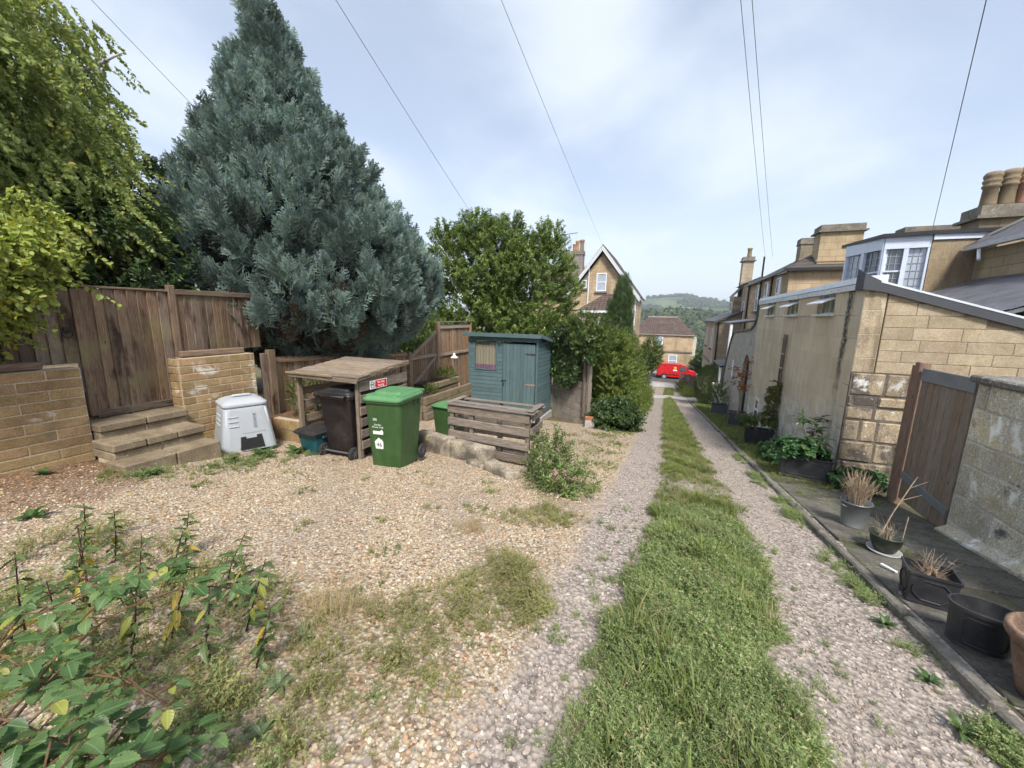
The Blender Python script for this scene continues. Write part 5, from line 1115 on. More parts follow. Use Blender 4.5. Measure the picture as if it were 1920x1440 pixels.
# --- red van
M_vred = plain('van_red', (.56, .012, .022), .28, dirt=.03); M_vblk = plain('van_black', (.015, .015, .016), .5); M_yel = plain('emblem_gold', (.75, .5, .08), .4)
vn = thing('delivery_van', 'small red delivery van on the road at the foot of the lane', 'van', (1.35, 49.3, ROADZ-.05), 0)
prof = [(-2.1, .30), (2.05, .30), (2.12, .55), (2.08, .85), (1.95, .98), (1.35, 1.10), (.75, 1.68), (.45, 1.80), (-1.75, 1.82), (-2.02, 1.72), (-2.12, 1.0), (-2.14, .5)]
def sec(y_, k): return [(a*(1-.0*k)+0, y_, .30+(z_-.30)*(1-.03*k) if z_ > 1 else z_) for a, z_ in prof]
obj('body', MB().loft([sec(-.86, 1), sec(-.9, .3), sec(.9, .3), sec(.86, 1)][::-1] if False else [sec(.86, 1), sec(.9, .3), sec(-.9, .3), sec(-.86, 1)]), M_vred, vn, local=True)
obj('side_window', MB().prism([(.30, -.905, 1.12), (1.15, -.905, 1.10), (.72, -.90, 1.55), (.34, -.90, 1.62)], (0, -.006, 0)), M_pane, vn, local=True)
obj('sill_trim', MB().box((-2.16, -.915, .28), (-1.55, -.86, .48)).box((-.85, -.908, .55), (.3, -.9, .62)), M_vblk, vn, local=True)
obj('rear_bumper', MB().cbox((-2.22, -.86, .28), (-2.05, .86, .52), .03), M_vblk, vn, local=True)
for sy in (-1, 1): obj('tail_light', MB().cbox((-2.15, sy*.84-.05, .75), (-2.07, sy*.84+.05, 1.15), .015), plain('tail_lamp', (.5, .03, .03), .2), vn, local=True)
obj('emblem', MB().prism([(-.30, -.903, 1.28), (-.02, -.903, 1.28), (-.02, -.903, 1.48), (-.16, -.903, 1.55), (-.30, -.903, 1.48)], (0, -.004, 0)), M_yel, vn, local=True)
obj('emblem_panel', MB().box((-.36, -.906, 1.02), (.04, -.903, 1.20)), M_stk, vn, local=True)
for wx in (-1.3, 1.35):
    for sy in (-1, 1):
        b = MB(); n = 18
        def rg2(rr, yv): return [(wx+rr*math.cos(2*math.pi*k/n), yv, .31+rr*math.sin(2*math.pi*k/n)) for k in range(n)]
        y0, y1 = (sy*.93, sy*.72)
        wh = obj('wheel', MB().loft([rg2(.20, y0), rg2(.29, y0), rg2(.31, y0-sy*.03), rg2(.31, y1)]), M_rub, vn, local=True); obj('rim', MB().loft([rg2(.2, y0-sy*.02), rg2(.19, y0+sy*.002), rg2(.05, y0+sy*.012)]), plain('rim_silver', (.55, .56, .58), .35, .5), wh, local=True)
        obj('wheel_arch', MB().loft([rg2(.40, sy*.903), rg2(.33, sy*.904)], False, False), M_vblk, vn, local=True)
# --- boards by the road
pk = thing('paling_fence', 'short grey wooden fence by the foot of the lane', 'fence', (2.6, 38, gz(2.6, 38)))
for i in range(12):
    xx = 1.42+.115*i; piece('pale', (.11, .03, 1.7), W_grey_z, pk, (xx, 38.0, gz(2, 38)+.86+.05*math.sin(i*2.1)-.02*i), (0, random.uniform(-.03, .03), .1), .004)

# ================================================================ FOLIAGE SOURCES
def xf(m, pts): return [m @ Vector(p) for p in pts]
def add_leaf(mb, m, L, W, fold=.18, droop=.15, simple=False):
    """leaf from the origin of m along +X, lying in XY"""
    r = random.random()
    if simple:
        mb.add(xf(m, [(0, 0, 0), (L*.45, W/2, fold*W), (L, 0, -droop*L), (L*.45, -W/2, fold*W)]), [(0, 3, 2), (0, 2, 1)], r)
    else:
        mb.add(xf(m, [(0, 0, 0), (L*.28, W*.48, fold*W), (L*.28, 0, 0), (L*.28, -W*.48, fold*W), (L*.66, W*.38, fold*W-droop*L*.4), (L*.66, 0, -droop*L*.4), (L*.66, -W*.38, fold*W-droop*L*.4), (L, 0, -droop*L)]),
               [(0, 2, 1), (0, 3, 2), (2, 5, 4, 1), (3, 6, 5, 2), (5, 7, 4), (6, 7, 5)], r)
def mrot(loc, yaw, pitch, roll=0.):
    return Matrix.Translation(loc) @ Matrix.Rotation(yaw, 4, 'Z') @ Matrix.Rotation(-pitch, 4, 'Y') @ Matrix.Rotation(roll, 4, 'X')
def sprig(n, length, L, W, simple=True, spread=1., up=.6, stem=None, seed=0):
    """leafy shoot growing along +Z"""
    random.seed(seed); mb = MB()
    mb.tube([(0, 0, 0), (random.uniform(-.03, .03), random.uniform(-.03, .03), length*.5), (random.uniform(-.05, .05), random.uniform(-.05, .05), length)], [.006, .004, .002], 3)
    mb.lf = [.5]*mb.n
    for i in range(n):
        h = length*(.12+.9*(i+random.random())/n); a = i*2.4+random.uniform(-.5, .5)
        add_leaf(mb, mrot((0, 0, h), a, up+random.uniform(-.5, .4), random.uniform(-.5, .5)), L*random.uniform(.7, 1.25), W*random.uniform(.75, 1.2), .2, random.uniform(.0, .35), simple)
    return mb
def strand(n, length, L, W, seed=0):
    """hanging birch twig along -Z"""
    random.seed(seed); mb = MB(); bx_, by_ = random.uniform(-.12, .12), random.uniform(-.12, .12)
    P = [(bx_*t*t*length*2, by_*t*t*length*2, -length*t) for t in np.linspace(0, 1, 5)]
    mb.tube(P, [.004, .003, .0025, .002, .001], 3); mb.lf = [.5]*mb.n
    for i in range(n):
        t = (i+random.random())/n; p = (bx_*t*t*length*2, by_*t*t*length*2, -length*t)
        add_leaf(mb, mrot(p, random.uniform(0, 6.28), random.uniform(-1.25, -.1), random.uniform(-.9, .9)), L*random.uniform(.7, 1.2), W*random.uniform(.7, 1.2), .12, random.uniform(-.1, .3), i % 2 == 0)
    return mb
def spray(seed, L=.42):
    """flat feathery cypress frond along +Z, in the XZ plane with a slight cup"""
    random.seed(seed); mb = MB()
    def strip(p, d, l, w):
        d = d.normalized(); s = Vector((d.z, 0, -d.x)); s = (s if s.length > .1 else Vector((1, 0, 0))).normalized(); q = p+d*l
        m = p+d*l*.4
        mb.add([p, m+s*w+Vector((0, -w*.5, 0)), q, m-s*w+Vector((0, -w*.5, 0))], [(0, 1, 2), (0, 2, 3)], random.random())
    n = 9; side = 1
    for i in range(n):
        t = (i+.5)/n; p = Vector((.02*math.sin(t*4), .03*t*t, L*t)); ll = L*(.52*(1-t)+.14)*random.uniform(.75, 1.2); side = -side
        d = Vector((side*.75, random.uniform(-.25, .25), .75)).normalized(); m = 4
        for k in range(m):
            u_ = k/m; pp = p+d*ll*u_+Vector((0, 0, .05*u_*ll)); d2 = (d+Vector((random.uniform(-.35, .35), random.uniform(-.25, .25), .55*random.random()))).normalized()
            strip(pp, d2, ll*(.58-.25*u_), .0115)
            if k < 3: strip(pp, (d2+Vector((-side*.5, random.uniform(-.3, .3), .5))).normalized(), ll*.38, .010)
        strip(p, Vector((.1*side, 0, 1)), L*.24, .012)
    return mb
def plume(seed, n=11, L=.34, H=.55):
    """upswept tuft of cypress fronds: many sprays along a leading shoot"""
    out = MB(); rnd = random.Random(seed)
    for i in range(n):
        t = i/(n-1); sp_ = spray(seed*31+i, L*(1.05-.45*t)*rnd.uniform(.85, 1.15)); a = i*2.4+rnd.uniform(-.5, .5); til = (.75-.65*t)+rnd.uniform(-.12, .12)
        m = Matrix.Translation((.02*math.cos(a), .02*math.sin(a), H*t*.8)) @ Matrix.Rotation(a, 4, 'Z') @ Matrix.Rotation(til, 4, 'Y') @ Matrix.Rotation(rnd.uniform(0, 3.14), 4, 'Z')
        k = out.n; out.v += [tuple(m @ Vector(p)) for p in sp_.v]; out.f += [tuple(j+k for j in q) for q in sp_.f]; out.n += sp_.n; out.lf += sp_.lf
    return out
def meshes(fn, n, mat, smooth=False):
    out = []
    for i in range(n):
        me = fn(i).mesh('leafage'); me.materials.append(mat); out.append(me)
    return out
M_birch = leafmat('birch_leaf', (.225, .295, .085), (.41, .46, .18), (.36, .33, .05), .05, .38, .45)
M_birch2 = leafmat('birch_leaf_light', (.25, .32, .07), (.42, .455, .13), (.38, .34, .05), .05, .4, .45)
M_cyp = leafmat('cypress_leaf', (.11, .175, .16), (.25, .33, .315), (.20, .255, .15), .16, .22, .6, vr=.7, nscale=1.5, spec=.25)
M_cypshade = leafmat('cypress_inner_shade', (.022, .035, .03), (.04, .055, .045), None, .1, .05, .8)  # darkened leaf copy: shade of the crown's gaps put into the colour
M_cypd = leafmat('cypress_dead', (.075, .045, .03), (.13, .075, .05), (.05, .035, .028), .3, .05, .8)
M_tree = leafmat('tree_leaf', (.085, .145, .033), (.185, .25, .055), (.27, .30, .10), .08, .35, .4)
M_hedge = leafmat('hedge_leaf', (.06, .11, .028), (.145, .20, .048), (.23, .26, .08), .06, .3, .42)
M_lime = leafmat('lime_shrub_leaf', (.11, .17, .035), (.215, .27, .06), (.30, .32, .11), .08, .35, .42)
M_dark = leafmat('dark_leaf', (.035, .068, .022), (.075, .12, .036), None, .1, .2, .35)
M_ivy = leafmat('ivy_leaf', (.022, .045, .013), (.055, .09, .024), (.11, .15, .05), .1, .15, .3)
M_con2 = leafmat('dark_conifer_leaf', (.045, .085, .03), (.10, .155, .05), None, .1, .12, .6)
M_weed = leafmat('weed_leaf', (.13, .20, .06), (.265, .335, .13), (.40, .40, .21), .18, .35, .5, nscale=2.5)
M_weedy = leafmat('dry_weed_leaf', (.20, .215, .07), (.31, .315, .12), (.32, .27, .14), .22, .3, .6, nscale=2.5)
M_grass = leafmat('grass_blade', (.125, .18, .04), (.25, .295, .095), (.30, .27, .12), .12, .35, .5, nscale=2.)
M_straw = leafmat('straw_blade', (.34, .26, .14), (.46, .37, .22), None, .1, .3, .7)
M_bark = weathered('bark', (.10, .08, .06), (.19, .16, .13), 8., stretch=(1, 1, .3), bscale=40, bstr=.6)
C_birch = source_collection('birch', meshes(lambda i: strand(26, .42+.08*i, .075, .062, 10+i), 5, M_birch))
C_birch2 = source_collection('birch2', meshes(lambda i: strand(24, .34+.07*i, .078, .066, 20+i), 4, M_birch2))
C_cyp = source_collection('cypress', meshes(lambda i: plume(i+1), 5, M_cyp)+meshes(lambda i: plume(40+i, 8), 2, M_cypd)+meshes(lambda i: plume(50+i, 9, .42), 2, M_cypshade))
C_tree = source_collection('tree', meshes(lambda i: sprig(20, .34, .105, .05, i % 2 == 0, seed=60+i), 5, M_tree))
C_hedge = source_collection('hedge', meshes(lambda i: sprig(20, .30, .062, .038, True, seed=70+i), 4, M_hedge))
C_lime = source_collection('lime', meshes(lambda i: sprig(22, .36, .065, .036, True, seed=75+i), 4, M_lime))
C_dark = source_collection('darkbush', meshes(lambda i: sprig(18, .34, .085, .05, True, seed=80+i), 4, M_dark))
C_con2 = source_collection('conifer2', meshes(lambda i: spray(90+i, .5), 4, M_con2))

def crown(name, parent, n, surf, col, k, tilt=(.5, .7), scale=(.8, 1.25), inner=.25, idxf=None, clump=.55, cs=1.1, gate=-.28, seed=1):
    """surf(u, v) -> (point on the envelope, outward unit vector, centre); clumped by noise"""
    rnd = random.Random(seed); random.seed(seed); P, E, S, I_ = [], [], [], []; tries = 0
    while len(P) < n and tries < n*6:
        tries += 1
        p, o, c = surf(rnd.random(), rnd.random())
        nz_ = fbm(p, cs, 2)
        if nz_ < gate*(1+rnd.random()): continue
        depth = rnd.random()**1.6*inner if rnd.random() < .75 else rnd.random()*min(1., inner*2.2)
        p = p+(c-p)*depth+o*nz_*clump*.5*(1. if name != 'crown' or clump < .9 else max(.35, 1-p.z/10))
        d = o*tilt[0]+Vector((0, 0, tilt[1]))+Vector((rnd.uniform(-.35, .35), rnd.uniform(-.35, .35), rnd.uniform(-.3, .3)))
        P.append(p); E.append(eul_from_dir(d)); S.append(rnd.uniform(*scale)); I_.append(idxf(p, depth, rnd) if idxf else rnd.randrange(k))
    return tag(scatter(name, [tuple(p) for p in P], E, S, I_, col, parent), kind='stuff')
def ellipsoid(ctr, rx, ry, rz, zlo=-1.):
    ctr = Vector(ctr)
    def s(u_, v_):
        a = u_*6.2832; cz = zlo+(1-zlo)*v_; sr = math.sqrt(max(0, 1-cz*cz)); o = Vector((sr*math.cos(a), sr*math.sin(a), cz))
        return ctr+Vector((o.x*rx, o.y*ry, o.z*rz)), Vector((o.x/rx, o.y/ry, o.z/rz)).normalized(), ctr
    return s
def multi(*surfs):
    w = [s[1] for s in surfs]; tot = sum(w)
    def f_(u_, v_):
        r = random.random()*tot
        for s, ww in surfs:
            r -= ww
            if r <= 0: return s(u_, v_)
        return surfs[-1][0](u_, v_)
    return f_
def limbs(par, base, top, r0, targets, mat=M_bark, name='trunk'):
    base, top = Vector(base), Vector(top); mb = MB(); m = (base+top)/2+Vector((random.uniform(-.1, .1), random.uniform(-.1, .1), 0))
    mb.tube([base-Vector((0, 0, .3)), base+(m-base)*.3, m, top], [r0*1.25, r0, r0*.75, r0*.35], 8); o = obj(name, mb, mat, par, smooth=True)
    for (f0, q) in targets:
        p = base+(top-base)*f0; q = Vector(q); mid = (p+q)/2+Vector((0, 0, .15)); r = r0*.5*(1-f0*.5)
        obj('limb', MB().tube([p, mid, q], [r, r*.6, r*.2], 6), mat, o, smooth=True)
    return o

# ================================================================ BIG BLUE CYPRESS
CB = Vector((-8.0, 7.0, gz(-8, 7))); nv = Vector((-8, 7, 0)).normalized(); lv = Vector((nv.y, -nv.x, 0))
CT = np.array([(.0, -.9, 1.3), (.3, -1.7, 1.8), (.78, -2.4, 2.35), (1.25, -3.3, 2.95), (1.9, -3.4, 3.2), (2.9, -3.0, 2.75), (3.8, -2.7, 2.2), (4.9, -2.15, 1.36), (5.7, -1.7, .82), (6.6, -1.2, .25), (7.3, -.9, -.15), (7.9, -.78, -.4), (8.3, -.7, -.55)])
def cyp_surf(u_, v_):
    z = .05+8.4*(1-math.sqrt(1-.985*v_)); l, r = np.interp(z, CT[:, 0], CT[:, 1]), np.interp(z, CT[:, 0], CT[:, 2])
    c, rr = (l+r)/2, max(.06, (r-l)/2-.42); a = u_*6.2832
    o = lv*math.cos(a)-nv*math.sin(a); ctr = Vector((CB.x, CB.y, z))+lv*c
    return ctr+o*rr, (o+Vector((0, 0, .25))).normalized(), ctr
cy_ = thing('cypress_tree', 'large conical blue-grey cypress tree overhanging the fence', 'tree', CB)
limbs(cy_, CB, (CB.x-.5, CB.y+.2, 7.6), .24, [(f0, CB+Vector((0, 0, .9+f0*7))+lv*math.cos(a)*(2.2*(1-f0))-nv*math.sin(a)*(2.2*(1-f0))) for f0, a in ((.05, .4), (.1, 2.6), (.15, 1.5), (.22, .9), (.3, 2.2), (.4, 1.2), (.5, .3), (.6, 2.8))])
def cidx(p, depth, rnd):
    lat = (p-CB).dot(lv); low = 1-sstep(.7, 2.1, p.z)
    if depth*max(.3, (np.interp(p.z, CT[:, 0], CT[:, 2])-np.interp(p.z, CT[:, 0], CT[:, 1]))/2) > .42: return rnd.choice((7, 8))  # deep plumes take the shade-coloured leaves
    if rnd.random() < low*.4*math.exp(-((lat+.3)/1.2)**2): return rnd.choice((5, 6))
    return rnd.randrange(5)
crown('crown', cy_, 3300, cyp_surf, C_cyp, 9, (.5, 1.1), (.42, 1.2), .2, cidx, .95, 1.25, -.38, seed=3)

# ================================================================ WEEPING BIRCH
bt = thing('weeping_birch', 'weeping birch tree trailing yellow-green leaves over the left fence', 'tree', (-9.6, 3.6, gz(-9.6, 3.6)))
limbs(bt, (-9.6, 3.6, .3), (-9.4, 3.4, 7.5), .17, [(.5, (-8.2, 2.2, 5.0)), (.6, (-7.8, 3.8, 5.3)), (.4, (-7.5, 1.2, 3.4)), (.7, (-9.2, 1.6, 6.2)), (.8, (-8.4, 4.2, 6.4))], weathered('birch_bark', (.45, .43, .40), (.55, .53, .5), 5., stains=(((.06, .055, .05), 6., .55, .65, (1, 1, .4)),)))
def hang(name, n, surf, col, k, seed, drop=.25, scale=(.8, 1.3), gate=-.35):
    rnd = random.Random(seed); random.seed(seed); P, E, S, I_ = [], [], [], []; t_ = 0
    while len(P) < n and t_ < n*6:
        t_ += 1
        p, o, c = surf(rnd.random(), rnd.random()); nz_ = fbm(p, 1.1, 2)
        if nz_ < gate*(1+rnd.random()): continue
        p = p+(c-p)*rnd.random()**1.5*.45+o*nz_*.4
        P.append(tuple(p)); lean = o*rnd.uniform(.05, .9)+Vector((rnd.uniform(-.5, .5), rnd.uniform(-.5, .5), 0)); e = Vector((-lean.x, -lean.y, 1)).normalized(); E.append(eul_from_dir(e)); S.append(rnd.uniform(*scale)); I_.append(rnd.randrange(k))
    return tag(scatter(name, P, E, S, I_, col, bt), kind='stuff')
hang('crown', 6200, multi((ellipsoid((-9.2, 2.2, 4.8), 1.7, 2.0, 2.0), 3), (ellipsoid((-8.4, 1.0, 4.2), 1.5, 1.7, 1.9), 2.2), (ellipsoid((-8.8, 3.0, 3.3), 1.3, 1.2, 1.4), 1.3)), C_birch, 5, 5, scale=(.55, 1.0), gate=-.55)
hang('lower_leaves', 1500, multi((ellipsoid((-6.7, 1.5, 2.2), .6, .8, .5), 2), (ellipsoid((-6.5, 1.15, 1.85), .5, .7, .45), 1.8), (ellipsoid((-7.3, 1.9, 2.6), .7, .7, .4), 1.)), C_birch2, 4, 6, scale=(.6, 1.0), gate=-.6)
# largest single leaves on the trailing tip over the gate, each one its own part
lm1 = MB(); add_leaf(lm1, Matrix.Identity(4), .075, .06, .12, .1); LM1 = lm1.mesh('leaf'); LM1.materials.append(M_birch2)
rnd = random.Random(9)
def trail(par, pts, n, me, hang_=-.7):
    pts = [Vector(p) for p in pts]
    obj('twig', MB().tube(pts, [.006*(1-.7*i/(len(pts)-1)) for i in range(len(pts))], 4), M_bark, par)
    for i in range(n):
        t = (i+.5)/n*(len(pts)-1); j = min(int(t), len(pts)-2); p = pts[j].lerp(pts[j+1], t-j)+Vector((rnd.uniform(-.02, .02), rnd.uniform(-.02, .02), 0))
        o = link(bpy.data.objects.new('leaf', me)); o.parent = par; o.matrix_parent_inverse = pm(par).inverted(); o.location = p
        o.rotation_euler = mrot((0, 0, 0), rnd.uniform(0, 6.28), hang_+rnd.uniform(-.5, .5), rnd.uniform(-.6, .6)).to_euler(); o.scale = [rnd.uniform(.75, 1.2)]*3
trail(bt, [(-6.7, 1.9, 2.2), (-6.45, 2.25, 1.98), (-6.35, 2.5, 1.80), (-6.3, 2.72, 1.62)], 26, LM1)
trail(bt, [(-6.75, 1.5, 2.2), (-6.4, 1.9, 1.9), (-6.35, 2.1, 1.62)], 22, LM1); trail(bt, [(-6.8, .9, 2.2), (-6.3, 1.3, 1.85), (-6.25, 1.5, 1.55)], 24, LM1)
trail(bt, [(-6.9, 1.7, 2.3), (-6.5, 1.75, 2.0), (-6.35, 1.8, 1.7)], 22, LM1); trail(bt, [(-6.8, 1.2, 2.1), (-6.45, 1.6, 1.7), (-6.4, 1.7, 1.45)], 22, LM1)
# dark evergreen behind the fence, between birch and cypress
ds = thing('dark_shrub', 'dark evergreen shrub behind the fence between birch and cypress', 'shrub', (-8.6, 3.6, gz(-8.6, 3.6)))
limbs(ds, (-8.6, 3.6, .5), (-8.6, 3.6, 2.4), .07, [(.5, (-8.2, 3.2, 2.0))], name='stem')
crown('crown', ds, 1700, multi((ellipsoid((-8.3, 3.3, 1.9), 1.0, 1.3, 1.25), 2), (ellipsoid((-8.6, 1.8, 1.7), 1.0, 1.2, 1.1), 1.3), (ellipsoid((-9.6, 4.6, 2.6), 1.0, 1.2, 1.6), 1.)), C_dark, 4, seed=8)

shrub_later = True
# ================================================================ TREE BEHIND THE SHED
tb = thing('broadleaf_tree', 'bushy green tree standing behind the blue shed and fence', 'tree', (-7.0, 15.0, gz(-7, 15)))
limbs(tb, (-7.0, 15, gz(-7, 15)), (-6.8, 15, 4.0), .16, [(.4, (-9, 14.6, 3.4)), (.45, (-5, 14.7, 3.4)), (.6, (-6.2, 14.3, 4.4)), (.7, (-8.2, 15.2, 4.6))])
crown('crown', tb, 4800, multi((ellipsoid((-7.9, 15, 2.6), 1.9, 1.8, 2.2), 3), (ellipsoid((-5.3, 15.2, 2.5), 1.8, 1.7, 2.1), 3), (ellipsoid((-6.7, 14.6, 3.6), 1.6, 1.4, 1.6), 2), (ellipsoid((-9.1, 15, 3.9), .7, .7, 1.4), 1.0), (ellipsoid((-4.6, 15.3, 3.9), .6, .6, 1.1), .7), (ellipsoid((-6.1, 15, 4.7), .5, .5, .65), .5), (ellipsoid((-7.6, 14.9, 4.75), .55, .5, .7), .5), (ellipsoid((-6.4, 13.6, 1.0), 2.6, 1.0, 1.1), 1.6)), C_tree, 5, (.7, .5), (.75, 1.3), .3, None, .8, .9, -.2, seed=12)

# ================================================================ IVY, SHRUBS, HEDGES ALONG THE LANE
lm = MB(); add_leaf(lm, Matrix.Identity(4), .075, .075, .1, .1)
ivs = []
for i in range(3):
    mb = MB(); random.seed(30+i)
    for k in range(9): add_leaf(mb, mrot((random.uniform(-.09, .09), random.uniform(-.09, .09), random.uniform(0, .03)), random.uniform(0, 6.28), random.uniform(-.2, .5), random.uniform(-.4, .4)), random.uniform(.05, .085), random.uniform(.05, .08), .12, .15)
    me = mb.mesh('ivyleaves'); me.materials.append(M_ivy); ivs.append(me)
C_ivy = source_collection('ivy', ivs)
iv = thing('ivy', 'dark green ivy hanging over the block wall beside the shed', 'ivy', (-2.0, 10.95, -.3))
P, E, S, I_ = [], [], [], []; rnd = random.Random(4); random.seed(4)
while len(P) < 950:
    x = rnd.uniform(-3.5, -1.75); z = rnd.uniform(-.45, 1.35); lo = -.35+.25*math.sin(x*5)+(.75 if x > -2.32 else 0)
    if z < lo or z > 1.05+.22*math.sin(x*4+1): continue
    P.append((x, 10.9-rnd.random()*.14-(.25*max(0, z-.6)), z)); E.append(eul_from_dir((rnd.uniform(-.5, .5), -1, rnd.uniform(-.1, .7)))); S.append(rnd.uniform(.8, 1.3)); I_.append(rnd.randrange(3))
tag(scatter('leaves', P, E, S, I_, C_ivy, iv), kind='stuff')
crown('top_growth', iv, 750, multi((ellipsoid((-2.4, 11.2, 1.0), .85, .45, .45), 2), (ellipsoid((-3.2, 11.3, .95), .5, .4, .35), 1)), C_hedge, 4, (.6, .5), (.6, 1.), .3, seed=15)
iv.rotation_euler = (0, 0, -.605)
def shrub(name, label, base, surfs, n, col, k, group=None, stems=4, tilt=(.7, .5), scale=(.7, 1.15), seed=1, clump=.4, inner=.35, cs=1.6, gate=-.3):
    t = thing(name, label, 'shrub', base, group=group); random.seed(seed)
    for i in range(stems):
        s = surfs[i % len(surfs)][0](random.random(), .6)[0]
        obj('stem', MB().tube([Vector(base)-Vector((0, 0, .1)), Vector(base).lerp(s, .5)+Vector((0, 0, .1)), s], [.03, .02, .006], 5), M_bark, t)
    crown('foliage', t, n, multi(*surfs), col, k, tilt, scale, inner, None, clump, cs, gate, seed=seed); return t
def gp_(x, y): return (x, y, gz(x, y))
shrub('tall_shrub', 'tall loose bright green shrub beside the lane past the ivy wall', gp_(-1.35, 12.3), [(ellipsoid((-1.62, 12.4, -.2), .55, .7, 1.25), 3), (ellipsoid((-1.35, 13.5, -.3), .5, .8, 1.1), 2), (ellipsoid((-1.85, 12.8, .45), .4, .5, .65), 1.2), (ellipsoid((-1.2, 12.3, -1.2), .42, .7, .5), 1)], 1900, C_lime, 4, seed=21, clump=.6, cs=1.4, gate=-.15)
shrub('low_shrub', 'low dark green bush at the foot of the tall lane shrub', gp_(-1.25, 10.9), [(ellipsoid((-1.2, 11.0, -1.30), .5, .6, .38), 1)], 520, C_dark, 4, seed=22)
shrub('garden_shrub', 'green garden shrubs behind the fence between cypress and shed', gp_(-8.3, 12), [(ellipsoid((-8.4, 11.6, .2), 1.3, 1.6, 1.3), 2), (ellipsoid((-8.0, 13.6, .3), 1.2, 1.2, 1.4), 1), (ellipsoid((-10.5, 11.5, .3), 1.4, 2.2, 1.5), 1)], 1500, C_tree, 5, seed=29)
shrub('lane_bush', 'rounded dark green bush on the left of the lane above the van', gp_(-1.1, 24), [(ellipsoid((-.78, 24.0, -.55), .52, .6, .85), 2), (ellipsoid((-1.1, 24.6, -1.2), .4, .6, 1.2), 1)], 900, C_hedge, 4, seed=23)
shrub('verge_growth', 'straggling green growth along the left edge of the far lane', gp_(-1.0, 20), [(ellipsoid((-.98, 16.5, gz(-1, 16.5)+.25), .35, 2.2, .5), 2), (ellipsoid((-.95, 21, gz(-1, 21)+.25), .3, 2.5, .45), 2), (ellipsoid((-1.2, 19, gz(-1, 19)+.6), .4, 2.2, 1.0), 2)], 1100, C_lime, 4, seed=24)
shrub('hedge_ball', 'clipped round green bush on the right of the lane beyond the grey wall', gp_(2.45, 25), [(ellipsoid((2.45, 25, -2.2), .64, .68, 1.14), 1)], 2400, C_hedge, 4, seed=25, clump=.08, inner=.15, scale=(.4, .6), gate=-2.)
shrub('verge_growth', 'yellow-green shrubs on the right verge before the wooden paling', gp_(2.0, 33), [(ellipsoid((2.0, 33.5, gz(2, 33.5)+.1), .45, 1.8, .28), 1), (ellipsoid((1.5, 37, gz(2, 37)+.3), .3, .6, .4), .5)], 420, C_lime, 4, seed=26)
shrub('dark_tree', 'dark trees between the low house and the hip roofed house', (4.6, 55, -6), [(ellipsoid((5.8, 55.5, -4.0), 2.0, 2, 2.2), 1), (ellipsoid((4.6, 57, -5.0), 1.0, 1.5, 1.3), .6)], 900, C_dark, 4, seed=27, scale=(1.5, 2.6), clump=.6, cs=.6)
cc = thing('column_conifer', 'narrow dark green conifer in front of the gabled house', 'tree', gp_(-2.9, 27))
limbs(cc, gp_(-2.9, 27), (-2.95, 27, 3.6), .1, [])
crown('crown', cc, 2000, multi((ellipsoid((-2.95, 27, 1.2), .62, .62, 3.0), 3), (ellipsoid((-3.65, 27, .6), .3, .35, 2.0), .8), (ellipsoid((-2.5, 27, -.4), .4, .5, 1.6), .8)), C_con2, 4, (.3, 1.), (.6, 1.0), .25, None, .3, 1.3, -.5, seed=31)
shrub('garden_bush', 'green bushes in the garden in front of the gabled house porch', (-4.3, 22, gz(-4.3, 22)), [(ellipsoid((-4.6, 21, -.3), 1.6, 1.2, 1.4), 2), (ellipsoid((-2.7, 19.5, -1.0), .9, 1.2, 1.3), 1.4), (ellipsoid((-6.8, 21, .2), 1.5, 1.2, 1.3), 1)], 2100, C_tree, 5, seed=33, scale=(.8, 1.3))

# ================================================================ PINK-FLOWERED CLUMP BY THE PALLET PEN
C_fl = source_collection('valerian', meshes(lambda i: sprig(18, .32, .075, .028, True, up=.7, seed=110+i), 4, leafmat('valerian_leaf', (.11, .17, .055), (.21, .27, .09), (.34, .35, .15), .1, .3, .5)))
vs = shrub('flowering_shrub', 'bushy green plant with pink flower heads beside the pallet pen', gp_(-1.25, 4.85), [(ellipsoid((-1.42, 5.05, -.50), .24, .32, .30), 2), (ellipsoid((-1.12, 4.62, -.62), .26, .22, .16), 1.5)], 240, C_fl, 4, seed=35, scale=(.45, .95), tilt=(.6, .9), gate=-.05, clump=.3)
M_pink = leafmat('pink_petal', (.55, .22, .30), (.66, .38, .44), None, .1, .3, .6)
rnd = random.Random(3)
for i in range(11):
    mb = MB(); random.seed(200+i)
    for k in range(22): add_leaf(mb, mrot((random.gauss(0, .012), random.gauss(0, .012), random.gauss(0, .012)), random.uniform(0, 6.28), random.uniform(-.3, 1.4)), .016, .012, .1, .1, True)
    x, y = -1.0+rnd.uniform(-.22, .16), 4.36+rnd.uniform(-.10, .12); z = gz(x, y)+rnd.uniform(.12, .34)
    obj('flower_stalk', MB().tube([(x-.03, y+.05, gz(x, y)), (x, y, z)], .003, 4), M_weed.copy() if False else M_hedge, vs); obj('flower_head', mb, M_pink, vs, loc=(x, y, z))

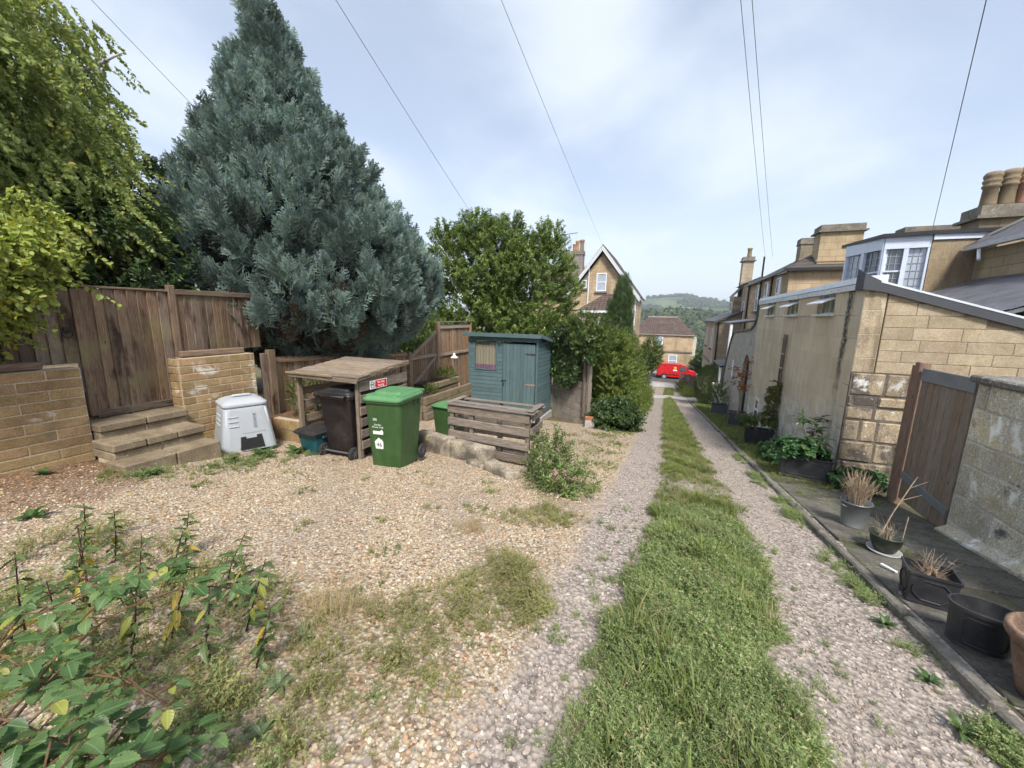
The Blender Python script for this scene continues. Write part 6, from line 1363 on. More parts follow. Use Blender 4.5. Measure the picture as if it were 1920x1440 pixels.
# ================================================================ GRASS AND WEEDS (uncountable)
def tuft(n, h, w, seed, bend=.5, leafy=0):
    random.seed(seed); mb = MB(); h = h*random.uniform(.8, 1.35)
    for i in range(n):
        a = random.uniform(0, 6.28); r = random.uniform(0, .035); b = random.uniform(.15, bend); hh = h*random.uniform(.5, 1.15); p = Vector((r*math.cos(a), r*math.sin(a), 0)); d = Vector((math.cos(a), math.sin(a), 0)); s = Vector((-d.y, d.x, 0))*w/2
        m = p+d*b*hh*.35+Vector((0, 0, hh*.6)); q = p+d*b*hh+Vector((0, 0, hh*(1-.25*b)))
        mb.add([p-s, p+s, m+s*.8, m-s*.8, q], [(0, 1, 2, 3), (3, 2, 4)], random.random())
        for k in range(leafy):
            t = random.uniform(.2, 1.); c = p.lerp(m, min(1, t*1.6)) if t < .6 else m.lerp(q, (t-.6)/.4)
            add_leaf(mb, mrot(c, random.uniform(0, 6.28), random.uniform(-.1, .8), random.uniform(-.5, .5)), random.uniform(.010, .020), random.uniform(.0045, .008), .1, .1, True)
    return mb
C_weed = source_collection('weed', meshes(lambda i: tuft(12, .105, .002, 300+i, 1.0, 12), 6, M_weed))
C_weedy = source_collection('weedy', meshes(lambda i: tuft(10, .10, .002, 310+i, 1.0, 7), 5, M_weedy))
C_grass = source_collection('grass', meshes(lambda i: tuft(16, .085, .0042, 320+i, .8), 5, M_grass))
C_straw = source_collection('straw', meshes(lambda i: tuft(15, .16, .0022, 330+i, 1.3), 4, M_straw))
def field(name, x0, x1, y0, y1, n, mask, col, k, scale, seed, label=None, thr=0.):
    rg = np.random.default_rng(seed); X = rg.uniform(x0, x1, n); Y = y0+(y1-y0)*rg.random(n); m = mask(X, Y); keep = rg.random(n) < m; X, Y = X[keep], Y[keep]; Z = ground_z(X, Y)-.004+(Y < 28)*m_centre(X, Y)*.012; q = len(X)
    rot = np.stack([rg.normal(0, .12, q), rg.normal(0, .12, q), rg.uniform(0, 6.28, q)], 1); s = rg.uniform(*scale, q)*(.55+.45*mask(X, Y))*np.clip(.95+.5*wob(X*1.9+1, Y*2.3, 1.9), .4, 1.5)
    o = scatter(name, np.stack([X, Y, Z], 1), rot, s, rg.integers(0, k, q), col); return tag(o, label, None, None, 'stuff')
clumpy = lambda X, Y: .55+.45*np.clip(1.4*wob(X*1.7, Y*1.9, 1.3)+.4, 0, 1)
field('grass_lane_near', -.5, 1.2, .5, 4.6, 9000, lambda X, Y: (m_centre(X, Y)**1.3*np.clip(.95+.75*wob(X*2.3, Y*2.1, 1.7), .12, 1)+.03*(np.abs(X-.3) < .85)), C_weed, 6, (.45, 1.3), 1, 'bright green weeds down the middle of the lane')
field('grass_lane', -.3, 1.25, 3.9, 11, 8500, lambda X, Y: m_centre(X, Y)*clumpy(X, Y)*.9, C_grass, 5, (.7, 1.2), 2, 'grass strip between the wheel tracks')
field('grass_lane_far', -.3, 1.25, 11, 39.5, 7000, lambda X, Y: m_centre(X, Y), C_grass, 5, (1.1, 1.8), 3, 'grass strip far down the lane')
field('dry_weeds', -2.4, -.2, .5, 4.4, 5600, lambda X, Y: .8*m_weed(X, Y)*clumpy(X, Y), C_weedy, 5, (.7, 1.3), 4, 'yellowing weeds spreading over the gravel')
field('verge_grass', 1.7, 2.75, 6.4, 27, 9000, lambda X, Y: m_verge(X, Y)*clumpy(X, Y), C_grass, 5, (.6, 1.2), 5, 'short grass between kerb and outbuilding')
def m_tufts(X, Y):
    s = 0*X
    for (a, b, r) in ((-4.3, 3.3, .16), (-3.4, 3.6, .10), (-3.0, 4.2, .12), (-2.6, 3.9, .10), (-2.2, 3.2, .12), (-1.9, 4.1, .13), (-3.6, 2.9, .14), (-2.9, 2.3, .10), (-2.4, 2.7, .09), (-4.9, 3.6, .16), (-5.3, 3.3, .3), (-5.7, 3.4, .35), (-5.3, 2.6, .3), (-4.7, 2.5, .18), (-5.6, 2.1, .2), (-5.0, 3.0, .2), (-2.0, 2.2, .14), (-4.4, 4.05, .1), (-3.2, 4.0, .08), (-1.75, 3.5, .15), (-2.1, 4.35, .14), (-1.0, 5.6, .35), (-.8, 6.3, .45), (-1.0, 7.4, .5), (-.85, 8.4, .45), (-1.3, 9.4, .5), (-.85, 10.2, .45), (-.8, 4.9, .3), (-1.5, 7.9, .3), (-1.9, 8.8, .25), (-1.75, 1.75, .18), (-2.3, 1.5, .15)):
        s = np.maximum(s, np.exp(-((X-a)**2+(Y-b)**2)/r**2))
    return s
field('left_tangle', -4.4, -2.0, .8, 1.8, 900, lambda X, Y: .5*np.clip(1-np.abs(Y-1.25)/.5, 0, 1)*clumpy(X, Y), C_weedy, 5, (1.0, 2.4), 18, 'thin straggling weeds at the left edge of the gravel')
field('gravel_tufts', -6.3, -.6, .8, 10.8, 30000, lambda X, Y: .75*m_tufts(X, Y)**1.3, C_grass, 5, (.45, 1.0), 6, 'scattered small tufts of grass in the gravel')
field('lane_straw', -.35, 1.1, .6, 9, 1100, lambda X, Y: m_centre(X, Y)*clumpy(X, Y)*.6, C_straw, 4, (.5, 1.3), 17, 'dry grass stalks standing in the lane grass')
field('lane_blades', -.5, 1.15, .5, 5.2, 2600, lambda X, Y: m_centre(X, Y)*np.clip(.5+.9*wob(X*1.3+2, Y*1.1, 1.2), .05, 1), C_grass, 5, (.9, 2.0), 19, 'longer grass blades in the lane weeds')
field('wall_foot_weeds', -6.0, -4.8, 2.1, 4.4, 1500, lambda X, Y: np.exp(-((X+5.45-.22*(Y-2.2))/.16)**2)*np.clip(.5+wob(X*2, Y*2, 1.), 0, 1)*.8, C_weed, 6, (.6, 1.4), 20, 'green weeds along the foot of the steps')
field('gravel_straw', -5.4, -1.2, 1.0, 4.6, 900, lambda X, Y: .35*np.clip(wob(X*1.5, Y*1.7, 1.1)-.1, 0, 1), C_straw, 4, (.25, .7), 21, 'wisps of dry grass in the gravel')
field('straw_tufts', -2.9, -.9, .7, 3.4, 5000, lambda X, Y: np.maximum(np.exp(-((X+1.62)**2+((Y-2.95)*1.4)**2)/.16**2), .8*np.exp(-((X+1.75)**2+(Y-1.55)**2)/.22**2)), C_straw, 4, (.5, 1.1), 7, 'tufts of dry straw-coloured grass')
field('kerb_weeds', 1.3, 1.75, 1.2, 9, 3800, lambda X, Y: np.exp(-((X-1.58)/.10)**2)*np.clip(.9*wob(X*0, Y*1.6, 1.)+.35, 0, 1), C_weed, 6, (.5, 1.0), 8, 'weeds growing along the kerb')
field('path_weeds', 1.75, 3.05, 1.2, 7.2, 4200, lambda X, Y: np.clip(1.2*wob(X*2.1, Y*2.3, 1.)-.35, 0, 1)*.8+.4*(Y > 6.2), C_grass, 5, (.35, .8), 9, 'moss and grass in the path joints')

# ================================================================ POTS ALONG THE RIGHT-HAND PATH
M_lead_pl = plain('black_planter', (.022, .023, .028), .5, dirt=.14, dscale=8., dcol=(.10, .10, .105)); M_soilp = weathered('pot_soil', (.035, .028, .022), (.10, .075, .055), 20.)
M_galv = plain('galvanised', (.20, .215, .225), .42, .55, dirt=.18, dscale=7.); M_bowl = plain('bowl_green', (.035, .045, .03), .35, dirt=.1); M_terra = weathered('terracotta', (.165, .10, .072), (.26, .175, .13), 5., bscale=60, stains=(((.50, .44, .38), 3., .56, .68, (1, 1, 1)), ((.10, .09, .07), 2.4, .6, .75, (1, 1, 1))))
def pz(x, y): return gz(x, y)+.02
def trough(name, label, x, y, rotz, w, d, h, mat=None, group='pots along the right-hand path', tap=.9):
    t = thing(name, label, 'planter', (x, y, pz(x, y)), rotz, group); mat = mat or M_lead_pl
    def q(s, z): return rrect(w*s, d*s, .012, 2, z)
    obj('box', MB().loft([q(tap, 0), q(tap+.03, .02), q(tap, .04), q(.97, h-.03), q(1.03, h-.02), q(1.03, h), q(.95, h), q(.93, h-.05), q(.9, h-.06)], True, True), mat, t, local=True)
    for sgn, ax in ((-1, 'y'), (1, 'y'), (-1, 'x'), (1, 'x')):
        L = (w if ax == 'y' else d)*.37; o_ = (d if ax == 'y' else w)/2; c = .05; pts = []
        for a, z_ in ((-L+c, .2*h), (L-c, .2*h), (L, .2*h+c), (L, .8*h-c), (L-c, .8*h), (-L+c, .8*h), (-L, .8*h-c), (-L, .2*h+c), (-L+c, .2*h)):
            off = sgn*(o_*(tap+(.97-tap)*z_/h)+.002); pts.append((a, off, z_) if ax == 'y' else (off, a, z_))
        obj('raised_panel', MB().tube(pts, .006, 5), mat, t, local=True)
    obj('soil', MB().loft([q(.9, h-.062), q(.89, h-.055)]), M_soilp, t, local=True)
    return t
t1 = trough('trough_planter', 'black rectangular trough with brown dried plants on the flagged path', 1.92, 3.48, R(-12), .27, .21, .25)
t6 = trough('trough_planter', 'large black trough full of green strawberry leaves against the outbuilding', 2.28, 7.42, R(-14), .70, .36, .38)
t7 = trough('trough_planter', 'black trough with small green plants beside the outbuilding wall', 2.32, 10.9, R(-8), .62, .38, .36)
t8 = trough('square_planter', 'dark grey square planter holding a small orange-leaved tree', 2.42, 14.6, R(-5), .56, .54, .46, plain('grey_planter', (.07, .072, .08), .6, dirt=.15))
t9 = trough('square_planter', 'blue-grey planter beneath a leafy bush near the round hedge', 2.40, 18.8, R(-5), .66, .5, .44, plain('blue_planter', (.10, .12, .15), .6, dirt=.15))
ov = thing('oval_planter', 'empty black oval planter between the trough and the terracotta pot', 'planter', (1.92, 2.97, pz(1.92, 2.97)), R(-14), 'pots along the right-hand path'); ov.scale = (.74, .74, .82)
obj('tub', MB().lathe([(.170, 0), (.178, .012), (.172, .02), (.192, .285), (.205, .29), (.205, .315), (.188, .315), (.18, .20), (0, .20)], 40, sx=1.06, sy=.74), M_lead_pl, ov, local=True, smooth=False)
pts = []
for a, z_ in ((-.62, .05), (.52, .05), (.66, .08), (.66, .225), (.52, .255), (-.62, .255), (-.76, .225), (-.76, .08), (-.62, .05)):
    th = -math.pi/2+a*1.0; rr = .176+.02*z_/.29+.001; pts.append((rr*1.06*math.cos(th), rr*.74*math.sin(th), z_))
pp2 = []
for i in range(len(pts)-1):
    p, q = Vector(pts[i]), Vector(pts[i+1])
    for k in range(6):
        v = p.lerp(q, k/6); th = math.atan2(v.y/.74, v.x/1.06); rr = .176+.02*v.z/.29+.001; pp2.append((rr*1.06*math.cos(th), rr*.74*math.sin(th), v.z))
obj('raised_panel', MB().tube(pp2+[pp2[0]], .005, 5), M_lead_pl, ov, local=True)
tp = thing('terracotta_pot', 'weathered terracotta pot at the right edge of the path', 'pot', (1.97, 2.54, pz(1.97, 2.54)), 0, 'pots along the right-hand path')
obj('pot', MB().lathe([(.13, 0), (.135, .02), (.185, .26), (.18, .27), (.20, .285), (.215, .31), (.215, .345), (.20, .355), (.19, .35), (.18, .30), (0, .30)], 36), M_terra, tp, local=True, smooth=True)
bw_ = thing('bowl_pot', 'dark green bowl pot on a pale saucer with a bare forked twig', 'pot', (2.08, 4.42, pz(2.08, 4.42)), 0, 'pots along the right-hand path'); bw_.scale = (.72, .72, .8)
obj('bowl', MB().lathe([(.10, .03), (.115, .035), (.155, .13), (.165, .205), (.178, .21), (.178, .225), (.16, .225), (.15, .18), (0, .185)], 32), M_bowl, bw_, local=True, smooth=True)
obj('saucer', MB().lathe([(.14, 0), (.17, .012), (.178, .03), (.165, .03), (.15, .016), (0, .014)], 32), plain('saucer_pale', (.42, .43, .43), .5), bw_, local=True, smooth=True)
bu = thing('galvanised_bucket', 'galvanised bucket holding a dead pale-stemmed plant', 'bucket', (2.08, 5.07, pz(2.08, 5.07)), .3, 'pots along the right-hand path'); bu.scale = (.74, .74, .92)
obj('pail', MB().lathe([(.14, 0), (.15, .006), (.15, .02), (.143, .025), (.18, .29), (.19, .295), (.19, .31), (.176, .31), (.165, .25), (0, .25)], 40), M_galv, bu, local=True, smooth=True)
for s in (-1, 1): obj('handle', MB().tube([(s*.172, -.06, .25), (s*.215, -.035, .265), (s*.215, .035, .265), (s*.172, .06, .25)], .008, 6), M_galv, bu, local=True, smooth=True)
obj('soil', MB().lathe([(.165, .255), (0, .262)], 24), M_soilp, bu, local=True)
# what grows in the pots (each plant stands in its pot: a thing of its own)
M_twig = weathered('dry_twig', (.34, .25, .17), (.47, .37, .27), 20.)
def twiggy(name, label, loc, n, h, spread, r=.0035, sub=2, seed=1, cat='plant'):
    t = thing(name, label, cat, loc); rnd = random.Random(seed)
    for i in range(n):
        a = rnd.uniform(0, 6.28); s = spread*rnd.uniform(.3, 1); hh = h*rnd.uniform(.7, 1.1); p0 = Vector((.05*math.cos(a), .05*math.sin(a), -.01)); p2 = Vector((s*math.cos(a), s*math.sin(a), hh)); p1 = p0.lerp(p2, .5)+Vector((-.03*math.cos(a), -.03*math.sin(a), .03))
        mb = MB().tube([p0, p1, p2], [r, r*.8, r*.4], 4)
        for k in range(sub):
            f0 = rnd.uniform(.3, .8); b = p0.lerp(p2, f0); q = b+Vector((rnd.uniform(-.08, .08), rnd.uniform(-.08, .08), rnd.uniform(.06, .16)))
            mb.tube([b, q], [r*.6, r*.3], 3)
        obj('stem', mb, M_twig, t, local=True)
    return t
twiggy('dead_plant', 'pale dead shrubby stems standing in the galvanised bucket', (2.08, 5.07, pz(2.08, 5.07)+.22), 70, .36, .20, .003, 3, 3)
tw = thing('bare_twig', 'long bare forked twig leaning from the green bowl pot', 'twig', (2.08, 4.42, pz(2.08, 4.42)+.14))
obj('stem', MB().tube([(-.05, 0, 0), (.02, .02, .25), (.12, .05, .52), (.16, .06, .62)], [.006, .005, .004, .002], 5), M_twig, tw, local=True)
obj('fork', MB().tube([(.07, .035, .38), (.2, .03, .46)], [.003, .0015], 4).tube([(.11, .045, .5), (.22, .02, .60)], [.003, .0015], 4), M_twig, tw, local=True); obj('cane', MB().tube([(.09, -.05, 0), (.10, -.05, .26)], .004, 5), M_twig, tw, local=True)
twiggy('bowl_grass', 'dry trailing grass in the dark green bowl pot', (2.08, 4.42, pz(2.08, 4.42)+.15), 26, .08, .11, .0022, 1, 5)
twiggy('dried_heather', 'brown dried tufts in the black rectangular trough', (1.94, 3.50, pz(1.97, 3.52)+.19), 26, .06, .06, .0026, 2, 6)
twiggy('dry_sedge', 'dry pale sedge stems rising from the terracotta pot', (1.97, 2.54, pz(1.97, 2.54)+.30), 30, .34, .16, .003, 1, 7)
C_straw2 = source_collection('strawb', meshes(lambda i: sprig(12, .13, .085, .075, False, up=.3, seed=130+i), 3, leafmat('strawberry_leaf', (.03, .085, .03), (.06, .14, .045), (.12, .17, .05), .1, .25, .4)))
shrub('strawberry_plant', 'leafy green strawberry plants filling the large black trough', (2.28, 7.42, pz(2.28, 7.42)+.34), [(ellipsoid((2.22, 7.42, pz(2.28, 7.42)+.42), .32, .18, .11, -.3), 1)], 90, C_straw2, 3, seed=41, stems=2, scale=(.7, 1.1), clump=.05)
shrub('ground_ivy', 'low dark green ground cover beside the large black trough', gp_(2.25, 8.6), [(ellipsoid((2.3, 8.7, gz(2.3, 8.7)+.08), .36, .7, .16, -.2), 1)], 200, C_straw2, 3, seed=42, stems=1, scale=(.6, 1.), clump=.05)
shrub('ground_ivy', 'dark green ground cover at the foot of the side gate post', gp_(2.95, 7.0), [(ellipsoid((2.9, 7.1, gz(2.9, 7.1)+.08), .34, .25, .17, -.2), 1)], 150, C_straw2, 3, seed=43, stems=1, scale=(.5, .85), clump=.05)
shrub('trough_plants', 'small mixed green plants in the trough by the trellis', (2.32, 10.9, pz(2.32, 10.9)+.3), [(ellipsoid((2.3, 10.9, pz(2.3, 10.9)+.45), .34, .25, .18, -.3), 1)], 110, C_hedge, 4, seed=44, stems=2, scale=(.5, .8), clump=.05)
# big-leaved rhododendron-like shrub by the corner
C_rho = source_collection('rhodo', meshes(lambda i: sprig(11, .10, .17, .05, False, up=.15, seed=140+i), 3, leafmat('rhodo_leaf', (.03, .06, .025), (.06, .10, .04), (.20, .14, .06), .12, .2, .3)))
rh = thing('leggy_shrub', 'leggy long-leaved shrub standing behind the strawberry trough', 'shrub', gp_(2.5, 7.75))
rnd = random.Random(5); Pq = []
for i in range(7):
    p = Vector((2.5+rnd.uniform(-.25, .12), 7.75+rnd.uniform(-.35, .3), gz(2.5, 7.75)+rnd.uniform(.55, .95))); Pq.append(p)
    obj('stem', MB().tube([gp_(2.5, 7.75), ((2.5+p.x)/2+.03, (7.75+p.y)/2, (gz(2.5, 7.75)+p.z)/2), p], [.012, .009, .006], 5), M_twig, rh)
tag(scatter('leaves', [tuple(p) for p in Pq], [eul_from_dir((rnd.uniform(-.4, .1), rnd.uniform(-.3, .3), 1)) for _ in Pq], [rnd.uniform(.8, 1.1) for _ in Pq], [i % 3 for i in range(len(Pq))], C_rho, rh), kind='stuff')
# climber on the trellis
cl = thing('climber', 'green and bronze climbing plant growing up the wall trellis', 'climber', gp_(2.6, 11.1))
obj('stem', MB().tube([(2.6, 11.0, gz(2.6, 11)), (2.63, 11.15, -.6), (2.62, 11.05, .1), (2.63, 11.15, .7)], [.015, .012, .01, .004], 5), M_bark, cl)
C_clim = source_collection('climb', meshes(lambda i: sprig(12, .16, .07, .05, True, up=.1, seed=150+i), 3, leafmat('climber_leaf', (.09, .12, .03), (.17, .20, .06), (.24, .13, .05), .2, .3, .5)))
crown('leaves', cl, 150, multi((ellipsoid((2.58, 11.1, -.1), .09, .12, .65), 2), (ellipsoid((2.55, 11.1, -.85), .12, .25, .3), 1)), C_clim, 3, (1, .1), (.5, .85), .5, seed=45, clump=.05)
# small orange-leaved tree in the square planter, bush in the blue planter
ot = thing('small_tree', 'thin young tree with sparse orange leaves in the square planter', 'tree', (2.42, 14.6, pz(2.42, 14.6)+.42))
bz = pz(2.42, 14.6)+.42
limbs(ot, (2.42, 14.6, bz), (2.42, 14.6, bz+1.1), .028, [(.5, (2.25, 14.5, bz+1.2)), (.7, (2.6, 14.6, bz+1.5)), (.6, (2.4, 14.8, bz+1.55)), (.9, (2.35, 14.5, bz+1.8))], M_twig)
C_or = source_collection('orange', meshes(lambda i: sprig(5, .18, .12, .06, True, up=.1, seed=160+i), 3, leafmat('orange_leaf', (.30, .10, .04), (.42, .18, .08), (.18, .12, .05), .2, .3, .6)))
crown('crown', ot, 26, ellipsoid((2.42, 14.6, bz+1.3), .35, .35, .55), C_or, 3, (.7, .3), (.7, 1.2), .5, seed=46)
shrub('potted_bush', 'dark leafy bush growing in the blue-grey planter', (2.4, 18.8, pz(2.4, 18.8)+.4), [(ellipsoid((2.3, 18.9, -1.65), .28, .32, .5), 1)], 110, C_hedge, 4, seed=47, stems=3, scale=(.6, 1.0), gate=-.1)
# oddments on the path
ws = thing('white_stick', 'short white painted stick lying beside the bowl pot', 'stick', (1.93, 3.98, pz(1.93, 3.98)), R(-55)); obj('stick', MB().cbox((-.06, -.011, 0), (.06, .011, .016), .003), M_wht, ws, local=True)
for i, (x, y, s) in enumerate(((1.83, 3.5, .035), (1.95, 2.95, .016), (2.55, 4.4, .02))):
    pb = thing('stone_chip', ['pale flat stone chip on the path by the black trough', 'tiny pale chip on the path before the oval planter', 'small pale chip on the path near the wall foot'][i], 'stone', (x, y, pz(x, y)), i); obj('chip', MB().loft([[(s*1.4*math.cos(a)*(1+.2*math.sin(3*a+i)), s*math.sin(a), 0) for a in np.linspace(0, 5.6, 8)], [(s*1.2*math.cos(a), s*.85*math.sin(a), .012) for a in np.linspace(0, 5.6, 8)]]), plain('chip_pale', (.38, .355, .31), .85, dirt=.3), pb, local=True)

# ================================================================ FOREGROUND BRAMBLE AND NETTLES
def serrated(L, W, seed, n=15):
    """broad toothed leaf along +X with a folded midrib and raised veins"""
    rnd = random.Random(seed); mb = MB(); V = [(0, 0, 0)]; 
    def half(t): return W/2*math.sin(math.pi*min(1, t**.78))**.85*(1-.15*t)
    for i in range(1, n):
        t = i/n; hw = half(t); z = -.16*L*t*t+.03*L*math.sin(t*5+seed); tooth = 1.0+(.018 if i % 2 else -.018)
        V += [(L*t, 0, z), (L*(t+(.012 if i % 2 else 0)), hw*tooth, z+hw*.30+.004*math.sin(i*3)), (L*(t+(.012 if i % 2 else 0)), -hw*tooth, z+hw*.30+.004*math.cos(i*3))]
    V.append((L, 0, -.13*L)); F = []
    F += [(0, 1, 2), (0, 3, 1)]
    for i in range(n-2):
        a = 1+3*i; b = a+3; F += [(a, b, b+1, a+1), (a, a+2, b+2, b)]
    a = 1+3*(n-2); e = len(V)-1; F += [(a, e, a+1), (a, a+2, e)]
    mb.add(V, F, 0.); return mb
def bigleaf(name, c1, c2, vein):
    t = NT(name); r = t.rand(); sp = t.n('ShaderNodeSeparateXYZ', {0: t.n('ShaderNodeTexCoord').outputs['Object']})
    col = t.mix(r, c1, c2); col = t.mix(t.ramp(t.noise(t.pos(), 14., 4, .6), .35, .7, 0., .5), col, tuple(x*.6 for x in c1))
    ay = t.math('ABSOLUTE', sp.outputs[1]); col = t.mix(t.ramp(ay, .0005, .003, .75, 0.), col, vein)
    w = t.math('SINE', t.math('MULTIPLY', t.math('SUBTRACT', sp.outputs[0], t.math('MULTIPLY', ay, .7)), 420.))
    col = t.mix(t.ramp(w, .8, 1., 0., .14), col, vein)
    return t.finish(col, .42, w, .12, .0015, spec=.45, trans=.3)
M_bram = bigleaf('bramble_leaf', (.06, .125, .038), (.155, .24, .085), (.21, .30, .13)); M_yleaf = bigleaf('yellow_leaf', (.42, .36, .05), (.58, .42, .09), (.62, .5, .16)); M_nleaf = bigleaf('nettle_leaf', (.06, .105, .03), (.12, .165, .05), (.16, .2, .08)); M_lgleaf = bigleaf('pale_yellow_leaf', (.25, .28, .05), (.36, .36, .08), (.4, .4, .14))
M_cane = weathered('bramble_cane', (.10, .05, .035), (.15, .10, .05), 15.); M_nstem = weathered('nettle_stem', (.07, .03, .035), (.11, .05, .045), 15.)
def leafmesh(nm, L, W, seed, mat): me = serrated(L, W, seed).mesh('leaf', True); me.materials.append(mat); return me
BL = [leafmesh('b', .105, .074, i, M_bram) for i in range(4)]+[leafmesh('b', .095, .06, 7, M_lgleaf)]
NL = [leafmesh('n', .075, .026, i, M_nleaf) for i in range(2)]; YL = [leafmesh('y', .085, .030, i, M_yleaf) for i in range(2)]; LGL = [leafmesh('lg', .08, .032, i, M_lgleaf) for i in range(2)]
def put_leaf(par, me, p, yaw, pitch, roll=0., s=1.):
    o = link(bpy.data.objects.new('leaf', me)); o.parent = par; o.matrix_parent_inverse = pm(par).inverted(); o.location = p
    o.rotation_euler = mrot((0, 0, 0), yaw, pitch, roll).to_euler(); o.scale = (s, s, s); return o
br_ = thing('bramble', 'leafy bramble sprawling over the gravel in the near left corner', 'bramble', gp_(-1.9, .35)); rnd = random.Random(17)
CANES = [[(-2.1, .25, .0), (-1.85, .42, .38), (-1.6, .52, .42), (-1.42, .58, .30)], [(-2.1, .3, 0), (-1.95, .6, .42), (-1.8, .85, .45), (-1.72, 1.05, .30)], [(-1.8, .15, 0), (-1.6, .30, .36), (-1.42, .38, .38), (-1.3, .46, .22)],
         [(-2.3, .3, 0), (-2.2, .45, .40), (-2.05, .62, .50), (-1.95, .75, .45)], [(-1.9, .2, 0), (-1.6, .3, .30), (-1.4, .44, .26), (-1.35, .6, .12)], [(-2.4, .5, 0), (-2.3, .75, .3), (-2.2, .95, .36), (-2.05, 1.15, .25)], [(-1.7, .1, 0), (-1.5, .22, .42), (-1.32, .30, .46), (-1.22, .38, .36)], [(-2.5, .2, 0), (-2.3, .3, .4), (-2.0, .38, .5), (-1.7, .42, .42)], [(-2.2, .1, 0), (-1.9, .22, .45), (-1.6, .3, .5), (-1.4, .36, .42)], [(-2.6, .4, 0), (-2.55, .62, .3), (-2.45, .8, .32), (-2.3, .95, .2)], [(-1.75, .1, 0), (-1.55, .2, .3), (-1.35, .28, .36), (-1.2, .36, .28)], [(-2.0, .12, 0), (-1.75, .25, .28), (-1.55, .36, .34), (-1.45, .46, .26)]]
for C_ in CANES:
    pts = [Vector(p) for p in C_]; dense = []
    for i in range(len(pts)-1):
        for k in range(6): dense.append(pts[i].lerp(pts[i+1], k/6))
    dense.append(pts[-1]); dense = [sum((dense[max(0, min(len(dense)-1, i+j))] for j in (-2, -1, 0, 1, 2)), Vector())/5 for i in range(len(dense))]
    obj('cane', MB().tube(dense, [.0055*(1-.6*i/len(dense)) for i in range(len(dense))], 6), M_cane, br_, smooth=True)
    for i in range(4, len(dense), 1):
        p = dense[i]; yaw0 = rnd.uniform(0, 6.28); pet = p+Vector((.05*math.cos(yaw0), .05*math.sin(yaw0), rnd.uniform(.01, .05)))
        obj('petiole', MB().tube([p, pet], .0025, 4), M_cane, br_)
        for k, da in enumerate((0, 1.15, -1.15)): put_leaf(br_, rnd.choice(BL[:4]*4+BL[4:]), pet+Vector((.012*math.cos(yaw0+da), .012*math.sin(yaw0+da), 0)), yaw0+da+rnd.uniform(-.2, .2), rnd.uniform(-.45, .25), rnd.uniform(-.3, .3), rnd.uniform(.38, .78)*(1 if k == 0 else .85))
def nettle(label, x, y, h, n, seed, lean=(0, 0), yel=.25, name='willowherb'):
    t = thing(name, label, 'weed', gp_(x, y), group='tall weeds at the edge of the bay'); rnd = random.Random(seed); b = Vector(gp_(x, y)); top = b+Vector((lean[0], lean[1], h))
    obj('stem', MB().tube([b, b.lerp(top, .5)+Vector((rnd.uniform(-.02, .02), rnd.uniform(-.02, .02), 0)), top], [.005, .004, .0025], 5), M_nstem, t)
    for i in range(n):
        f0 = .12+.88*i/n; p = b.lerp(top, f0); a = i*2.4
        low = f0 < .75 and rnd.random() < yel; me = rnd.choice(YL if low and rnd.random() < .5 else LGL) if low else rnd.choice(NL)
        put_leaf(t, me, p, a, rnd.uniform(-1.1, -.3) if low else rnd.uniform(-.5, .5), rnd.uniform(-.4, .4), rnd.uniform(.9, 1.6)*(1.1-.45*f0))
    return t
nettle('tall yellow-leaved weed on a dark upright stem at the left edge', -2.62, .80, .66, 20, 1, (.02, .02), .7)
spots = [(-2.35, 1.0, .5, (.06, .1)), (-2.05, 1.2, .42, (.1, .08)), (-2.75, 1.05, .45, (.0, .06)), (-3.0, .9, .4, (-.05, .05)), (-2.5, .65, .5, (.05, .0)), (-2.2, .75, .48, (.1, .05)), (-1.75, 1.05, .36, (.12, .02)), (-2.9, 1.25, .35, (.06, .1)), (-2.55, 1.4, .38, (.12, .08)), (-3.3, 1.0, .34, (.0, .05)), (-2.95, .68, .5, (.02, .02)), (-2.75, .55, .45, (0, 0)), (-2.3, 1.3, .36, (.08, .05)), (-3.5, 1.25, .4, (.05, .02)), (-3.2, 1.5, .35, (.05, .05)), (-3.8, 1.2, .36, (0, .05)), (-2.0, .95, .42, (.05, .05))]
WL = ['leaning green weed amid the bramble leaves at the left edge', 'weed with narrow green leaves rising from the near gravel']
for i, (x, y, h, ln) in enumerate(spots): nettle('narrow-leaved green weed in the near left tangle of weeds', x, y, h, 22, 20+i, ln, .16)
field('tangle_weeds', -3.6, -1.1, .4, 1.7, 800, lambda X, Y: np.clip(1.1-np.abs(Y-(.75+.12*(X+2.2)))/.55, 0, 1)*sstep(-.9, -1.3, X)*.75, C_weedy, 5, (.7, 1.5), 12, 'low tangled weeds under the bramble')
field('tangle_green', -3.6, -1.0, .35, 1.5, 420, lambda X, Y: np.clip(1.0-np.abs(Y-(.6+.12*(X+2.2)))/.5, 0, 1)*sstep(-.9, -1.3, X)*.7, C_weed, 6, (.8, 1.6), 13, 'green weeds tangled under the bramble')
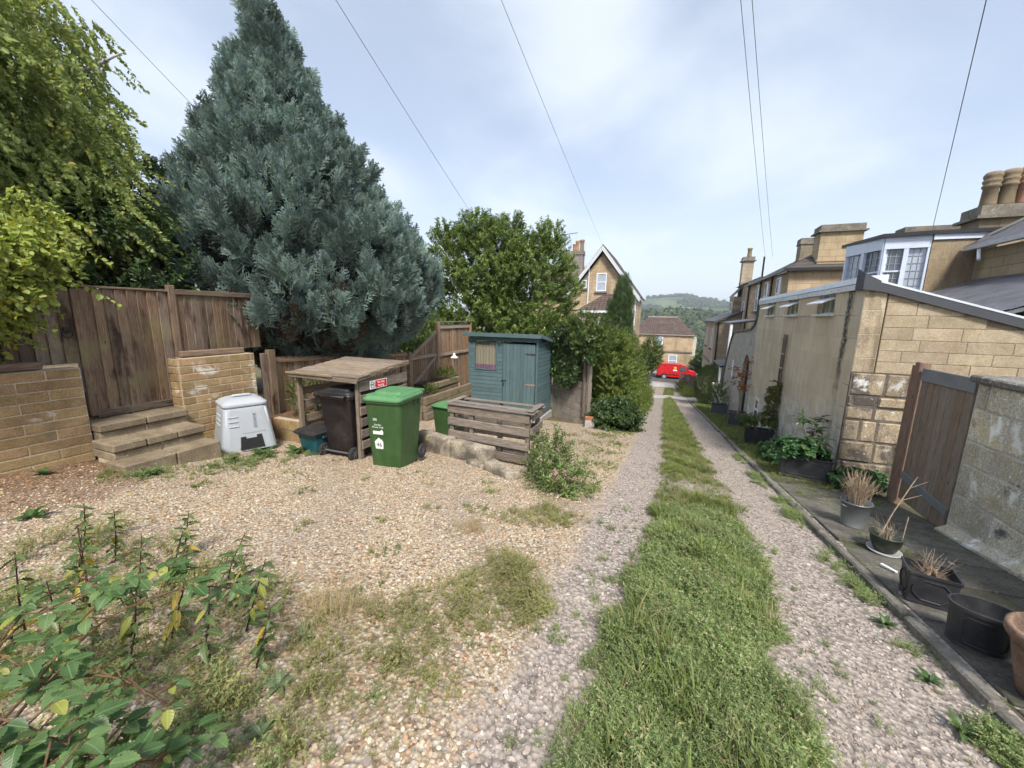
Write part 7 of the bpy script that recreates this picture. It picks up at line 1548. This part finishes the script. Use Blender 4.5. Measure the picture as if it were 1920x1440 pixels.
# broad-leaved rosettes (dock, plantain) in the gravel and at the foot of the steps
DL = [leafmesh('d', .13, .05, 5, bigleaf('dock_leaf', (.05, .11, .03), (.10, .17, .05), (.15, .22, .08))), leafmesh('d2', .11, .042, 6, bigleaf('dock_leaf_pale', (.11, .16, .07), (.17, .22, .11), (.22, .27, .14)))]
def rosette(label, x, y, n, s, seed, pale=False):
    t = thing('dock_plant', label, 'weed', gp_(x, y), group='rosette weeds in the gravel'); rnd = random.Random(seed); z = gz(x, y)+.01
    for i in range(n): put_leaf(t, DL[1 if pale else 0], (x+rnd.uniform(-.01, .01), y+rnd.uniform(-.01, .01), z), i*2.4+rnd.uniform(-.3, .3), rnd.uniform(.15, .8), rnd.uniform(-.2, .2), s*rnd.uniform(.7, 1.1))
for i, (x, y, n, s, l) in enumerate(((-5.35, 3.66, 16, 1.7, 'large green weed rosette in front of the compost bin'), (-5.15, 4.0, 14, 1.5, 'green weed rosette right of the compost bin'), (-5.45, 2.35, 9, 1.1, 'weed rosette at the near corner of the bottom step'), (-5.35, 3.2, 10, 1.2, 'weed rosette beside the far end of the bottom step'),
        (-1.72, 1.28, 9, .8, 'grey-green plantain rosette at the edge of the dry weeds'), (-1.55, 1.02, 8, .8, 'plantain rosette in the near gravel below the dry weeds'), (-1.4, .82, 8, .8, 'plantain rosette at the bottom edge right of the bramble'), (1.52, 3.05, 11, .7, 'bright dock rosette against the kerb opposite the oval planter'), (1.45, 2.2, 9, .7, 'dock rosette by the kerb in the near right corner'), (1.5, 2.55, 8, .6, 'small dock rosette by the kerb near the terracotta pot'), (-6.1, 1.75, 8, 1.0, 'weed rosette at the foot of the golden block wall'), (-4.9, 1.3, 10, 1.2, 'dark green weed at the far left edge of the gravel'), (.62, 1.75, 7, .8, 'broad-leaved weed in the middle of the lane grass'), (-.72, 10.6, 12, 1.3, 'dock at the left edge of the lane before the tall shrub'))):
    rosette(l, x, y, n, s, 50+i, i in (4, 5, 6))
# ivy sprig and leaves by the planter corner
shrub('dry_creeper', 'sparse creeper with tiny pale flowers in the block planter corner', (-5.9, 5.2, -.22), [(ellipsoid((-5.85, 5.1, .0), .4, .4, .36), 1)], 150, C_hedge, 4, seed=61, stems=6, scale=(.35, .6), gate=0.)
shrub('bed_plant', 'yellow-green leafy plant in the raised bed by the fence', (-6.2, 10.0, -.37), [(ellipsoid((-6.2, 10.0, -.26), .16, .2, .10, -.3), 1)], 40, C_lime, 4, seed=62, stems=2, scale=(.5, .8), clump=.05)
shrub('bed_plant', 'low green plants on the near ledge of the raised bed', (-5.8, 8.6, -.52), [(ellipsoid((-5.8, 8.7, -.48), .12, .3, .06, -.3), 1)], 26, C_lime, 4, seed=63, stems=1, scale=(.4, .7), clump=.05)

# ================================================================ LOOSE GRAVEL, LEAF LITTER
def stonemat(name, stops):
    t = NT(name); col = cramp(t, t.rand(), stops); col = t.mix(t.ramp(t.noise(t.pos(), 180., 3, .6), .35, .7, 0., .4), col, t.hsv(col, v=.7)); return t.finish(col, .85, spec=.2)
def stone_mesh(seed):
    rg = np.random.default_rng(seed); n = 7; rings = []
    for z, r in ((-.32, .55), (.0, 1.), (.30, .72)): rings.append([(r*(1+.28*(rg.random()-.5))*math.cos(2*math.pi*k/n+.2*z), r*(.78+.28*(rg.random()-.5))*math.sin(2*math.pi*k/n), z+.12*(rg.random()-.5)) for k in range(n)])
    return MB().loft(rings)
def smooth_meshes(n, mat, seed):
    out = []
    for i in range(n):
        me = stone_mesh(seed+i).mesh('pebble', False); me.materials.append(mat); out.append(me)
    return out
C_sb = source_collection('pebble_beige', smooth_meshes(6, stonemat('pebble_tan', BEIGE), 1)); C_sg = source_collection('pebble_grey', smooth_meshes(6, stonemat('pebble_greys', GREY), 11))
def stones(name, label, x0, x1, y0, y1, n, mask, col, smin, smax, seed):
    rg = np.random.default_rng(seed); Y = y0+(y1-y0)*rg.random(n)**1.35; X = rg.uniform(x0, x1, n); keep = rg.random(n) < mask(X, Y)
    keep &= (X*math.cos(YAW)+Y*math.sin(YAW) > -1.5*(Y*math.cos(YAW)-X*math.sin(YAW))-.3)
    X, Y = X[keep], Y[keep]; q = len(X); s = smin*(smax/smin)**(rg.random(q)**1.8); Z = ground_z(X, Y)+s*.12
    rot = np.stack([rg.normal(0, .3, q), rg.normal(0, .3, q), rg.uniform(0, 6.28, q)], 1)
    tag(scatter(name, np.stack([X, Y, Z], 1), rot, s, rg.integers(0, 6, q), col), label, None, None, 'stuff')
bayf = lambda X, Y: np.clip(.62+.5*wob(X*.9, Y*1.1, 1.1), .18, 1)*(1-m_track(X, Y))*(1-.9*m_litter(X, Y))*(.8-.45*m_weed(X, Y))
stones('gravel', 'loose beige gravel of the parking bay', -6.3, -.5, .5, 8.0, 170000, bayf, C_sb, .0045, .015, 5)
stones('gravel_far', 'beige gravel between the pen and the shed', -5.4, -.6, 5.5, 11.0, 14000, bayf, C_sb, .008, .016, 6)
stones('track_stones', 'crushed grey stone of the wheel tracks', -.8, 1.68, .6, 8.0, 70000, lambda X, Y: m_track(X, Y)*(1-.93*m_centre(X, Y))*(.35+.45*np.clip(wob(X, Y*.6, 1.2)+.5, 0, 1)), C_sg, .004, .012, 7)
stones('track_lumps', 'larger pale stones lying on the wheel tracks', -1.5, 1.6, .6, 7.0, 900, lambda X, Y: (X > -1.2)*(1-m_centre(X, Y))*.7, C_sg, .011, .024, 8)
C_lit = source_collection('litter', meshes(lambda i: (lambda mb: (add_leaf(mb, mrot((0, 0, .004), 0, .1, .2*i), .055, .035, .2*(i-1), .2), mb)[1])(MB()), 3, leafmat('dead_leaf', (.16, .085, .045), (.28, .17, .09), (.36, .28, .12), .15, .15, .8)))
field('leaf_litter', -6.35, -4.6, .6, 5.2, 5200, lambda X, Y: np.clip(m_litter(X, Y)*.8+.05, 0, 1), C_lit, 3, (.5, 1.1), 14, 'brown fallen leaves along the foot of the wall')
field('stray_leaves', -6.3, 2.9, .8, 7.0, 240, lambda X, Y: .5+0*X, C_lit, 3, (.4, .8), 15, 'stray fallen leaves on the gravel and path')

# ================================================================ OVERHEAD WIRES
M_wire = plain('wire_grey', (.14, .14, .15), .6, dirt=0.); PT = Vector((-2.59, -6.28, 8.42))
for lab, q in (('overhead wire running down to the gable of the stone house', (-5.53, 33.7, 7.4)), ('overhead wire descending behind the bushy tree', (-9.3, 20.5, 5.2)), ('overhead wire passing behind the top of the cypress', (-17.5, 14.6, 6.6)),
               ('left one of the paired wires running to the terrace house', (5.0, 27.5, 5.2)), ('right one of the paired wires running to the terrace house', (5.3, 27.2, 5.25)), ('overhead wire ending at the roof of the bay window house', (5.75, 12.9, 3.9))):
    q = Vector(q); pts = [PT.lerp(q, t)-Vector((0, 0, .22*4*t*(1-t))) for t in np.linspace(0, 1, 24)]
    tag(obj('overhead_wire', MB().tube(pts, .0055, 5), M_wire), lab, 'wire', 'overhead wires')

# ================================================================ FAR WOODS AND HAZE
M_wood = leafmat('far_wood', (.035, .06, .025), (.075, .105, .04), (.13, .15, .07), .12, .1, .8, nscale=.03)
def lump(seed):
    rg = random.Random(seed); random.seed(seed); mb = MB()
    for i in range(130):
        a = rg.uniform(0, 6.28); cz = rg.uniform(-.3, 1); sr = math.sqrt(1-cz*cz); o = Vector((sr*math.cos(a), sr*math.sin(a), cz*1.1)); p = o*(1+.35*fbm(o*1.7+Vector((seed, 0, 0)), 1., 2))+Vector((0, 0, .9))
        s = .30; t1_ = o.orthogonal().normalized(); t2_ = o.cross(t1_).normalized(); th = rg.uniform(0, 6.28)
        a1 = t1_*math.cos(th)+t2_*math.sin(th)+o*rg.uniform(-.4, .4); a2 = -t1_*math.sin(th)+t2_*math.cos(th)+o*rg.uniform(-.4, .4)
        mb.add([p+a1*s, p+a2*s, p-a1*s, p-a2*s], [(0, 1, 2, 3)], rg.random())
    return mb
C_wood = source_collection('wood', meshes(lump, 4, M_wood))
rg = np.random.default_rng(3); n = 5200
Y = 150+ (1000-150)*rg.random(n)**.9; X = (rg.uniform(-.16, .34, n))*Y; Z = ground_z(X, Y)
s = rg.uniform(2.6, 5.2, n)*np.where(Y > 520, 1.2, 1.)
tag(scatter('woodland', np.stack([X, Y, Z-1], 1), np.stack([0*X, 0*X, rg.uniform(0, 6.28, n)], 1), np.stack([s, s, s*rg.uniform(.9, 1.35, n)], 1), rg.integers(0, 4, n), C_wood), 'wooded hillside beyond the houses', None, None, 'stuff')
Y = rg.uniform(1200, 2000, 2600); X = rg.uniform(-.2, .3, 2600)*Y; k = (np.sin(X*.021+Y*.008)+np.sin(X*.013-Y*.017)) > .25; X, Y = X[k], Y[k]; s = rg.uniform(4, 8, len(X))
tag(scatter('hilltop_woods', np.stack([X, Y, ground_z(X, Y)-2], 1), np.stack([0*X, 0*X, X], 1), s, rg.integers(0, 4, len(X)), C_wood), 'patches of wood on the far hill', None, None, 'stuff')
hzm = bpy.data.materials.new('haze_air'); hzm.use_nodes = True; hn = hzm.node_tree; hn.nodes.clear()
pv_ = hn.nodes.new('ShaderNodeVolumePrincipled'); pv_.inputs['Color'].default_value = (.78, .86, .96, 1); pv_.inputs['Density'].default_value = .0003; pv_.inputs['Anisotropy'].default_value = .1
ho = hn.nodes.new('ShaderNodeOutputMaterial'); hn.links.new(pv_.outputs[0], ho.inputs['Volume'])
tag(obj('haze', MB().box((-3300, -420, -75), (3300, 4600, 140)), hzm), 'pale summer haze filling the valley', None, None, 'stuff')
